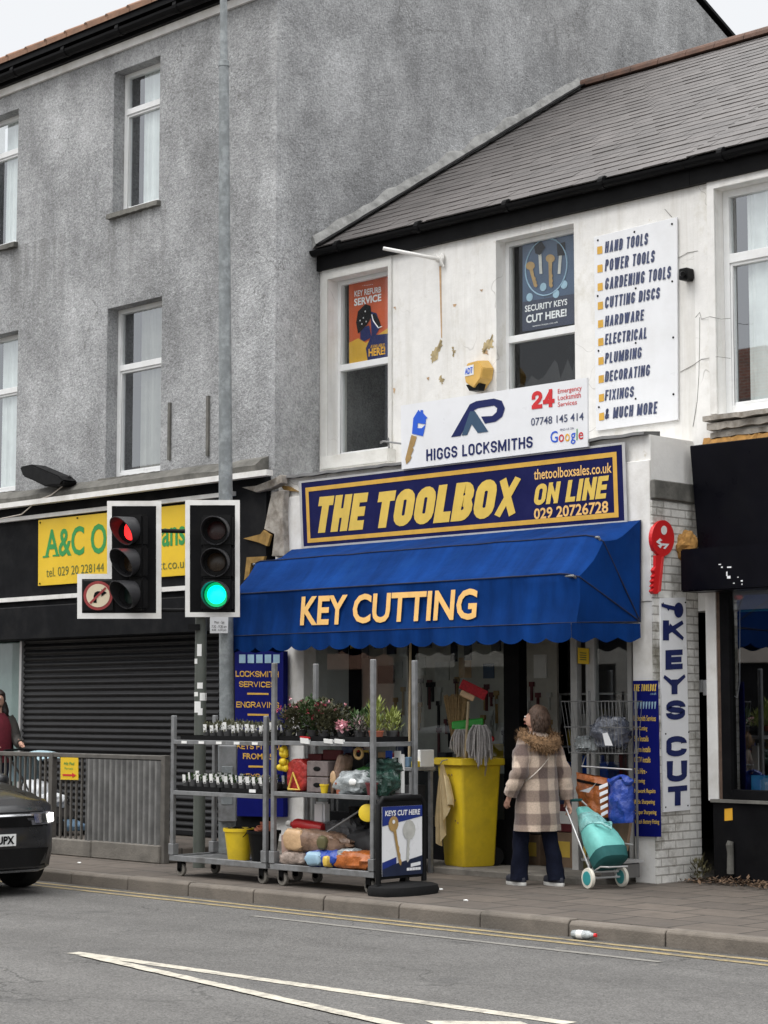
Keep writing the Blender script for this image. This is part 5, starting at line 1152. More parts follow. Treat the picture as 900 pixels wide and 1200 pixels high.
l_out = [pt(125.5, 587), pt(189, 587), pt(189, 725), pt(90.5, 725), pt(90.5, 672.5), pt(125.5, 672.5)]; l_in = [pt(131, 593), pt(183, 593), pt(183, 718.5), pt(96, 718.5), pt(96, 678.5), pt(131, 678.5)]
for o_, i_ in ((r_out, r_in), (l_out, l_in)):
    m = MB(); m.ext([p-FH*-.004 for p in i_], FH*.012); bb = m.build('backing_board', BLACKP, S)
    m = MB(); n = len(o_)
    for k in range(n):
        a, b, c, d = o_[k], o_[(k+1) % n], i_[(k+1) % n], i_[k]; m.hexa([a, b, c, d], [p+FH*.012 for p in (a, b, c, d)])
    m.build('white_border', WPAINT, bb)
# aspects
def aspect(cx, cy, yaw, col, lit):
    c = pt(cx, cy, .02); ax = (-FH*math.cos(yaw)-RT*math.sin(yaw)).normalized(); side = V(0, 0, 1).cross(ax).normalized(); up_ = V(0, 0, 1)
    a = MB(); a.ob(c-ax*.02+V(0, 0, 0), side*.165, ax*.05, up_*.163); hd = a.build('signal_housing', BLACKPL, S, bevel=.02, seg=2)
    a = MB(); a.lathe(c+ax*.028, [(.1, 0), (.095, .012), (.06, .022), (.0, .026)], 22, ax); a.build('lens', lit or col, hd, smooth=True)
    if lit is LG: a = MB(); a.lathe(c+ax*.028, [(.128, 0), (.128, .006), (.102, .008)], 22, ax); a.build('lens_halo', EM('green_lens_halo', (0, .5, .16), .55), hd, smooth=True)  # emissive ring put in as the green halo round the lit lens
    a = MB(); n = 22; pts = []
    for r_ in (.142, .134):
        ring0 = [c+ax*.03+side*r_*math.cos(t_)+up_*r_*math.sin(t_) for t_ in [rad(-88)+rad(356)*i/n for i in range(n+1)]]
        ring1 = [c+ax*(.05+.19*max(.1, 0.62+0.5*math.sin(t_)))+side*r_*math.cos(t_)+up_*(r_*math.sin(t_)-.012) for t_ in [rad(-88)+rad(356)*i/n for i in range(n+1)]]
        pts.append((ring0, ring1))
    (o0, o1), (i0, i1) = pts
    g_ = [[a.v(p) for p in r_] for r_ in (o0, o1, i1, i0)]
    for p0_, p1_ in ((0, 1), (1, 2), (2, 3), (3, 0)):
        for i in range(n): a.bm.faces.new([g_[p0_][i], g_[p0_][i+1], g_[p1_][i+1], g_[p1_][i]])
    a.build('hood', HOODM, hd, smooth=True, ang=35)
HOODM = M('hood_plastic', (.028, .028, .031), .5, .2)
DLR = M('dark_red_lens', (.03, .006, .006), .3); DLA = M('dark_amber_lens', (.03, .016, .006), .3); DLG = M('dark_green_lens', (.008, .02, .016), .3)
LR = EM('lit_red_lens', (1.0, .02, .02), 1.6); LG = EM('lit_green_lens', (.0, .8, .75), 1.4)
a_l, a_r = rad(40), rad(6)
aspect(156, 622, a_l, DLR, LR); aspect(156, 659, a_l, DLA, None); aspect(156, 696.5, a_l, DLG, None)
aspect(254.5, 622, a_r, DLR, None); aspect(254.5, 659, a_r, DLA, None); aspect(254.5, 697, a_r, DLG, LG)
m = MB(); m.cyl(pt(185, 622, -.1), pt(240, 623, -.1), .022, n=10); m.cyl(pt(185, 715, -.1), pt(240, 715, -.1), .022, n=10); m.cyl(pt(150, 600, -.08), pt(150, 720, -.08), .04, n=10); m.ob(pt(228, 735, -.12), RT*.06, FH*.05, V(0, 0, .03)); m.build('bracket_arm', BLACKPL, S)
c = pt(115, 698, .02)
m = MB(); m.ob(c+FH*.05, RT*.165, FH*.05, V(0, 0, .165)); bxs = m.build('sign_box', BLACKPL, S, bevel=.015)
def disc(mb, c, r0, lift, n=28): mb.f([c-FH*lift+RT*r0*math.cos(i*2*math.pi/n)+V(0, 0, 1)*r0*math.sin(i*2*math.pi/n) for i in range(n)])
m = MB(); disc(m, c, .15, .006); m.build('red_ring', M('sign_red', (.3, .035, .035), .5), bxs)
m = MB(); disc(m, c, .12, .009); m.build('cream_face', M('sign_cream', (.72, .62, .45), .5, dirt=(.5, .42, .3), damt=.4), bxs)
w = lambda x, y: c-FH*.012+RT*x+V(0, 0, y)
m = MB()
for pts in (((-.045, -.075), (-.012, -.075), (-.012, -.005), (-.045, -.005)), ((-.045, -.005), (-.012, -.005), (.0, .012), (-.005, .046), (-.035, .03)), ((.0, .012), (.035, .012), (.035, .044), (-.005, .046)), ((.035, -.012), (.09, .028), (.035, .066))): m.f([w(*p) for p in pts])
m.build('arrow', GUTT, bxs)
m = MB(); d = V(.707, .707, 0); m.f([c-FH*.0145+RT*x+V(0, 0, y) for x, y in ((-.088, -.072), (-.072, -.088), (.088, .072), (.072, .088))]); m.build('red_slash', M('sign_red_bar', (.3, .035, .035), .5), bxs)
# ================================================================== GUARD RAIL
YRl = 13.1
xa, xb, xe = PY(-60, 900, YRl).x, PY(62, 900, YRl).x, PY(196, 900, YRl).x
zt_, zb_ = PY(62, 882, YRl).z, PY(100, 988, YRl).z
S = thing('guard_rail', V((xa+xe)/2, YRl, 0.15), 'grey pedestrian guard rail, half covered by a corrugated sheet', 'railing')
m = MB(); m.box(xa, xe, YRl-.025, YRl+.025, zt_-.05, zt_); m.build('top_rail', RAILM, S, bevel=.006)
m = MB(); m.box(xa, xe, YRl-.025, YRl+.025, zb_-.04, zb_); m.build('bottom_rail', RAILM, S, bevel=.006)
for x in (xa+.1, xb, xe-.03):
    m = MB(); m.box(x-.035, x+.035, YRl-.037, YRl+.037, 0.0 if x < xe-.1 else .0, zt_+.004); m.build('post', RAILM, S, bevel=.005)
xc = PY(104, 930, YRl).x; x = xa+.2; bars = []
while x < xc:
    if abs(x-xb) > .06: m = MB(); m.box(x-.011, x+.011, YRl-.011, YRl+.011, zb_, zt_-.05); m.build('bar', RAILM, S)
    x += 0.099
m = MB(); k = 260; tp = []; bt = []
for i in range(k+1):
    x = xc+(xe-.07-xc)*i/k; y = YRl-.045+.034*max(-.5, math.sin(2*math.pi*(x-xc)/.098)); tp.append(m.v(V(x, y, zt_-.055))); bt.append(m.v(V(x, y, zb_+.004)))
for i in range(k): m.bm.faces.new([bt[i], bt[i+1], tp[i+1], tp[i]])
m.build('corrugated_sheet', CORRM, S, smooth=True)
q = [PY(71, 887.5, YRl-.04), PY(91.5, 888, YRl-.04), PY(91.5, 914, YRl-.04), PY(71, 913.5, YRl-.04)]
T = thing('notice', (q[2]+q[3])/2, 'small yellow notice with a red arrow fixed on the guard rail bars', 'sign')
m = MB(); slab(m, q, .006); m.build('plate', YSIGN, T)
m = MB(); text(m, 'Hit Pad', subq(q, .2, .66, .8, .8), .01, .2); text(m, 'Parcels', subq(q, .25, .46, .72, .56)); m.build('lettering', GREENI, T)
m = MB()
for uv in ((.12, .17, .72, .25),): m.f([p+V(0, -.004, 0) for p in subq(q, *uv)])
m.f([bil(q, u, v)+V(0, -.005, 0) for u, v in ((.68, .1), (.9, .21), (.68, .32))]); m.build('arrow', REDI, T)
ORD = ['first', 'second', 'third', 'fourth', 'fifth', 'sixth', 'seventh', 'eighth', 'ninth', 'tenth', 'eleventh', 'twelfth', 'thirteenth', 'fourteenth', 'fifteenth', 'sixteenth']
# ================================================================== GOODS ON THE PAVEMENT
RN = random.Random(21)
def pillow(mb, c, L_, W_, H_, ax=V(1, 0, 0), up=V(0, 0, 1), seed=1, jit=.22, e=.55, n=26, mm=14):
    ax = Vector(ax).normalized(); up = Vector(up); side = up.cross(ax).normalized(); up = ax.cross(side).normalized()
    M3 = Matrix((ax, side, up)).transposed()
    mb.ball(c, L_/2, W_/2, H_/2, n, mm, 0, seed, None, e, e)
    nv = n*(mm+1); vs = list(mb.bm.verts)[-nv:]; c = Vector(c)
    for v in vs:
        p = v.co-c; q = V(p.x*2/L_, p.y*2/W_, p.z*2/H_)
        ends = max(0, abs(q.x)-.62)/.38
        p.z *= 1-.55*ends; p.y *= 1+.06*ends
        k = 1+jit*mnoise.noise(V(q.x*2.1+seed*3.7, q.y*2.1, q.z*2.1))+jit*.5*mnoise.noise(V(q.x*5+seed, q.y*5, q.z*5))
        v.co = c+M3@(p*k)
def leaves(mb, c, rx, ry, rz, n, L_, w_, seed, upb=.5):
    r = random.Random(seed)
    for i in range(n):
        while True:
            p = V(r.uniform(-1, 1), r.uniform(-1, 1), r.uniform(-1, 1))
            if p.length < 1: break
        d = V(p.x+r.uniform(-.6, .6), p.y+r.uniform(-.6, .6), p.z*.5+upb+r.uniform(-.5, .5))
        mb.leaf(V(c[0]+p.x*rx, c[1]+p.y*ry, c[2]+p.z*rz), d, L_*r.uniform(.6, 1.3), w_*r.uniform(.6, 1.3))
# -------- danish plant trolleys
def plant_trolley(X0, X1, h_l, h_r, shelves, label):
    L_ = X1-X0; D = .57; zb = .15
    t = thing('plant_trolley', V(X0+L_/2, 12.2+D/2, 0), label, 'trolley', 'wheeled plant trolleys along the kerb')
    x0, x1, y0, y1 = X0, X1, 12.2, 12.2+D
    m = MB()
    for a in ((x0, x1, y0, y0+.04), (x0, x1, y1-.04, y1), (x0, x0+.04, y0+.04, y1-.04), (x1-.04, x1, y0+.04, y1-.04)): m.box(*a, zb-.005, zb+.05)
    m.box(x0+.04, x1-.04, y0+.04, y1-.04, zb+.02, zb+.035)
    for x, y in ((x0, y0), (x1-.06, y0), (x0, y1-.06), (x1-.06, y1-.06)): m.box(x-.006, x+.066, y-.008, y+.066, zb+.052, zb+.16)
    m.build('base_frame', GALV, t, bevel=.004)
    for x, y, h in ((x0+.005, y0, h_l), (x1-.05, y0, h_r), (x0+.005, y1-.045, h_l), (x1-.05, y1-.045, h_r)):
        m = MB(); m.box(x, x+.045, y, y+.045, zb+.16, h)
        k = zb+.3
        m.build('post', GALV, t, bevel=.006)
    for z in shelves:
        m = MB()
        for a in ((x0+.053, x1-.053, y0+.0, y0+.03), (x0+.053, x1-.053, y1-.03, y1), (x0+.053, x0+.08, y0+.03, y1-.03), (x1-.08, x1-.053, y0+.03, y1-.03)): m.box(*a, z-.04, z)
        m.box(x0+.08, x1-.08, y0+.03, y1-.03, z-.03, z-.012); m.build('shelf', GALV, t, bevel=.003)
    for x, y in ((x0+.12, y0+.06), (x1-.1, y0+.06), (x0+.12, y1-.08), (x1-.1, y1-.08)):
        r_ = .062; w = MB(); w.cyl(V(x, y-.018, r_), V(x, y+.018, r_), r_, n=20); tw = w.build('wheel', CONC, t, bevel=.006)
        w = MB(); w.box(x-.03, x+.03, y-.03, y-.022, r_-.01, zb); w.box(x-.03, x+.03, y+.022, y+.03, r_-.01, zb); w.cyl(V(x, y-.03, r_), V(x, y+.03, r_), .02, n=10); w.build('fork', GUTT, tw)
    return t
plant_trolley(-15.16, -13.745, 1.55, 1.55, (.823, 1.313), 'low galvanised plant trolley with two rows of small labelled pots')
plant_trolley(-13.69, -12.33, 2.04, 2.05, (.857, 1.322), 'taller galvanised trolley with heathers on top and sacks below')
# -------- trays and pots of trolley one
def tray(x0, x1, y0, y1, z, label, group='black plant trays on the trolleys'):
    m = MB(); h = .045
    m.box(x0, x1, y0, y1, z+.001, z+.008)
    for a in ((x0, x1, y0, y0+.008), (x0, x1, y1-.008, y1), (x0, x0+.008, y0+.008, y1-.008), (x1-.008, x1, y0+.008, y1-.008)): m.box(*a, z+.008, z+h)
    return m.build('plant_tray', BLACKPL, label=label, category='tray', group=group)
def pot_proto(kind):
    t = thing('potted_plant', V(0, 0, 0), 'x', 'potted plant', 'x')
    m = MB(); m.lathe(V(0, 0, 0), [(.032, 0), (.043, .075), (.046, .075), (.046, .085), (.039, .085), (.036, .07)], 14); m.build('pot', GREYPL, t, smooth=True)
    m = MB()
    if kind == 0: leaves(m, (0, 0, .105), .035, .035, .03, 26, .035, .009, 5)
    else: leaves(m, (0, 0, .115), .04, .04, .04, 34, .045, .008, 8)
    m.build('leaves', LEAFG if kind == 0 else LEAFD, t)
    m = MB(); m.hexa([V(-.018, -.042, .07), V(.018, -.042, .07), V(.018, -.040, .07), V(-.018, -.040, .07)], [V(-.02, -.05, .145), V(.02, -.05, .145), V(.02, -.048, .145), V(-.02, -.048, .145)]); m.build('label_tag', LABELW, t)
    return t
pA, pB = pot_proto(0), pot_proto(1); usedp = set()
def put_pot(proto, x, y, z, label, group, sc=1.0):
    o = proto if proto.name not in usedp else copy_tree(proto)
    usedp.add(proto.name); o.location = (x, y, z); o.rotation_euler = (RN.uniform(-.04, .04), RN.uniform(-.06, .06), RN.uniform(-.35, .35)); o['label'] = label; o['group'] = group; s_ = sc*RN.uniform(.94, 1.08); o.scale = (s_, s_, s_*RN.uniform(.95, 1.1)); return o
tray(-15.09, -14.46, 12.24, 12.72, .823, 'black tray of small pots at the outer end of the lower shelf'); tray(-14.44, -13.82, 12.24, 12.72, .823, 'black tray of small pots on the lower shelf beside the tall trolley'); tray(-15.05, -13.83, 12.24, 12.72, 1.313, 'long black tray of small pots on the low trolley\'s upper shelf')
for i in range(12):
    for j in range(3):
        put_pot(pA, -15.02+i*.104, 12.30+j*.14, .833, 'small grey pot with white label on the low trolley\'s lower shelf', 'labelled pots on the lower shelf')
for i in range(9):
    for j in range(3):
        put_pot(pB, -14.72+i*.103, 12.30+j*.14, 1.323, 'small grey pot with white label on the low trolley\'s upper shelf', 'labelled pots on the upper shelf')
m = MB()
for i in range(5): m.box(-14.98+i*.26, -14.9+i*.26, 12.193, 12.196, 1.28, 1.305)
m.box(-14.02, -13.93, 12.232, 12.236, .835, .865)
m.build('shelf_ticket', LABELW, bpy.data.objects['plant_trolley'])
# -------- buckets
def bucket(loc, r0, r1, h, mat, label, handle=True):
    t = thing('bucket', loc, label, 'bucket'); m = MB(); m.lathe(Vector(loc), [(r0*.96, 0), (r0, .01), (r1, h-.03), (r1+.012, h-.03), (r1+.014, h), (r1-.004, h), (r0-.006, .02)], 24); m.build('pail', mat, t, smooth=True, ang=30)
    if handle: m = MB(); m.tube([Vector(loc)+V(r1*math.cos(a), -.02-.6*r1*math.sin(a)*.8, h-.03-.09*math.sin(a)) for a in [i*math.pi/10 for i in range(11)]], .004, 6); m.build('handle', GUTT, t)
    return t
zb_ = .186
bucket(V(-14.33, 12.38, zb_), .105, .14, .3, YPLAS, 'yellow bucket on the low plant trolley base'); bucket(V(-14.02, 12.42, zb_), .11, .15, .29, BLACKPL, 'black bucket full of terracotta pots beside the yellow bucket')
for i, (x, y, z) in enumerate(((-14.07, 12.38, .40), (-13.98, 12.36, .43), (-14.0, 12.47, .42), (-14.06, 12.46, .46), (-13.95, 12.43, .47))):
    m = MB(); m.lathe(V(x, y, z), [(.03, 0), (.045, .07), (.05, .07), (.05, .09), (.042, .09), (.03, .015)], 14, (RN.uniform(-.3, .3), RN.uniform(-.3, .3), 1)); m.build('terracotta_pot', TERRA, smooth=True, ang=35, label='small empty terracotta pot heaped in the black bucket', category='pot', group='terracotta pots in the black bucket')
m = MB(); m.tube([V(-14.33+.11*math.cos(a), 12.38+.11*math.sin(a), .47+.02*math.sin(a*3)) for a in [i*.5 for i in range(20)]], .012, 6); m.build('coiled_hose', BLACKR, label='coil of dark hose lying in the yellow bucket', category='hose')
# -------- heathers on trolley two
tray(-13.62, -12.99, 12.24, 12.73, 1.322, 'black tray of heathers on the tall trolley\'s top shelf'); tray(-12.93, -12.42, 12.24, 12.73, 1.322, 'black tray of mixed plants at the tall trolley\'s end nearest the shop sign board')
def plant(x, y, z, label, pm, lm, h, w, n, ls, lw, fl=None, group=None, pr=.055, ph=.09, seed=0, upb=.5):
    t = thing('potted_plant', V(x, y, z), label, 'potted plant', group)
    m = MB(); m.lathe(V(x, y, z), [(pr*.72, 0), (pr*.95, ph*.85), (pr, ph*.85), (pr, ph), (pr*.85, ph), (pr*.7, ph*.8)], 14); m.build('pot', pm, t, smooth=True, ang=35)
    m = MB(); leaves(m, (x, y, z+ph*.6+h*.45), w, w, h*.5, n, ls, lw, seed, upb)
    for k in range(6): m.tube([V(x, y, z+ph*.8), V(x+RN.uniform(-w, w)*.6, y+RN.uniform(-w, w)*.6, z+ph+h*.6)], .003, 5)
    m.build('foliage', lm, t)
    if fl:
        m = MB(); r = random.Random(seed+9)
        for k in range(fl[1]):
            c = V(x+r.uniform(-w, w)*.9, y-w*r.uniform(.2, 1), z+ph+h*r.uniform(.35, 1.0))
            for q_ in range(6): m.leaf(c, V(r.uniform(-1, 1), r.uniform(-1, .2), r.uniform(-.4, 1)), fl[2], fl[2]*.35)
        m.build('flowers', fl[0], t)
    return t
hs = [(-13.55, 12.33, 'dark heather with one pink flower by the tall trolley post', PINK, 8), (-13.40, 12.33, 'bushy heather with a few pale pink tips near the trolley post', PINKL, 5), (-13.25, 12.33, 'green cyclamen with no open flower in the middle of the tray', None, 0), (-13.10, 12.33, 'heather with maroon flowers on the tall trolley\'s front edge', MAROON, 14), (-13.48, 12.52, 'heather behind the pink flowered one on the top shelf', MAROON, 8), (-13.29, 12.52, 'wide brown heather behind the cyclamen', None, 0), (-13.10, 12.52, 'tall brownish heather at the back corner of the tray', PINKL, 4)]
for i, (x, y, lb, fm, nf) in enumerate(hs):
    plant(x, y, 1.332, lb, GREYPL, LEAFG if i == 2 else LEAFD, .27+.04*(i % 3), .135, 380, .05, .014, (fm, nf, .03) if fm else None, 'heathers on the tall trolley', seed=i)
t = plant(-12.86, 12.34, 1.332, 'pink primrose leaning out of its tray beside the trolley post', GREYPL, LEAFG, .12, .06, 50, .05, .014, None, seed=31)
m = MB(); r = random.Random(3); c0 = V(-12.80, 12.27, 1.46)
for k in range(70): m.leaf(c0+V(r.uniform(-.05, .05), r.uniform(-.03, .03), r.uniform(-.03, .03)), V(r.uniform(-1, 1), r.uniform(-1, .3), r.uniform(-.5, 1)), .045, .02)
m.build('flowers', PINKL, t)
plant(-12.66, 12.36, 1.332, 'greyish heather in a grey pot between primrose and yellow plant', GREYPL, M('leaf_grey', (.14, .12, .11), .8, .4, 20), .16, .08, 130, .05, .008, (PINKL, 3, .02), seed=33)
plant(-12.50, 12.40, 1.332, 'upright yellow green plant in a terracotta pot', TERRA, LEAFY, .3, .075, 110, .09, .012, None, seed=35, upb=1.2, pr=.07)
plant(-12.88, 12.56, 1.332, 'low dark green plant behind the pink primrose', GREYPL, LEAFG, .2, .1, 120, .07, .014, None, seed=37, upb=.6)
plant(-12.50, 12.60, 1.332, 'feathery green plant at the back corner of the mixed tray', GREYPL, LEAFY, .22, .09, 160, .07, .007, None, seed=38, upb=.9)
plant(-12.72, 12.56, 1.332, 'leafy green plant at the back of the tall trolley', GREYPL, LEAFG, .25, .09, 90, .09, .012, None, seed=36, upb=1.0)
for (x, lb, two) in ((-13.20, 'red and white price ticket on the heather shelf edge', True), (-12.9, 'plain white price ticket lying on the heather shelf edge', False), (-12.76, 'white care card leaning on the plant tray', False)):
    t = thing('price_ticket', V(x, 12.19, 1.30), lb, 'ticket'); m = MB(); a = .01 if not two else .03
    m.ob(V(x, 12.205-a*.5, 1.325), V(.05, .006, -.004), V(0, .012, .0), V(0, -.003, .016+a*.3)); m.build('card', LABELW, t)
    if two: m = MB(); m.ob(V(x, 12.187, 1.352), V(.05, .006, -.004), V(0, .012, .0), V(0, -.003, .012)); m.build('red_strip', REDI, t)
# middle shelf
zs_ = .858
for i, (x, z) in enumerate(((-13.57, 1.22), (-13.57, 1.10))):
    m = MB()
    for k in range(12): m.ball(V(x+RN.uniform(-.05, .05), 12.27+RN.uniform(-.03, .03), z+RN.uniform(-.035, .035)), .032, n=8, m=6)
    m.build('glove_bundle', YPLAS, smooth=True, label=('upper' if i == 0 else 'lower')+' bundle of yellow gloves hanging under the heather shelf', category='gloves', group='yellow gloves hanging in the trolley')
t = thing('grit_bag', V(-13.42, 12.34, zs_), 'red bag with a yellow triangle on the trolley\'s middle shelf', 'bag')
m = MB(); pillow(m, V(-13.42, 12.34, zs_+.15), .30, .14, .27, V(0, 0, 1), V(1, 0, 0), 5, .06, .35); m.build('sack', REDBAG, t, smooth=True)
m = MB(); P3 = [V(-13.50, 12.255, .88), V(-13.43, 12.25, 1.03), V(-13.35, 12.255, .88)]; m.tube(P3+[P3[0]], .011, 6); m.build('triangle', YVINYL, t)
for i in range(2):
    for j in range(1):
        z = zs_+i*.145; m = MB(); m.box(-13.26, -12.98, 12.26, 12.45, z+.001, z+.14); b_ = m.build('paving_block', GREYB, bevel=.008, label=('upper' if i else 'lower')+' grey stone block of the pair on the middle shelf', category='block', group='grey blocks on the middle shelf')
        m = MB(); m.ball(V(-13.12, 12.259, z+.07), .05, .006, .022, 14, 6); m.build('slot', GUTT, b_)
def sack(name, label, c, L_, W_, H_, mat, ax=V(1, 0, 0), up=V(0, 0, 1), seed=1, jit=.2, cat='sack', group=None, lab=None):
    t = thing(name, V(c[0], c[1], c[2]-H_/2), label, cat, group); m = MB(); pillow(m, V(*c), L_, W_, H_, ax, up, seed, jit); m.build('film', mat, t, smooth=True)
    return t
sack('compost_bag', 'brown and grey bag standing beside the grey blocks', (-12.90, 12.36, zs_+.17), .36, .17, .1, BROWNB, V(.25, .1, 1), V(1, 0, 0), 7)
sack('plastic_bag', 'green plastic bag leaning behind the silvery sacks', (-12.77, 12.48, zs_+.13), .4, .2, .14, M('leaf_green_film', (.06, .22, .05), .3, .6, 14, .6, 16), V(1, .1, .5), V(0, 0, 1), 8, .3, 'bag')
sack('plastic_bag', 'silvery grey sack at the front of the middle shelf', (-12.66, 12.34, zs_+.10), .42, .26, .2, CRISPW, V(1, .1, .06), V(0, 0, 1), 9, .35, 'bag')
sack('plastic_bag', 'dark green shiny sack at the shelf end', (-12.46, 12.42, zs_+.10), .34, .28, .22, GREENB, V(1, .2, -.1), V(0, 0, 1), 10, .35, 'bag')
sack('plastic_bag', 'dark film bag heaped over the green sack', (-12.55, 12.55, zs_+.22), .36, .24, .18, GREENB, V(1, -.2, .1), V(0, 0, 1), 12, .35, 'bag')
def carton(label, x0, x1, y0, y1, z0, z1, mat, name='carton', cat='box', group=None, top=None):
    t = thing(name, V((x0+x1)/2, (y0+y1)/2, z0), label, cat, group); m = MB(); m.box(x0, x1, y0, y1, z0, z1); m.build('box', mat, t, bevel=.005)
    if top: m = MB(); m.box(x0+(x1-x0)*.15, x1-(x1-x0)*.2, y0-.003, y0-.001, z0+(z1-z0)*.3, z0+(z1-z0)*.75); m.build('label_panel', top, t)
    return t
MIXB = [M('maroon_card', (.13, .02, .025), .6), M('black_card', (.015, .015, .017), .6), M('olive_card', (.09, .08, .03), .6), M('dusty_grey_card', (.14, .135, .13), .7), M('navy_card', (.02, .03, .08), .5)]
carton('maroon and white box beneath the heather shelf near the gloves', -13.46, -13.28, 12.46, 12.7, zs_+.03, 1.2, MIXB[0], top=LABELW); carton('olive carton at the back of the middle shelf', -13.25, -13.02, 12.52, 12.72, zs_+.002, 1.17, MIXB[2]); carton('black carton at the back of the middle shelf', -13.0, -12.82, 12.56, 12.72, zs_+.002, 1.22, MIXB[1])
carton('red tool case behind the grey blocks', -13.27, -13.03, 12.47, 12.51, zs_+.29, 1.24, MIXB[0], 'tool_case', 'case')
m = MB(); m.tube([V(-12.62+.05*math.cos(a), 12.3, 1.22+.045*math.sin(a)) for a in [i*.45 for i in range(15)]], .014, 8); m.build('rope_coil', TAN, smooth=True, label='small tan rope coil hanging under the top shelf', category='rope')
for (n_, cen, sz, mt) in (('plastic_bag', (-12.60, 12.205, .97), (.05, .03), LABELW), ('compost_bag', (-12.92, 12.27, 1.0), (.035, .06), TANB)):
    o_ = bpy.data.objects[n_ if n_ == 'compost_bag' else 'plastic_bag.001']; m = MB(); m.ball(V(*cen)+V(0, .0, 0), sz[0], .012, sz[1], 12, 6, .2, 3); m.build('label_print', mt, o_, smooth=True)
# carded tools hanging below the heather shelf, stacked pots
HC = [(-12.98, REDI, 'red'), (-12.86, YVINYL, 'yellow'), (-12.56, BLUEI, 'blue'), (-12.45, LABELW, 'white'), (-13.32, GREENI, 'green')]
for x, mt, cn_ in HC:
    t = thing('carded_tool', V(x, 12.62, 1.05), cn_+' carded tool hanging below the heather shelf', 'tool', 'carded tools hanging in the trolley')
    m = MB(); m.box(x-.04, x+.04, 12.62, 12.626, 1.06, 1.24); m.build('card', mt, t); m = MB(); m.box(x-.012, x+.012, 12.605, 12.618, 1.07, 1.18); m.build('tool', GUTT, t); m = MB(); m.cyl(V(x, 12.623, 1.24), V(x, 12.623, 1.29), .003, n=6); m.build('hook', GALV, t)
zd = .187
for i, (x, h, lb) in enumerate(((-13.05, .30, 'tall stack of black nursery pots behind the kindling sack'), (-12.9, .24, 'shorter stack of black nursery pots behind the kindling sack'))):
    m = MB(); m.lathe(V(x, 12.68, .44+.0), [(.05, 0)]+[q_ for k in range(6) for q_ in ((.062, h*k/6+.02), (.068, h*k/6+.022), (.068, h*k/6+.035), (.06, h*k/6+.036))], 16); m.build('nursery_pots', BLACKPL, smooth=True, ang=30, label=lb, category='pots')
cl_ = [REDI, LABELW, MIXB[4], YVINYL, MIXB[0], GREENI, MIXB[3], BLUEI, TANB]
for i in range(11):
    x = -13.60+i*.108; h = RN.uniform(.16, .30)
    carton(ORD[i]+' small packet from the outer post at the back of the middle shelf', x, x+RN.uniform(.075, .1), 12.655, 12.70, zs_+.002, zs_+h+.1, cl_[i % 9], 'packet', 'packet', 'packets at the back of the middle shelf', top=cl_[(i+4) % 9])
for i in range(7):
    x = -13.60+i*.16; t = thing('tin', V(x, 12.73, .187), ORD[i]+' tin from the outer post at the back of the bottom deck', 'tin', 'tins at the back of the bottom deck')
    m = MB(); m.lathe(V(x, 12.72, .187), [(.04, 0), (.045, .004), (.045, .33), (.03, .35), (.03, .38)], 16); m.build('can', cl_[(i*4+3) % 9], t, smooth=True, ang=35); m = MB(); m.lathe(V(x, 12.72, .187), [(.0462, .1), (.0462, .24)], 16); m.build('label_band', cl_[(i*2+1) % 9], t, smooth=True)
for i, (x, y, z, s_, mt) in enumerate(((-12.80, 12.25, zs_, .05, TERRA), (-12.42, 12.27, zs_, .055, MIXB[0]), (-13.0, 12.24, zs_+.0, .04, YPLAS))):
    m = MB(); m.lathe(V(x, y, z+.001), [(s_*.7, 0), (s_, s_*1.7), (s_*1.1, s_*1.7), (s_*1.1, s_*2), (s_*.9, s_*2), (s_*.7, s_*.3)], 16); m.build('small_pot', mt, smooth=True, ang=35, label=['terracotta pot in front of the silvery sack', 'maroon pot in front of the dark green sack', 'tiny yellow pot beside the grey blocks'][i], category='pot')
# bottom deck
t = thing('log_bag', V(-13.5, 12.3, zd), 'pinkish cardboard box standing at the deck\'s outer end', 'box'); m = MB(); m.ob(V(-13.54, 12.38, zd+.14), V(.045, 0, .01), V(0, .13, 0), V(-.01, 0, .14)); m.build('box', M('pinkish_card', (.36, .24, .2), .8, .3, 9), t, bevel=.006)
t = sack('kindling_sack', 'clear sack of brown kindling with a tan paper label', (-13.16, 12.36, zd+.23), .72, .26, .19, BROWNB, V(1, .05, -.08), V(0, 0, 1), 13, .22)
m = MB(); pillow(m, V(-13.40, 12.30, zd+.235), .27, .2, .2, V(1, .05, -.05), V(0, 0, 1), 14, .1, .45); m.build('paper_label', TANB, t, smooth=True)
sack('grit_sack', 'pale grit sack lying at the front of the deck', (-13.42, 12.33, zd+.07), .38, .24, .14, GRITB, V(1, .1, 0), V(0, 0, 1), 15)
sack('blue_sack', 'bright blue sack lying under the kindling', (-13.02, 12.36, zd+.09), .52, .32, .17, BLUEB, V(1, .08, .05), V(0, 0, 1), 16)
sack('bark_sack', 'orange and white bark sack at the end of the deck', (-12.66, 12.34, zd+.09), .5, .26, .17, ORANGEB, V(1, -.02, .03), V(0, 0, 1), 17)
t = bpy.data.objects['bark_sack']; m = MB(); pillow(m, V(-12.74, 12.315, zd+.135), .22, .18, .11, V(1, -.02, .05), V(0, 0, 1), 18, .2); m.build('white_print', CRISPW, t, smooth=True)
t = bpy.data.objects['blue_sack']; m = MB(); pillow(m, V(-13.1, 12.30, zd+.085), .2, .26, .13, V(1, .08, .05), V(0, 0, 1), 26, .12, .4); m.build('pale_print', LBL, t, smooth=True)
m = MB(); pillow(m, V(-12.93, 12.29, zd+.07), .07, .24, .1, V(1, .08, .05), V(0, 0, 1), 27, .1, .4); m.build('yellow_print', YVINYL, t, smooth=True)
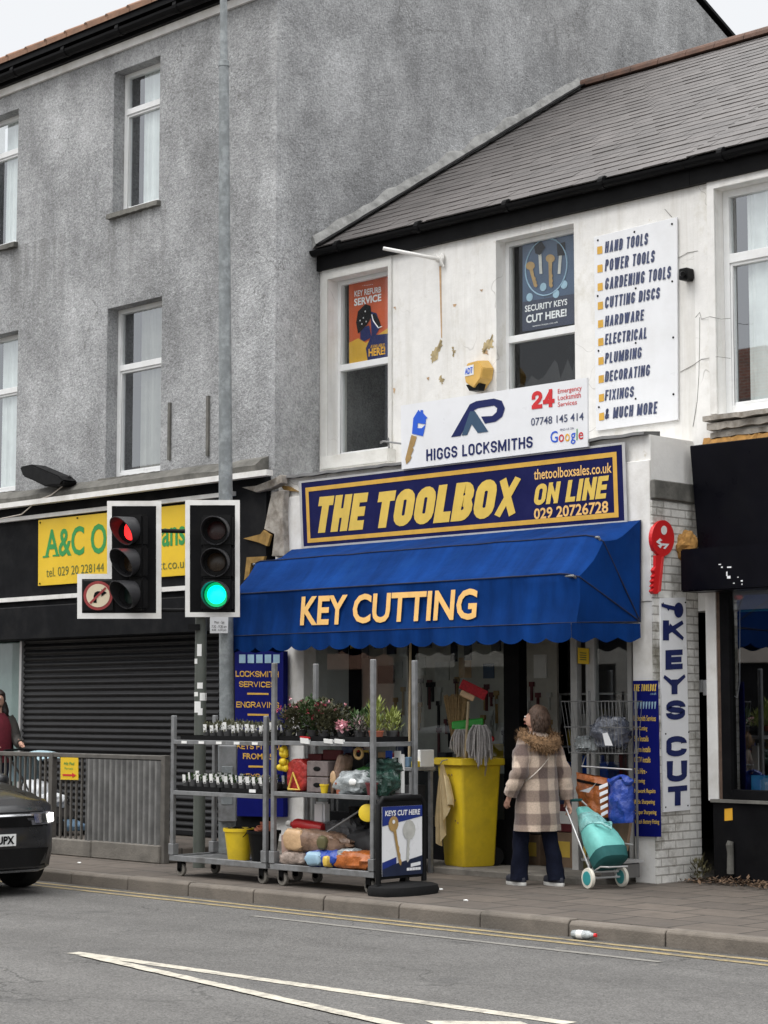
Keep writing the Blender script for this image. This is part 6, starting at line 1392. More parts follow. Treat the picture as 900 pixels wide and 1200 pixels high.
t = bpy.data.objects['kindling_sack']; m = MB(); pillow(m, V(-13.02, 12.27, zd+.23), .12, .12, .12, V(1, .05, -.08), V(0, 0, 1), 28, .1, .4); m.build('dark_print', MIXB[2], t, smooth=True)
sack('grey_sack', 'dark grey crumpled sack heaped behind the blue one', (-12.75, 12.58, zd+.2), .5, .28, .3, MIXB[1], V(1, 0, .1), V(0, 0, 1), 19, .35)
sack('grey_sack', 'grey crumpled film behind the kindling sack', (-13.1, 12.6, zd+.27), .46, .26, .28, M('grey_film', (.1, .1, .105), .35, .5, 10, .5, 14), V(1, 0, .15), V(0, 0, 1), 20, .35)
t = thing('gas_canister', V(-13.45, 12.5, .5), 'red metal cylinder lying above the sacks', 'canister'); m = MB(); a_, b_ = V(-13.62, 12.45, .545), V(-13.28, 12.5, .515); d = (b_-a_).normalized(); m.lathe(a_, [(.02, -.05), (.022, -.02), (.05, 0), (.06, .03), (.06, .31), (.05, .34), (.0, .35)], 18, d); m.build('cylinder', REDP, t, smooth=True, ang=35); m = MB(); m.cyl(a_-d*.09, a_-d*.04, .028, n=12); m.build('nozzle', SOLE, t)
m = MB(); m.tube([V(-13.12, 12.36, .49), V(-12.62, 12.33, .72)], .009, 8); m.build('metal_rod', GALV, label='thin metal rod slanting above the kindling sack', category='rod')
t = thing('cable_reel', V(-12.50, 12.25, .62), 'yellow reel hanging under the middle shelf', 'reel'); m = MB(); m.lathe(V(-12.47, 12.27, .70), [(.02, -.03), (.075, -.03), (.078, -.015), (.078, .04), (.06, .045), (.0, .045)], 22, (.55, -.8, .1)); m.build('drum', YPLAS, t, smooth=True, ang=35)
m = MB(); m.tube([V(-12.47, 12.27, .78), V(-12.465, 12.27, .82)], .006, 6); m.build('hook', GUTT, t)
m = MB(); m.ob(V(-13.36, 12.55, .66), V(.07, 0, 0), V(0, .05, 0), V(0, 0, .1)); m.build('white_canister', SIGNW, bevel=.02, seg=2, label='white plastic canister behind the red cylinder', category='canister')
# -------- A board facing along the road
XA = -12.22
t = thing('pavement_sign', V(XA, 12.45, 0), 'black framed swing board reading KEYS CUT HERE on a rubber foot', 'sign')
qo = [V(XA, 12.15, .80), V(XA, 12.72, .80), V(XA, 12.72, .13), V(XA, 12.15, .13)]; qi = [V(XA+.012, 12.185, .765), V(XA+.012, 12.685, .765), V(XA+.012, 12.685, .165), V(XA+.012, 12.185, .165)]
m = MB()
pts = [V(XA, 12.15, .1), V(XA, 12.15, .78), V(XA, 12.20, .835), V(XA, 12.67, .835), V(XA, 12.72, .78), V(XA, 12.72, .1)]
m.tube(pts, .025, 10); m.box(XA-.012, XA+.006, 12.165, 12.705, .14, .82); m.build('frame', BLACKPL, t, smooth=True, ang=40)
m = MB(); slab(m, qi, .006); pn = m.build('panel', SIGNW, t)
n1 = V(1, 0, 0); bi = lambda u, v: bil(qi, u, v)
m = MB(); m.f([bi(u, v)+n1*.003 for u, v in ((0, 1), (1, 1), (1, .84), (0, .72))]); PBL = M('poster_blue', (.012, .03, .2), .4); m.build('blue_print', PBL, pn); m = MB(); m.f([bi(u, v)+n1*.003 for u, v in ((0, .0), (0, .2), (.35, .27), (.35, 0))]); m.build('blue_print', PBL, pn)
m = MB(); m.f([bi(u, v)+n1*.0045 for u, v in ((0, .0), (0, .1), (.3, .17), (1, .27), (1, 0))]); m.build('dark_print', POSTN, pn)
m = MB(); text(m, 'KEYS CUT HERE', [bi(.06, .945), bi(.94, .945), bi(.94, .865), bi(.06, .865)], .03, .1, .006); text(m, '-----', [bi(.6, .1), bi(.95, .1), bi(.95, .06), bi(.6, .06)], .03, 0, .006); m.f([bi(u, v)+n1*.006 for u, v in ((.7, .11), (.95, .13), (.95, .18), (.7, .16))]); m.build('lettering', SIGNW, pn)
kb = lambda x, y: bi(x, 1-y)
m = MB(); keyshape(m, (.27, .25, 0), (.45, .86, 0), .035, n1, .0065, .125, kb); m.build('brass_key_print', TAN, pn); m = MB(); m.f([kb(.27+.035*math.cos(a), .22+.03*math.sin(a))+n1*.009 for a in [i*math.pi/5 for i in range(10)]]); m.build('key_hole_print', SIGNW, pn)
m = MB(); keyshape(m, (.66, .35, 0), (.62, .82, 0), .035, n1, .0065, .16, kb); m.build('silver_key_print', SILV, pn)
m = MB(); m.ball(V(XA, 12.46, .035), .21, .37, .065, 26, 8, 0, 0, None, .5, .8); m.build('foot', BLACKR, t, smooth=True)
# -------- table, crates, cloth
zt2 = 1.04
tx0, tx1 = PY(432, 895, 13.95).x, PY(511, 895, 14.3).x
t = thing('display_table', V((tx0+tx1)/2, 14.2, .06), 'narrow grey display table in front of the shop window', 'table')
m = MB(); m.box(tx0, tx1, 13.95, 14.3, zt2-.035, zt2); m.build('table_top', GALV, t, bevel=.004)
for x in (tx0+.03, tx1-.03):
    for y in (13.98, 14.25): m = MB(); m.box(x-.018, x+.018, y-.018, y+.018, 0, zt2-.036); m.build('leg', GALV, t)
its = [('white box with grey lid on the display table', 1.16, 1.28, .17, LABELW), ('blue bottle crate on the display table', 1.0, 1.13, .1, DENIM), ('cream carton of papers on the display table', .5, .95, .09, M('cream_card', (.42, .38, .3), .8, .3, 20)), ('maroon tin on the display table', .2, .42, .13, MIXB[0]), ('yellow box at the corner of the display table', 1.18, 1.27, .06, YPLAS)]
tw_ = tx1-tx0
for lb, a, b_, h, mt in its:
    k = 1/1.28; y0_ = 13.99 if mt is not LABELW else 14.08
    carton(lb, tx0+tw_*a*k, tx0+tw_*b_*k-.005, y0_, y0_+.2, zt2+.001, zt2+h, mt, 'goods_box')
cr = [(0, 0, 1), (1, 0, 4), (0, 1, 1), (1, 1, 1), (0, 2, 3), (1, 2, 1)]
for i, j, c_ in cr:
    x0_ = tx0+.07+i*(tw_-.13)/2; w_ = (tw_-.16)/2
    carton(('outer' if i == 0 else 'inner')+' crate, '+('bottom', 'middle', 'topmost')[j]+' of its stack under the display table', x0_, x0_+w_, 14.0, 14.23, .002+j*.29, .002+j*.29+.28, MIXB[c_], 'crate', 'crate', 'crates under the display table')
sack('plastic_bag', 'crumpled grey plastic bag on the ground by the yellow bin', (tx1-.08, 13.86, .115), .34, .26, .22, M('pale_grey_film', (.24, .24, .25), .3, .5, 12, .6, 16), V(1, .2, .1), V(0, 0, 1), 23, .4, 'bag')
sack('plastic_bag', 'black rubbish bag on the ground under the display table', (tx1-.4, 13.84, .13), .4, .26, .24, BLACKPL, V(1, 0, .1), V(0, 0, 1), 24, .35, 'bag')
YC = 14.30
t = thing('chamois_cloth', PY(518, 990, YC), 'cream chamois leather hanging from a hook on the bin rim', 'cloth')
tp, bt = PY(518, 896, YC), PY(517, 992, YC); m = MB(); k = 22; grid = []
for j in range(15):
    s_ = j/14; w_ = .035+.20*min(1, s_*1.15)**.8; row = []
    for i in range(k+1):
        u = i/k-.5; edge = (.74+.26*math.cos(u*5.2+1.1)) if j else 1
        z = tp.z+(bt.z-tp.z)*s_*(edge if s_ > .3 else 1-(1-edge)*s_/.3)
        row.append(m.v(V(tp.x+u*w_+.02*s_, tp.y+.035*math.sin(i*1.25)*min(1, s_*2)+.012*math.sin(i*3.1), z)))
    grid.append(row)
for a, b_ in zip(grid, grid[1:]):
    for i in range(k): m.bm.faces.new([a[i], a[i+1], b_[i+1], b_[i]])
m.build('leather', CHAM, t, smooth=True)
m = MB(); m.tube([tp+V(.09, .12, .05), tp+V(.03, .05, .05), tp+V(0, .0, .035), tp+V(0, -.02, .01)], .006, 6); m.build('hook', GALV, t)
# -------- yellow wheeled bin, mops and brooms
BX = PY(550, 950, 14.62).x; BY = 14.62; bz = .062; ang = rad(-14)
ux, uy = V(math.cos(ang), math.sin(ang), 0), V(-math.sin(ang), math.cos(ang), 0)
t = thing('wheelie_bin', V(BX, BY, bz), 'tall yellow wheeled bin stuffed with mops and brooms', 'bin')
def rr(w, d, z, r_=.035):
    o_ = []
    for sx, sy in ((1, -1), (1, 1), (-1, 1), (-1, -1)):
        for k in range(4):
            a0 = {(1, -1): -90, (1, 1): 0, (-1, 1): 90, (-1, -1): 180}[(sx, sy)]+k*30
            o_.append(V(BX, BY, z)+ux*(sx*(w/2-r_)+r_*math.cos(rad(a0)))+uy*(sy*(d/2-r_)+r_*math.sin(rad(a0))))
    return o_
m = MB(); m.loft([rr(.36, .36, bz), rr(.375, .38, bz+.02), rr(.40, .42, bz+.4), rr(.45, .48, bz+.97), rr(.455, .485, bz+1.0)], True); m.build('tub', YPLAS, t, smooth=True, ang=35)
m = MB(); m.loft([rr(.50, .53, bz+.99, .04), rr(.52, .55, bz+1.0, .04), rr(.52, .55, bz+1.06, .04), rr(.48, .51, bz+1.065, .04), rr(.46, .49, bz+1.02, .03)], True); m.build('rim', YPLAS, t, smooth=True, ang=35)
m = MB()
fr_ = lambda u, z: V(BX, BY, z)+ux*u-uy*(.5*(.38+(z-bz-.02)*(.10/.95)*1.02)+.003)
for u, z in ((-.10, .90), (-.05, .90), (.0, .90), (.05, .90), (-.15, .8), (-.12, .8), (.05, .66), (.09, .65), (-.16, .6), (.08, .45), (.12, .43), (-.14, .42)): m.lathe(fr_(u, bz+z), [(.011, 0), (.011, .003)], 8, -uy)
m.box(-0.001+fr_(-.03, 0).x, .001+fr_(-.03, 0).x, fr_(0, 0).y-.5, fr_(0, 0).y-.5+.001, 0.01, .011)
m.build('rivet', TAN, t)
for s_ in (-1, 1):
    m = MB(); c_ = V(BX, BY, bz+.09)+ux*(.15*s_)+uy*.21; m.cyl(c_-ux*.02, c_+ux*.02, .09, n=18); m.build('wheel', BLACKR, t)
def hnd(mb, a, b_, r_=.012): mb.tube([a, b_], r_, 8)
Yb = BY
def mop(label, px_, py_, Y, seed, drop):
    tp = PY(px_, py_, Y); t = thing('mop', V(tp.x, tp.y, bz+.3), label, 'mop', 'grey string mops in the yellow bin'); r = random.Random(seed)
    m = MB(); hnd(m, V(BX+(tp.x-BX)*.2, BY+.02, bz+.4), tp-V(0, 0, .02)); m.build('handle', WOODH, t)
    m = MB()
    for k in range(90):
        a = r.uniform(0, 2*math.pi); R_ = r.uniform(.05, .125); l = drop*r.uniform(.75, 1.1); dx, dy = math.cos(a), math.sin(a)
        if dy < 0 and dx > 0: l *= 1.2
        m.tube([tp+V(dx*.01, dy*.01, 0), tp+V(dx*R_*.55, dy*R_*.55, .012*r.random()), tp+V(dx*R_*.9, dy*R_*.9, -.06), tp+V(dx*R_+r.uniform(-.01, .01), dy*R_+r.uniform(-.01, .01), -l*.6), tp+V(dx*R_*1.02+r.uniform(-.02, .02), dy*R_*1.02+r.uniform(-.02, .02), -l)], .0068, 5)
    m.build('yarn', MOPM, t, smooth=True)
mop('smaller grey string mop on the outer side of the yellow bin', 540, 856, BY-.05, 4, .20)
mop('larger shaggy grey string mop hanging over the yellow bin\'s front', 562, 851, BY-.17, 6, .30)
t = thing('broom', V(BX, BY, bz+.3), 'broom with red and cream head standing up in the bin', 'broom')
h0, h1 = PY(546, 875, BY-.1), PY(549, 822, BY-.1); d = (h1-h0).normalized()
m = MB(); hnd(m, h0-d*.5, h1, .014); m.build('handle', WOODH, t)
ax_ = (RT*.86+V(0, 0, -.42)).normalized(); c_ = PY(553, 812, BY-.1); up_ = ax_.cross(-FH).normalized(); up_ = up_ if up_.z > 0 else -up_
m = MB(); m.ob(c_+up_*.035, ax_*.14, FH*.03, up_*.05); m.build('bristles', M('red_bristle', (.36, .012, .02), .8, .4, 40, .6, 60), t, bevel=.006)
m = MB(); m.ob(c_-up_*.045-ax_*.03, ax_*.075, FH*.035, up_*.03); m.build('head', TANB, t, bevel=.008)
t = thing('broom', V(BX-.1, BY, bz+.3), 'fan shaped straw broom at the back of the bin', 'broom')
Ys = BY+.1; r = random.Random(12); m = MB()
for k in range(130):
    u = r.random(); v_ = r.uniform(-.025, .025); a = PY(530+10*u, 868, Ys+v_); b_ = PY(520+29*u, 816+r.uniform(-2, 3)-3*u, Ys+v_*1.6); m.tube([a, a.lerp(b_, .5)+V(0, v_*.2, 0), b_], .005, 4)
m.build('bristles', STRAW, t); m = MB(); hnd(m, PY(536, 885, Ys)-V(0, 0, .5), PY(536, 866, Ys), .014); m.build('handle', WOODH, t)
t = thing('broom', V(BX+.05, BY, bz+.3), 'bright green plastic broom head behind the mops', 'broom')
c_ = PY(548, 848, BY+.04); m = MB(); m.ob(c_, RT*.16+V(0, 0, .02), FH*.03, V(0, 0, .04)); m.build('bristles', GREENPL, t, bevel=.012); m = MB(); m.ob(c_-V(0, 0, .05), RT*.13, FH*.035, V(0, 0, .012)); m.build('head', GREENPL, t); m = MB(); hnd(m, c_-V(0, 0, .06), c_-V(.02, 0, .7)); m.build('handle', WOODH, t)
t = thing('pole_handle', V(PY(480, 870, 14.1).x, 14.1, zt2), 'long tan broom handle standing beside the trolley before the window', 'broom handle'); m = MB(); hnd(m, PY(479.5, 893, 14.1), PY(481, 745, 14.1), .013); m.build('shaft', WOODH, t, smooth=True)
m = MB(); m.ball(PY(479.5, 890, 14.1), .018, n=10, m=6); m.build('end_cap', GUTT, t, smooth=True)
t = thing('plunger', PY(576, 930, 14.6), 'red knobbed stick poking out of the bin behind the shaggy mop', 'stick')
c_ = PY(576, 866, 14.6); m = MB(); m.ball(c_, .03, .03, .03, 12, 8); m.build('knob', REDP, t, smooth=True); m = MB(); hnd(m, c_, V(BX+.08, BY, bz+.4), .009); m.build('shaft', WOODH, t)
# -------- wire rack with bags by the door
RX = lambda x, y, Y=14.6: PY(x, y, Y)
t = thing('wire_rack', V(RX(712, 980).x, 14.65, .06), 'wire display rack with a basket beside the shop door', 'rack')
xl, xr = RX(672, 850).x, RX(741, 850).x
m = MB()
def wire(*p, r_=.005): m.tube(list(p), r_, 6)
zbt, zbb = RX(690, 822).z, RX(690, 882).z
y0, y1 = 14.42, 14.75
for z, i in ((zbt, 0), (zbb, .05), ((zbt+zbb)/2, .02)):
    a, b_ = xl+i, xr-i*.3; wire(V(a, y0+i, z), V(b_, y0+i, z), V(b_, y1-i, z), V(a, y1-i, z), V(a, y0+i, z), r_=.005 if i else .006)
for k in range(17):
    u = k/16; x = xl+(xr-xl)*u; x2 = xl+.05+(xr-.015-xl-.05)*u; wire(V(x, y0, zbt), V(x2, y0+.05, zbb), V(x2, y1-.05, zbb), V(x, y1, zbt), r_=.0025)
DWIRE = M('dull_wire', (.2, .2, .2), .5, .2, metal=.4); m.build('basket', DWIRE, t)
for x in (xl+.1, xr-.05):
    m = MB(); m.cyl(V(x, y1-.03, .06), V(x, y1-.03, zbt+.1), .012, n=8); m.build('upright', DWIRE, t)
m = MB(); zr_ = RX(700, 899).z; m.tube([RX(682, 898, 14.5), RX(741, 902, 14.5)], .008, 8); m.tube([RX(682, 898, 14.5), RX(688, 880, 14.72)], .006, 6); m.build('hook_rail', ALU, t)
m = MB(); m.tube([RX(705, 985, 14.5), RX(742, 990, 14.5)], .009, 8); m.box(xl+.2, xr, 14.45, 14.75, .2, .225); m.build('lower_rail', ALU, t)
t = sack('plastic_bag', 'clear bag of dark goods lying in the wire basket', tuple(RX(716, 858)+V(0, .0, 0)), .36, .3, .28, M('clear_dark_film', (.09, .1, .13), .2, .8, 9, .7, 13, spec=1.0), V(1, .3, -.1), V(0, 0, 1), 41, .3, 'bag')
c_ = RX(712, 866, 14.41); m = MB(); m.f([c_+V(-.06, 0, .05), c_+V(.0, 0, .06), c_+V(.06, 0, -.06), c_+V(-.03, 0, -.06)]); m.build('label_print', SIGNW, t)
sack('plastic_bag', 'small clear crumpled bag at the basket\'s door end', tuple(RX(690, 872)), .26, .2, .14, CRISPW, V(1, .3, 0), V(0, 0, 1), 42, .35, 'bag')
def hang_bag(label, pts, Y, th, mat, seed, name='hanging_bag'):
    t = thing(name, RX((pts[0][0]+pts[2][0])/2, pts[2][1], Y), label, 'bag'); m = MB(); n = 14; g_ = []
    for side in (-1, 1):
        rows_ = []
        for j in range(n+1):
            v_ = j/n; row = []
            for i in range(n+1):
                u = i/n; a = [pts[0][k]*(1-u)+pts[1][k]*u for k in (0, 1)]; b_ = [pts[3][k]*(1-u)+pts[2][k]*u for k in (0, 1)]
                p = RX(a[0]*(1-v_)+b_[0]*v_, a[1]*(1-v_)+b_[1]*v_, Y); f_ = (max(0, math.sin(math.pi*u))*max(0, math.sin(math.pi*min(1, v_*.8+.05))))**.5
                row.append(m.v(p+V(0, side*th*f_*(1+.5*mnoise.noise(V(u*4+seed, v_*4, 1)))+.02*mnoise.noise(V(u*9, v_*9, seed)), 0)))
            rows_.append(row)
        for a, b_ in zip(rows_, rows_[1:]):
            for i in range(n): m.bm.faces.new([a[i], a[i+1], b_[i+1], b_[i]])
    bmesh.ops.remove_doubles(m.bm, verts=m.bm.verts[:], dist=.004); m.build('film', mat, t, smooth=True); return t
t = hang_bag('orange and brown firewood bag with white stripes hanging from the rack', [(675, 905), (712, 912), (714, 958), (680, 957)], 14.46, .09, ORANGEB, 3)
m = MB(); y_ = 14.34
for k in range(5): m.f([RX(702+k*.6, 921+k*8, y_), RX(712, 917+k*8, y_+.05), RX(712.5, 921+k*8, y_+.05), RX(702+k*.6, 925.5+k*8, y_)])
m.f([RX(679, 927, y_), RX(694, 922, y_-.01), RX(700, 916, y_), RX(690, 929, y_)]); m.build('white_stripes', SIGNW, t)
m = MB(); m.f([RX(676, 912.5, y_+.06), RX(700, 918, y_), RX(712, 920, y_+.06), RX(712, 923, y_+.06), RX(700, 921, y_), RX(676, 916, y_+.06)]); m.build('dark_band', GUTT, t)
hang_bag('bright blue shiny sack hanging beside the orange bag', [(716, 915), (741, 912), (742, 964), (714, 965)], 14.45, .1, BLUEB, 7)
m = MB(); m.tube([RX(712+30*i/10, 913+4*math.sin(i*.9), 14.42) for i in range(11)], [.01, .03, .045, .04, .02, .012, .02, .04, .045, .03, .01], 8); m.build('tied_neck', BLUEB, bpy.data.objects['hanging_bag.001'], smooth=True)
t = thing('flat_carton', RX(722, 1000), 'flattened brown cardboard leaning under the rack', 'cardboard'); m = MB(); m.ob(RX(723, 980, 14.6), V(.14, 0, 0), V(0, .02, .0), V(.01, .02, .13)); m.build('sheet', CARD, t)
carton('grey plastic crate on the ground under the wire rack', RX(716, 1000).x, RX(742, 1000).x, 14.45, 14.7, .062, .19, MIXB[3], 'crate', 'crate')
t = thing('notice', RX(684, 778, YG-.05), 'yellow paper notice taped to the white door post', 'notice'); m = MB(); q = [PY(677, 759, YG-.05), PY(690, 760, YG-.05), PY(690, 778.5, YG-.05), PY(677, 777.5, YG-.05)]; slab(m, q, .004); m.build('sheet', YSIGN, t); m = MB()
for i in range(4): m.f([p+V(0, -.004, 0) for p in subq(q, .2, .66-.14*i, .8, .72-.14*i)])
m.build('print', OLIVE, t)
# -------- things seen through the window and the doorway (inside the shop)
t = thing('shop_shelving', V(-12.4, 16.6, .02), 'white shelf rack of boxed goods inside the doorway', 'shelves')
iy = 16.3; P5 = lambda x, y: PY(x, y, iy)
xa_, xb_2 = P5(636, 800).x, P5(720, 800).x
m = MB()
for y in (812, 874, 930): z = P5(680, y).z; m.box(xa_, xb_2, iy-.02, iy+.4, z-.02, z)
for x in (P5(654, 800).x,): m.box(x-.03, x+.03, iy-.02, iy+.02, .02, P5(680, 812).z)
m.build('shelf', UPVC, t)
m = MB(); m.box(xa_, xb_2, iy+.42, iy+.45, .02, 2.4); m.build('back_panel', MIXB[3], t)
r = random.Random(14); cols = [MIXB[4], BLUEI, LABELW, REDP, MIXB[1], MIXB[2], SILV, YPLAS, MIXB[3]]
for yb2 in (874, 930):
    x = xa_+.02; zz = P5(680, yb2).z; kq = 0
    while x < xb_2-.12:
        w_ = r.uniform(.08, .2); kq += 1; carton(ORD[min(kq-1, 15)]+' box from the doorway edge on the '+('middle' if yb2 == 874 else 'lower')+' shelf inside', x, x+w_, iy, iy+.2, zz+.001, zz+r.uniform(.15, .42), r.choice(cols), 'goods_box', 'box', 'boxed goods inside the doorway'); x += w_+.015
# window display: pegboard wall, hanging tools, dark counter
t = thing('pegboard', V(-14.3, YG+1.1, .5), 'pale pegboard hung with tools behind the shop window', 'pegboard')
m = MB(); m.box(px(360)-.0, px(594)-.05, YG+.85, YG+.88, .96, 2.5); m.build('board', M('pegboard_grey', (.5, .48, .43), .8, .2, 4), t)
r = random.Random(15)
for i in range(46):
    x = r.uniform(px(400), px(590)); z = r.uniform(1.05, 1.7); h = r.uniform(.1, .3); m = MB(); m.box(x-.01, x+.01, YG+.82, YG+.845, z, z+h); m.box(x-.03, x+.03, YG+.82, YG+.848, z+h, z+h+.05); m.build('hung_tool', r.choice([GUTT, GUTT, MIXB[0], TAN, SILV]), t)
for i in range(7):
    x = px(385)+(px(585)-px(385))*(i+.3)/7; z = r.uniform(1.8, 2.1); m = MB(); m.box(x, x+r.uniform(.14, .22), YG+.835, YG+.847, z, z+r.uniform(.15, .3)); m.build('poster_sheet', r.choice([LABELW, SILV, POSTB, TANB]), t)
t = thing('window_counter', V(-14.3, YG+.4, .06), 'dark counter of stock behind the shop window', 'counter'); m = MB(); m.box(px(372), px(590), YG+.15, YG+.8, .07, .95); m.build('cabinet', MIXB[1], t)
for i in range(12):
    x = px(385)+(px(585)-px(385))*i/12; carton(ORD[i]+' item from the pilaster end on the counter behind the window', x, x+r.uniform(.1, .2), YG+.2, YG+.4, .952, .952+r.uniform(.06, .32), r.choice(cols[3:]+[MIXB[1], MIXB[4]]), 'goods_box', 'box', 'boxed stock behind the window')
carton('dark framed picture hanging behind the shop window', px(382), px(400), YG+.80, YG+.83, 1.9, 2.1, MIXB[1], 'picture_frame', 'picture')
for i, (a, b_, c_, d_, mt) in enumerate(((650, 672, 985, 945, CARD), (652, 674, 943, 912, MIXB[0]), (672, 690, 985, 950, MIXB[2]), (655, 670, 911, 890, MIXB[4]), (614, 632, 985, 950, CARD), (616, 630, 948, 925, MIXB[3]))):
    y_ = 15.35; u0, u1 = PY(a, c_, y_), PY(b_, d_, y_)
    carton(['brown carton at the foot of the taller doorway stack', 'maroon box in the middle of the taller doorway stack', 'olive box on the doorway floor next to the white post', 'navy box topmost of the taller doorway stack', 'brown carton at the foot of the shorter doorway stack', 'grey box topmost of the shorter doorway stack'][i], u0.x, u1.x, y_, y_+.25, .03+max(0, PY(a, c_, y_).z-PY(a, 985, y_).z), .03+PY(b_, d_, y_).z-PY(a, 985, y_).z, mt, 'goods_box', 'box', 'goods stacked in the doorway', top=LABELW if i % 2 else YVINYL)
r = random.Random(40)
for i in range(14):
    x = px(378)+(px(590)-px(378))*i/14; z = 2.5; h = r.uniform(.15, .42); t = thing('hanging_packet', V(x, YG+.25, z-h), ORD[i]+' packet from the pilaster end hung along the shop window top', 'packet', 'packets hung in the shop window')
    m = MB(); m.box(x, x+r.uniform(.07, .14), YG+.24, YG+.27, z-h, z-.04); m.build('card', r.choice([MIXB[1], MIXB[4], MIXB[3], SILV, MIXB[0], YVINYL]), t); m = MB(); m.cyl(V(x+.04, YG+.255, z-.04), V(x+.04, YG+.255, z+.05), .004, n=6); m.build('hook', GALV, t)
# -------- litter
t = thing('bottle', V(-9.62, 11.74, -.118), 'empty clear drink bottle with a red label in the gutter', 'bottle')
a_ = V(-9.70, 11.72, -.085); d = V(.95, .12, .02).normalized()
m = MB(); m.lathe(a_, [(.0, 0), (.028, .004), (.032, .02), (.032, .15), (.012, .19), (.012, .205), (.0, .206)], 14, d); m.build('body', CRISPW, t, smooth=True); m = MB(); m.lathe(a_, [(.0335, .05), (.0335, .1)], 14, d); m.build('label_band', LABELW, t, smooth=True); m = MB(); m.lathe(a_, [(.015, .196), (.015, .215), (.0, .216)], 10, d); m.build('cap', REDI, t)
m = MB(); r = random.Random(17)
for i in range(900):
    u = r.random()**.8; x = XR+.02+u*2.0; y = 15.37-abs(r.gauss(0, .16))-.02*u
    if y < 14.75: continue
    m.leaf(V(x, y, .004+r.random()*.05*max(0, 1-abs(x-XR-.55)*.9)), V(r.uniform(-1, 1), r.uniform(-1, 1), r.uniform(-.1, .35)), r.uniform(.03, .075), r.uniform(.008, .02))
m.build('leaf_litter', LEAVES, kind='stuff', label='dry brown leaves and scraps heaped along the black shop front', category='leaves')
t = thing('weed', V(XR+.1, 15.2, 0), 'small weedy plant growing at the foot of the brick pier', 'weed'); m = MB(); leaves(m, (XR+.14, 15.28, .1), .09, .08, .12, 120, .07, .01, 44, .7); m.build('stems', M('weed_brown_green', (.1, .09, .04), .8, .5, 20), t)
for i, (x, y, lb) in enumerate(((517, 1042, 'white paper scrap on the paving beside the swing board'), (546, 1055, 'white paper scrap on the paving between kerb and board'), (276, 1013, 'white scrap by the low plant trolley wheel'), (93, 1011, 'white scrap on the paving under the guard rail'))):
    p = PZ(x, y, .006); m = MB(); m.ball(p, .025, .018, .008, 8, 5, .5, i); m.build('paper_scrap', LABELW, label=lb, category='litter')
# ================================================================== PEOPLE
def skin_bm(verts, edges, sub=2):
    me = bpy.data.meshes.new('s'); me.from_pydata([v[:3] for v in verts], edges, []); o = bpy.data.objects.new('s', me); COL.objects.link(o)
    sk = o.modifiers.new('k', 'SKIN'); sk.use_smooth_shade = True
    for i, v in enumerate(verts):
        d = me.skin_vertices[0].data[i]; d.radius = (v[3], v[4] if len(v) > 4 else v[3]); d.use_root = (i == 0)
    s = o.modifiers.new('u', 'SUBSURF'); s.levels = sub; s.render_levels = sub
    dg = bpy.context.evaluated_depsgraph_get(); dg.update(); m2 = bpy.data.meshes.new_from_object(o.evaluated_get(dg))
    mb = MB(); mb.bm.from_mesh(m2); bpy.data.objects.remove(o); bpy.data.meshes.remove(m2); bpy.data.meshes.remove(me); return mb
def body(armL, armR, legL, legR, face=(0, 1), lift=0):
    fx, fy = face
    vs = [(0, 0, .88, .14, .1), (0, 0, 1.04, .125, .095), (0, -.01, 1.22, .14, .095), (0, 0, 1.37, .052), (0+.01*fx, .012, 1.44, .056), (.02*fx, .02*fy, 1.53, .074, .088), (.015*fx, .015*fy, 1.595, .05)]
    es = [(0, 1), (1, 2), (2, 3), (3, 4), (4, 5), (5, 6)]
    def chain(root, pts):
        p = root
        for q in pts: vs.append(q); es.append((p, len(vs)-1)); p = len(vs)-1
        return p
    for arm, s in ((armL, -1), (armR, 1)):
        p = chain(2, arm); w = Vector(arm[-1][:3]); pv = Vector(arm[-2][:3]); d = (w-pv).normalized(); fw = V(0, 1, 0); inn = V(-s, 0, 0)
        pm = w+d*.05; vs.append((*pm, .026, .016)); es.append((p, len(vs)-1)); pi = len(vs)-1
        for k, (o_, l) in enumerate(((.03, .06), (.01, .07), (-.01, .065), (-.028, .05))):
            a = pm+d*.03+fw*o_; b = a+d*l*.6+inn*.008; c = b+d*l*.35+inn*.022; chain(pi, [(*a, .0095), (*b, .0085), (*c, .007)])
        a = w+d*.03+fw*.035+inn*.01; b = a+d*.035+fw*.012+inn*.01; chain(p, [(*a, .011), (*b, .009)])
    for leg in (legL, legR): chain(0, leg)
    # nose, chin and ears
    h = V(.02*fx, .02*fy, 1.53); f_ = V(fx, fy, 0); sd = V(fy, -fx, 0)
    chain(5, [(*(h+f_*.082+V(0, 0, -.008)), .02), (*(h+f_*.102+V(0, 0, -.026)), .011)]); chain(5, [(*(h+f_*.06+V(0, 0, -.075)), .03, .03)])
    for s in (-1, 1): chain(5, [(*(h+sd*.074*s+V(0, 0, -.005)), .016), (*(h+sd*.088*s+V(0, 0, 0)), .012)])
    return skin_bm(vs, es), h, f_, sd
def put(o, loc, rz): o.location = loc; o.rotation_euler = (0, 0, rz)
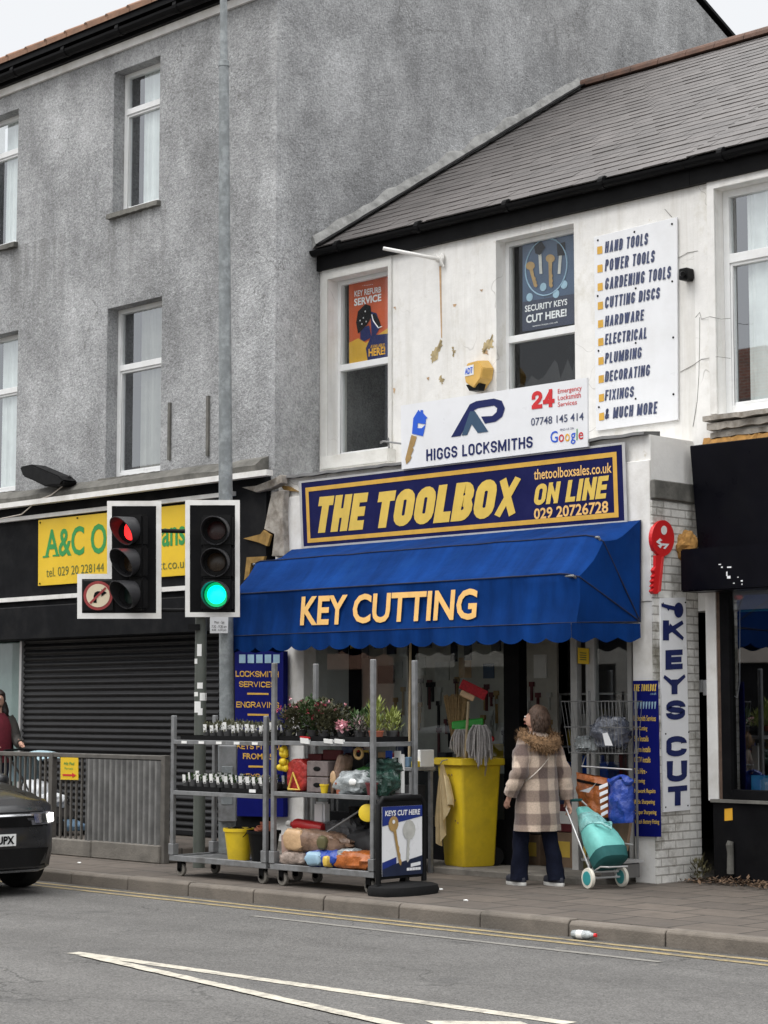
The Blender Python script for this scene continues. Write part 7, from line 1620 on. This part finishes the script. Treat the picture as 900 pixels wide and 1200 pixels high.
def limb(mb, pts, n=14, wr=.012, seed=0):
    pts = [(Vector(p[:3]), p[3], p[4] if len(p) > 4 else p[3]) for p in pts]; rings = []; dense = []
    for (a, ra, rb), (b, rc, rd) in zip(pts, pts[1:]):
        for k in range(5): t_ = k/5; dense.append((a.lerp(b, t_), ra+(rc-ra)*t_, rb+(rd-rb)*t_))
    dense.append(pts[-1]); u0 = None
    for i, (p, ra, rb) in enumerate(dense):
        d = (dense[min(i+1, len(dense)-1)][0]-dense[max(i-1, 0)][0]).normalized()
        u = V(1, 0, 0)-d*d.x
        u = u.normalized() if u.length > .1 else V(0, 1, 0); w = d.cross(u).normalized()
        rings.append([p+u*ra*math.cos(a)*(1+wr/ra*mnoise.noise(V(math.cos(a)*1.4, math.sin(a)*1.4+seed, i*.45)))+w*rb*math.sin(a)*(1+wr/rb*mnoise.noise(V(math.cos(a)*1.4, math.sin(a)*1.4+seed, i*.45))) for a in [2*math.pi*j/n for j in range(n)]])
    mb.loft(rings)
def face_parts(t, h, f_, sd):
    for s in (-1, 1):
        m = MB(); m.ball(h+f_*.082+sd*.03*s+V(0, 0, .012), .0085, n=8, m=6); m.build('eye', SOLE, t, smooth=True); m = MB(); m.ball(h+f_*.091+sd*.03*s+V(0, 0, .012), .0055, n=8, m=6); m.build('pupil', GUTT, t)
    m = MB(); m.tube([h+f_*.084-sd*.022+V(0, 0, -.05), h+f_*.094+V(0, 0, -.052), h+f_*.084+sd*.022+V(0, 0, -.05)], .006, 6); m.build('mouth', M('lips', (.35, .12, .1), .5), t)
# ---- shopper in the plaid coat, seen from behind
t = thing('person', V(0, 0, 0), 'person in cream and taupe plaid coat with fur hood, walking away', 'person')
fx, fy = -math.sin(rad(40)), math.cos(rad(40))
b, h, f_, sd = body([(-.16, -.01, 1.29, .055), (-.25, -.05, 1.04, .042), (-.27, .06, .83, .027)], [(.16, -.01, 1.29, .055), (.24, -.09, 1.03, .042), (.275, -.11, .77, .027)],
    [(-.085, .0, .83, .09), (-.105, .1, .48, .06), (-.115, .12, .1, .038), (-.12, .25, .045, .03, .025)], [(.085, 0, .83, .09), (.11, -.03, .48, .06), (.12, -.13, .1, .038), (.125, .0, .045, .03, .025)], (fx, fy))
b.build('body', SKIN, t, smooth=True); face_parts(t, h, f_, sd)
m = MB(); n = 40; rings = []
for z, rx, ry, cy in ((.50, .225, .185, -.0), (.54, .226, .186, 0), (.62, .224, .18, 0), (.72, .22, .17, 0), (.82, .216, .16, -.005), (.92, .21, .15, -.01), (1.02, .205, .143, -.01), (1.12, .203, .14, -.015), (1.20, .20, .138, -.015), (1.27, .192, .13, -.012), (1.33, .165, .112, -.008), (1.38, .11, .09, 0), (1.41, .07, .07, .01)):
    rings.append([V(rx*math.cos(a)*(1+.05*mnoise.noise(V(math.cos(a)*1.6, math.sin(a)*1.6, z*5))), cy+ry*math.sin(a)*(1+.09*mnoise.noise(V(math.cos(a)*2, math.sin(a)*2, z*4+7)))+.022*math.sin(a*7+z*3)*max(0, .95-z)+.008*math.sin(z*26+a*3), z) for a in [2*math.pi*j/n for j in range(n)]])
m.loft(rings)
limb(m, [(-.13, -.01, 1.31, .08, .085), (-.185, -.02, 1.22, .085, .09), (-.245, -.05, 1.04, .078), (-.27, .0, .93, .07), (-.278, .05, .83, .062)], wr=.022, seed=1)
limb(m, [(.13, -.01, 1.31, .08, .085), (.185, -.02, 1.22, .085, .09), (.24, -.09, 1.03, .078), (.262, -.1, .9, .07), (.273, -.11, .78, .062)], wr=.022, seed=5)
m.build('coat', PLAID, t, smooth=True)
m = MB(); r = random.Random(8)
for k in range(3): pass
cs = []
for i in range(36):
    a = 2*math.pi*i/36; back = max(0, -math.sin(a)); cs.append((V(.165*math.cos(a)*(1+.08*r.uniform(-1, 1)), -.02+.135*math.sin(a), 1.365-.085*back), .045+.022*back))
rings = []
for i in range(36):
    c, R_ = cs[i]; d = (cs[(i+1) % 36][0]-cs[i-1][0]).normalized(); u = V(0, 0, 1); w = d.cross(u).normalized(); rings.append([c+w*R_*math.cos(q)+u*R_*1.15*math.sin(q) for q in [2*math.pi*j/10 for j in range(10)]])
m.loft(rings+[rings[0]], False)
for k in range(2600):
    i = r.randrange(36); c, R_ = cs[i]; q = V(r.gauss(0, 1), r.gauss(0, 1), r.gauss(0, 1)).normalized(); d = (q+V(0, 0, -.35)+V(r.uniform(-.4, .4), r.uniform(-.4, .4), 0)).normalized(); m.leaf(c+q*R_*1.0, d, r.uniform(.025, .055), .004)
m.build('fur_hood', FUR, t)
m = MB(); hc = V(.01*fx, .0, 1.545); r = random.Random(4)
m.ball(hc-f_*.02-V(0, 0, .012), .102, .112, .122, 24, 16, .14, 3)
for v in m.bm.verts:      # hair leaves the face free
    p = v.co-hc
    if p.dot(f_) > .04 and p.z < .05: v.co -= f_*(p.dot(f_)-.04)*(1 if p.z < .0 else max(0, 1-p.z/.05))
for k in range(1500):
    q = V(r.gauss(0, 1), r.gauss(0, 1), r.gauss(0, 1)).normalized()
    if q.dot(f_) > .4 and q.z < .5: continue
    m.leaf(hc-f_*.02+V(q.x*.104, q.y*.114, q.z*.124-.012), (q*.35+V(0, 0, -1)), r.uniform(.03, .06), .004)
m.build('hair', HAIRB, t, smooth=True)
m = MB(); limb(m, [(-.09, 0, .9, .1, .11), (-.1, .05, .66, .092, .1), (-.108, .1, .48, .076), (-.114, .12, .25, .074, .078), (-.118, .125, .05, .078, .09)], wr=.018, seed=2); limb(m, [(.09, 0, .9, .1, .11), (.1, -.01, .66, .092, .1), (.11, -.03, .48, .076), (.117, -.09, .25, .074, .078), (.122, -.12, .05, .078, .09)], wr=.018, seed=9); m.build('trousers', TROU, t, smooth=True)
for x, y in ((-.12, .17), (.124, -.08)):
    m = MB(); m.ball(V(x, y, .05), .047, .135, .05, 16, 8, 0, 0, None, .7, .8); sh = m.build('shoe', SHOE, t, smooth=True); m = MB(); m.loft([[V(x+.05*math.cos(a)*s_, y+.14*math.sin(a)*s_, z) for a in [2*math.pi*i/18 for i in range(18)]] for z, s_ in ((.0, .97), (.012, 1.0), (.03, .99))]); m.build('sole', SOLE, sh, smooth=True, ang=40)
m = MB(); st = [V(.10, -.10, 1.36), V(.085, -.152, 1.27), (V(.0, -.178, 1.17)), V(-.09, -.168, 1.08), V(-.165, -.125, 1.0), V(-.2, -.06, .95)]
up_ = [m.v(p+V(.012, 0, .014)) for p in st]; dn_ = [m.v(p-V(.012, 0, .014)) for p in st]
for i in range(len(st)-1): m.bm.faces.new([dn_[i], dn_[i+1], up_[i+1], up_[i]])
m.build('bag_strap', STRAP, t)
WP, WR = V(-11.93, 13.93, 0), rad(80); put(t, WP, WR)
RM = Matrix.Rotation(WR, 4, 'Z'); hand = WP+RM@V(.285, -.12, .695)
# ---- shopping trolley
w1, w2 = V(-11.375, 13.98, .095), V(-11.27, 14.33, .095); axc = (w1+w2)/2; Wd = (w2-w1).normalized()
t = thing('shopping_trolley', V(axc.x, axc.y, 0), 'teal fabric shopping trolley on two cream tyred wheels pulled behind the shopper', 'trolley')
A = (hand-axc).normalized(); A = (A-Wd*A.dot(Wd)).normalized(); Dn = A.cross(Wd).normalized(); Dn = Dn if Dn.z > 0 else -Dn
for c in (w1, w2):
    m = MB(); m.lathe(c-Wd*.018, [(.07, 0), (.09, .003), (.095, .018), (.09, .033), (.07, .036)], 24, Wd); w = m.build('tyre', CREAMT, t, smooth=True, ang=40); m = MB(); m.lathe(c-Wd*.024, [(.0, 0), (.062, .003), (.066, .01), (.066, .038), (.062, .045), (.0, .048)], 20, Wd); m.build('hub', TEALW, w, smooth=True, ang=40)
m = MB(); m.cyl(w1, w2, .01, n=8)
for s in (-1, 1):
    b0_ = axc+Wd*.13*s; m.tube([b0_, b0_+A*.3, b0_+A*.74, b0_+A*.83-Wd*.06*s], .009, 8)
    m.tube([b0_+A*.05, b0_+A*.02+Dn*.16, axc+Wd*.1*s-A*.03+Dn*.23], .008, 8)
m.tube([axc+Wd*.1-A*.03+Dn*.23, axc-Wd*.1-A*.03+Dn*.23], .008, 8); m.tube([axc+Wd*.13+A*.03+Dn*.05, axc-Wd*.13+A*.03+Dn*.05], .009, 8); m.build('frame', ALU, t, smooth=True)
m = MB(); m.tube([axc+Wd*.08+A*.83, axc-Wd*.08+A*.83], .014, 10); m.build('handle_grip', TEALD, t)
def rsec(s, hw, hd, off, e=.6, n=28):
    o_ = []
    for i in range(n):
        a = 2*math.pi*i/n; c_, s_ = math.cos(a), math.sin(a); k = 1+.07*mnoise.noise(V(c_*1.8, s_*1.8, s*7))
        o_.append(axc+A*s+Wd*hw*.9*math.copysign(abs(c_)**e, c_)*k+Dn*(off+hd*.92*math.copysign(abs(s_)**e, s_)*k))
    return o_
m = MB(); m.loft([rsec(.07, .13, .11, .15), rsec(.09, .165, .135, .155), rsec(.2, .18, .15, .165), rsec(.32, .17, .14, .15), rsec(.45, .14, .11, .12), rsec(.56, .11, .085, .095), rsec(.64, .085, .055, .075), rsec(.70, .07, .035, .06), rsec(.71, .03, .015, .055)]); m.build('bag', TEALF, t, smooth=True)
m = MB(); m.loft([rsec(.04, .14, .11, .155), rsec(.06, .17, .14, .156), rsec(.15, .184, .154, .163), rsec(.165, .17, .14, .163)]); m.build('base_panel', TEALD, t, smooth=True)
m = MB(); m.loft([rsec(.44, .147, .117, .125), rsec(.5, .13, .105, .11), rsec(.58, .11, .085, .092), rsec(.62, .09, .06, .08)]); m.tube([axc+A*.42+Dn*.25+Wd*.08, axc+A*.38+Dn*.31+Wd*.05, axc+A*.3+Dn*.34, axc+A*.38+Dn*.31-Wd*.05, axc+A*.42+Dn*.25-Wd*.08], .014, 8); m.build('flap', M('teal_highlight_film', (.22, .5, .49), .3, .4, 9, .6, 16, spec=.8), t, smooth=True)  # paler teal on the flap paints in the highlight along the bag's top
# ---- person with a pram behind the rail
t = thing('person', V(0, 0, 0), 'dark haired person in maroon jumper and dark jacket pushing a pram', 'person')
b, h, f_, sd = body([(-.16, 0, 1.29, .055), (-.2, .08, 1.06, .042), (-.18, .32, 1.0, .027)], [(.16, 0, 1.29, .055), (.2, .08, 1.06, .042), (.18, .32, 1.0, .027)], [(-.085, 0, .83, .09), (-.1, .08, .48, .06), (-.11, .02, .1, .038), (-.11, .15, .045, .03, .025)], [(.085, 0, .83, .09), (.1, .0, .48, .06), (.11, -.14, .1, .038), (.11, -.01, .045, .03, .025)], (.35, .93))
b.build('body', SKIN, t, smooth=True); face_parts(t, h, f_, sd)
m = MB(); rings = [[V(rx*math.cos(a), .01+ry*math.sin(a)*(1+.06*mnoise.noise(V(math.cos(a), math.sin(a), z*6))), z) for a in [2*math.pi*j/24 for j in range(24)]] for z, rx, ry in ((.78, .18, .14), (.9, .185, .15), (1.05, .18, .15), (1.2, .18, .14), (1.3, .15, .11), (1.37, .075, .075))]; m.loft(rings); m.build('jumper', MAROONC, t, smooth=True)
m = MB(); rings = [[V(rx*math.cos(a), -.01+ry*math.sin(a), z) for a in [rad(150)+rad(240)*j/24 for j in range(25)]] for z, rx, ry in ((.72, .215, .17), (.9, .21, .17), (1.1, .205, .165), (1.25, .2, .15), (1.33, .16, .12), (1.39, .085, .085))]; m.loft(rings, False, False)
limb(m, [(-.13, 0, 1.31, .075), (-.19, .03, 1.2, .075), (-.21, .08, 1.06, .066), (-.2, .2, 1.01, .058), (-.18, .3, 1.0, .05)], seed=3); limb(m, [(.13, 0, 1.31, .075), (.19, .03, 1.2, .075), (.21, .08, 1.06, .066), (.2, .2, 1.01, .058), (.18, .3, 1.0, .05)], seed=4); m.build('jacket', JACK, t, smooth=True)
m = MB(); hc = V(0, 0, 1.54); r = random.Random(5); m.ball(hc-f_*.02+V(0, 0, .012), .097, .107, .105, 22, 14, .1, 3)
for v in m.bm.verts:
    p = v.co-hc
    if p.dot(f_) > .04 and p.z < .05: v.co -= f_*(p.dot(f_)-.04)
limb(m, [(-.08, -.03, 1.5, .04), (-.1, -.02, 1.38, .05), (-.1, .0, 1.24, .03)], seed=2); limb(m, [(.08, -.03, 1.5, .04), (.1, -.02, 1.38, .05), (.1, .0, 1.24, .03)], seed=6); limb(m, [(0, -.08, 1.5, .07), (0, -.1, 1.35, .07), (0, -.12, 1.2, .04)], seed=7); m.build('hair', HAIRD, t, smooth=True)
m = MB(); limb(m, [(-.09, 0, .9, .1), (-.1, .06, .66, .09), (-.1, .08, .48, .07), (-.11, .04, .25, .06), (-.11, .02, .06, .055)], seed=2); limb(m, [(.09, 0, .9, .1), (.1, .0, .66, .09), (.1, 0, .48, .07), (.11, -.08, .25, .06), (.11, -.13, .06, .055)], seed=9); m.build('trousers', TROU, t, smooth=True)
for x, y in ((-.11, .08), (.11, -.07)): m = MB(); m.ball(V(x, y, .05), .045, .13, .05, 14, 8, 0, 0, None, .7, .8); m.build('shoe', SHOE, t, smooth=True)
pp = PY(-3, 835, 13.85); put(t, V(pp.x, 13.85, .152), rad(-90-12)); t.scale = (1.02, 1.02, 1.03)
# pram
X_ = lambda x: PY(x, 920, 13.75).x
hx = X_(46); zc = .152
t = thing('pram', V(X_(56), 13.75, zc), 'pale blue pram with white blanket behind the guard rail', 'pram')
Z = lambda y: PY(50, y, 13.75).z
m = MB()
for y in (13.53, 13.97):
    m.tube([V(X_(22), y, Z(880)), V(X_(40), y, Z(905)), V(X_(72), y, Z(958)), V(X_(88), y, .30)], .012, 8); m.tube([V(X_(30), y, .3), V(X_(48), y, Z(930)), V(X_(62), y, Z(935))], .012, 8)
m.tube([V(X_(22), 13.53, Z(880)), V(X_(21), 13.75, Z(879)), V(X_(22), 13.97, Z(880))], .014, 8); m.build('frame', BLACKPL, t, smooth=True)
for x, y in ((X_(30), 13.5), (X_(30), 14.0), (X_(86), 13.56), (X_(86), 13.94)): m = MB(); R_ = .13 if x < X_(50) else .1; m.lathe(V(x, y-.02, zc+R_), [(R_*.75, 0), (R_, .005), (R_, .035), (R_*.75, .04)], 22, (0, 1, 0)); w = m.build('wheel', BLACKR, t, smooth=True, ang=40); m = MB(); m.cyl(V(x, y-.012, zc+R_), V(x, y+.012, zc+R_), R_*.72, n=18); m.build('rim', GALV, w)
m = MB(); rings = []
for k in range(10):
    a = rad(-15+150*k/9); rings.append([V(X_(48)+.36*math.cos(math.pi-a)*(.96 if 0 < j < 10 else 1), 13.75-.22+.44*j/10, Z(905)-.04+.3*math.sin(a)*(1-.12*((j-5)/5)**2)) for j in range(11)])
m.loft(rings, False, False); m.build('hood', PRAMB, t, smooth=True)
m = MB(); pillow(m, V(X_(56), 13.75, Z(948)), .72, .4, .26, V(1, 0, -.35), V(0, 0, 1), 31, .1); m.build('seat', JACK, t, smooth=True)
m = MB(); pillow(m, V(X_(50), 13.68, Z(929)), .36, .3, .26, V(1, 0, -.4), V(0, 0, 1), 32, .22); pillow(m, V(X_(63), 13.68, Z(940)), .36, .3, .2, V(1, 0, .2), V(0, 0, 1), 33, .25); m.build('blanket', PRAMW, t, smooth=True)
m = MB(); m.ob(V(X_(80), 13.75, Z(964)), V(.16, 0, -.04), V(0, .17, 0), V(0, 0, .035)); m.build('footrest', DENIM, t, bevel=.015)
# ================================================================== CAR
CY, CX, CZ = 10.36, -15.47, -.12
t = thing('car', V(CX, CY, CZ), 'dark grey car with its headlight on, cut by the frame edge', 'car')
def P(x, y, z): return V(CX+x, CY+y, CZ+z)
def lerp_tab(tab, x):
    for (a, va), (b, vb) in zip(tab, tab[1:]):
        if b <= x <= a: k = (a-x)/(a-b); k = k*k*(3-2*k); return [p+(q-p)*k for p, q in zip(va, vb)]
    return tab[0][1] if x > tab[0][0] else tab[-1][1]
# x: half width, bottom, top, top half width
tab = [(0, (.62, .26, .72, .55)), (-.06, (.70, .22, .82, .62)), (-.2, (.82, .2, .90, .72)), (-.4, (.885, .2, .95, .77)), (-.9, (.90, .2, 1.03, .78)), (-1.25, (.90, .2, 1.08, .74)), (-1.95, (.90, .2, 1.47, .60)), (-2.8, (.90, .2, 1.5, .60)), (-3.5, (.90, .2, 1.42, .58)), (-4.0, (.88, .25, 1.0, .7)), (-4.2, (.8, .3, .85, .62))]
xs = [0, -.02, -.05, -.1, -.15, -.2, -.3, -.4, -.55, -.7, -.9, -1.05, -1.25, -1.5, -1.75, -1.95, -2.3, -2.8, -3.2, -3.5, -3.75, -4.0, -4.1, -4.2]
m = MB(); rings = []
for x in xs:
    hw, zb2, zt3, tw2 = lerp_tab(tab, x); belt = min(zt3-.08, .92); half = [(hw*.80, zb2), (hw*.96, zb2+.05), (hw, zb2+.2), (hw*1.0, belt-.18), (hw*.975, belt), (tw2*1.02, zt3-.055), (tw2*.93, zt3-.015), (tw2*.5, zt3+.012)]
    rings.append([P(x, -y, z) for y, z in half]+[P(x, y, z) for y, z in half[::-1]])
m.loft(rings)
from mathutils.bvhtree import BVHTree
bmesh.ops.recalc_face_normals(m.bm, faces=m.bm.faces[:]); BV = BVHTree.FromBMesh(m.bm)
m.build('body', CARP, t, smooth=True, ang=45)
def nose(y, z, off=.006):   # point on the rounded nose
    h_ = BV.ray_cast(P(2, y, z), V(-1, 0, 0))
    return (h_[0] if h_[0] else P(-.4, y, z))+h_[1]*off*.6*(1 if h_[1].x > 0 else -1)+V(off*.4, 0, 0) if h_[0] else P(-.4, y, z)
def band(name, y0, y1, z0, z1, mat, off, n=14, par=None):
    m = MB(); up2 = [m.v(nose(y0+(y1-y0)*i/n, z1, off)) for i in range(n+1)]; dn2 = [m.v(nose(y0+(y1-y0)*i/n, z0, off)) for i in range(n+1)]
    for i in range(n): m.bm.faces.new([dn2[i], dn2[i+1], up2[i+1], up2[i]])
    return m.build(name, mat, par or t, smooth=True)
band('grille', -.62, .62, .64, .73, GUTT, .008); band('chrome_strip', -.55, .55, .735, .752, CHROME, .014); band('lower_grille', -.72, .72, .27, .44, BLACKPL, .008); band('lower_lip', -.74, .74, .225, .245, CHROME, .012); band('bonnet_gap', -.6, .6, .768, .776, GUTT, .006)
pt_ = band('number_plate', -.26, .26, .47, .58, PLATEW, .02)
m = MB(); qp = [P(.027, -.235, .565), P(.027, .235, .565), P(.027, .235, .487), P(.027, -.235, .487)]; text(m, 'CA 68 UPX', qp, .035, 0, .002); m.build('plate_lettering', GUTT, pt_)
for s in (-1, 1):
    hl = band('headlight', s*.44, s*.855, .655, .765, M('headlamp_glass', (.09, .09, .1), .15, .3, 6), .012)
    band('lit_lamp', s*.66, s*.80, .672, .75, EM('lit_headlamp', (1, .97, .9), 7.0), .02, 8, hl); band('lamp_ring', s*.47, s*.62, .67, .75, CHROME, .018, 8, hl)
for x in (-.85, -3.4):
    for s in (-1, 1):
        m = MB(); m.lathe(P(x, s*.9-.1, .32), [(.2, 0), (.31, .0), (.32, .03), (.32, .17), (.31, .2), (.2, .2)], 28, (0, 1, 0)); w = m.build('wheel', BLACKR, t, smooth=True, ang=40); m = MB(); m.cyl(P(x, s*.9-.08, .32), P(x, s*.9+.08, .32), .2, n=20); m.build('rim', GALV, w)
m = MB()
for s in (-1, 1): m.f([P(-1.3, s*.925, 1.0), P(-2.0, s*.68, 1.42), P(-3.3, s*.66, 1.4), P(-3.7, s*.9, 1.0)])
m.f([P(-1.27, -.66, 1.12), P(-1.27, .66, 1.12), P(-1.86, .56, 1.47), P(-1.86, -.56, 1.47)]); m.build('window', BLACKG, t)
for s in (-1, 1): m = MB(); m.ball(P(-1.35, s*1.0, 1.02), .06, .1, .07, 12, 8); m.build('door_mirror', CARP, t, smooth=True)
# ================================================================== HOUSES ACROSS THE ROAD (what the panes mirror)
for i, (x0_, col, lb) in enumerate(((-30, (.55, .53, .48), 'cream rendered house across the road, mirrored in the panes'), (-38, (.36, .2, .14), 'red brick house across the road, mirrored in the panes'), (-46, (.6, .6, .58), 'white house across the road, mirrored in the panes'), (-22, (.5, .45, .4), 'buff house across the road, mirrored in the shop window'))):
    t = thing('terraced_house', V(x0_, -4.5, 0), lb, 'house'); wm = M('far_wall', col, .9, .2, 2)
    hl_ = [(x0_-2.6, x0_-1.3, 4.2, 5.9), (x0_+1.3, x0_+2.6, 4.2, 5.9), (x0_-3.2, x0_-.4, .6, 2.6), (x0_+.6, x0_+2.8, .6, 2.6)]
    m = MB(); wall(m, x0_-3.99, x0_+3.99, 0, 6.6, -4.8, -4.5, hl_); m.build('wall', wm, t)
    m = MB(); m.hexa([V(x0_-3.99, -4.2, 6.55), V(x0_+3.99, -4.2, 6.55), V(x0_+3.99, -12, 6.55), V(x0_-3.99, -12, 6.55)], [V(x0_-3.99, -7.9, 9.2), V(x0_+3.99, -7.9, 9.2), V(x0_+3.99, -8.1, 9.2), V(x0_-3.99, -8.1, 9.2)]); m.build('roof', SLATE, t)
    for a, b_, c_, d_ in hl_: m = MB(); m.f([V(a, -4.6, c_), V(b_, -4.6, c_), V(b_, -4.6, d_), V(a, -4.6, d_)]); m.build('window', DARK, t)
    m = MB(); m.box(x0_+3.1, x0_+3.9, -8.4, -7.6, 8.3, 10.2); m.build('chimney', BRICKR, t)
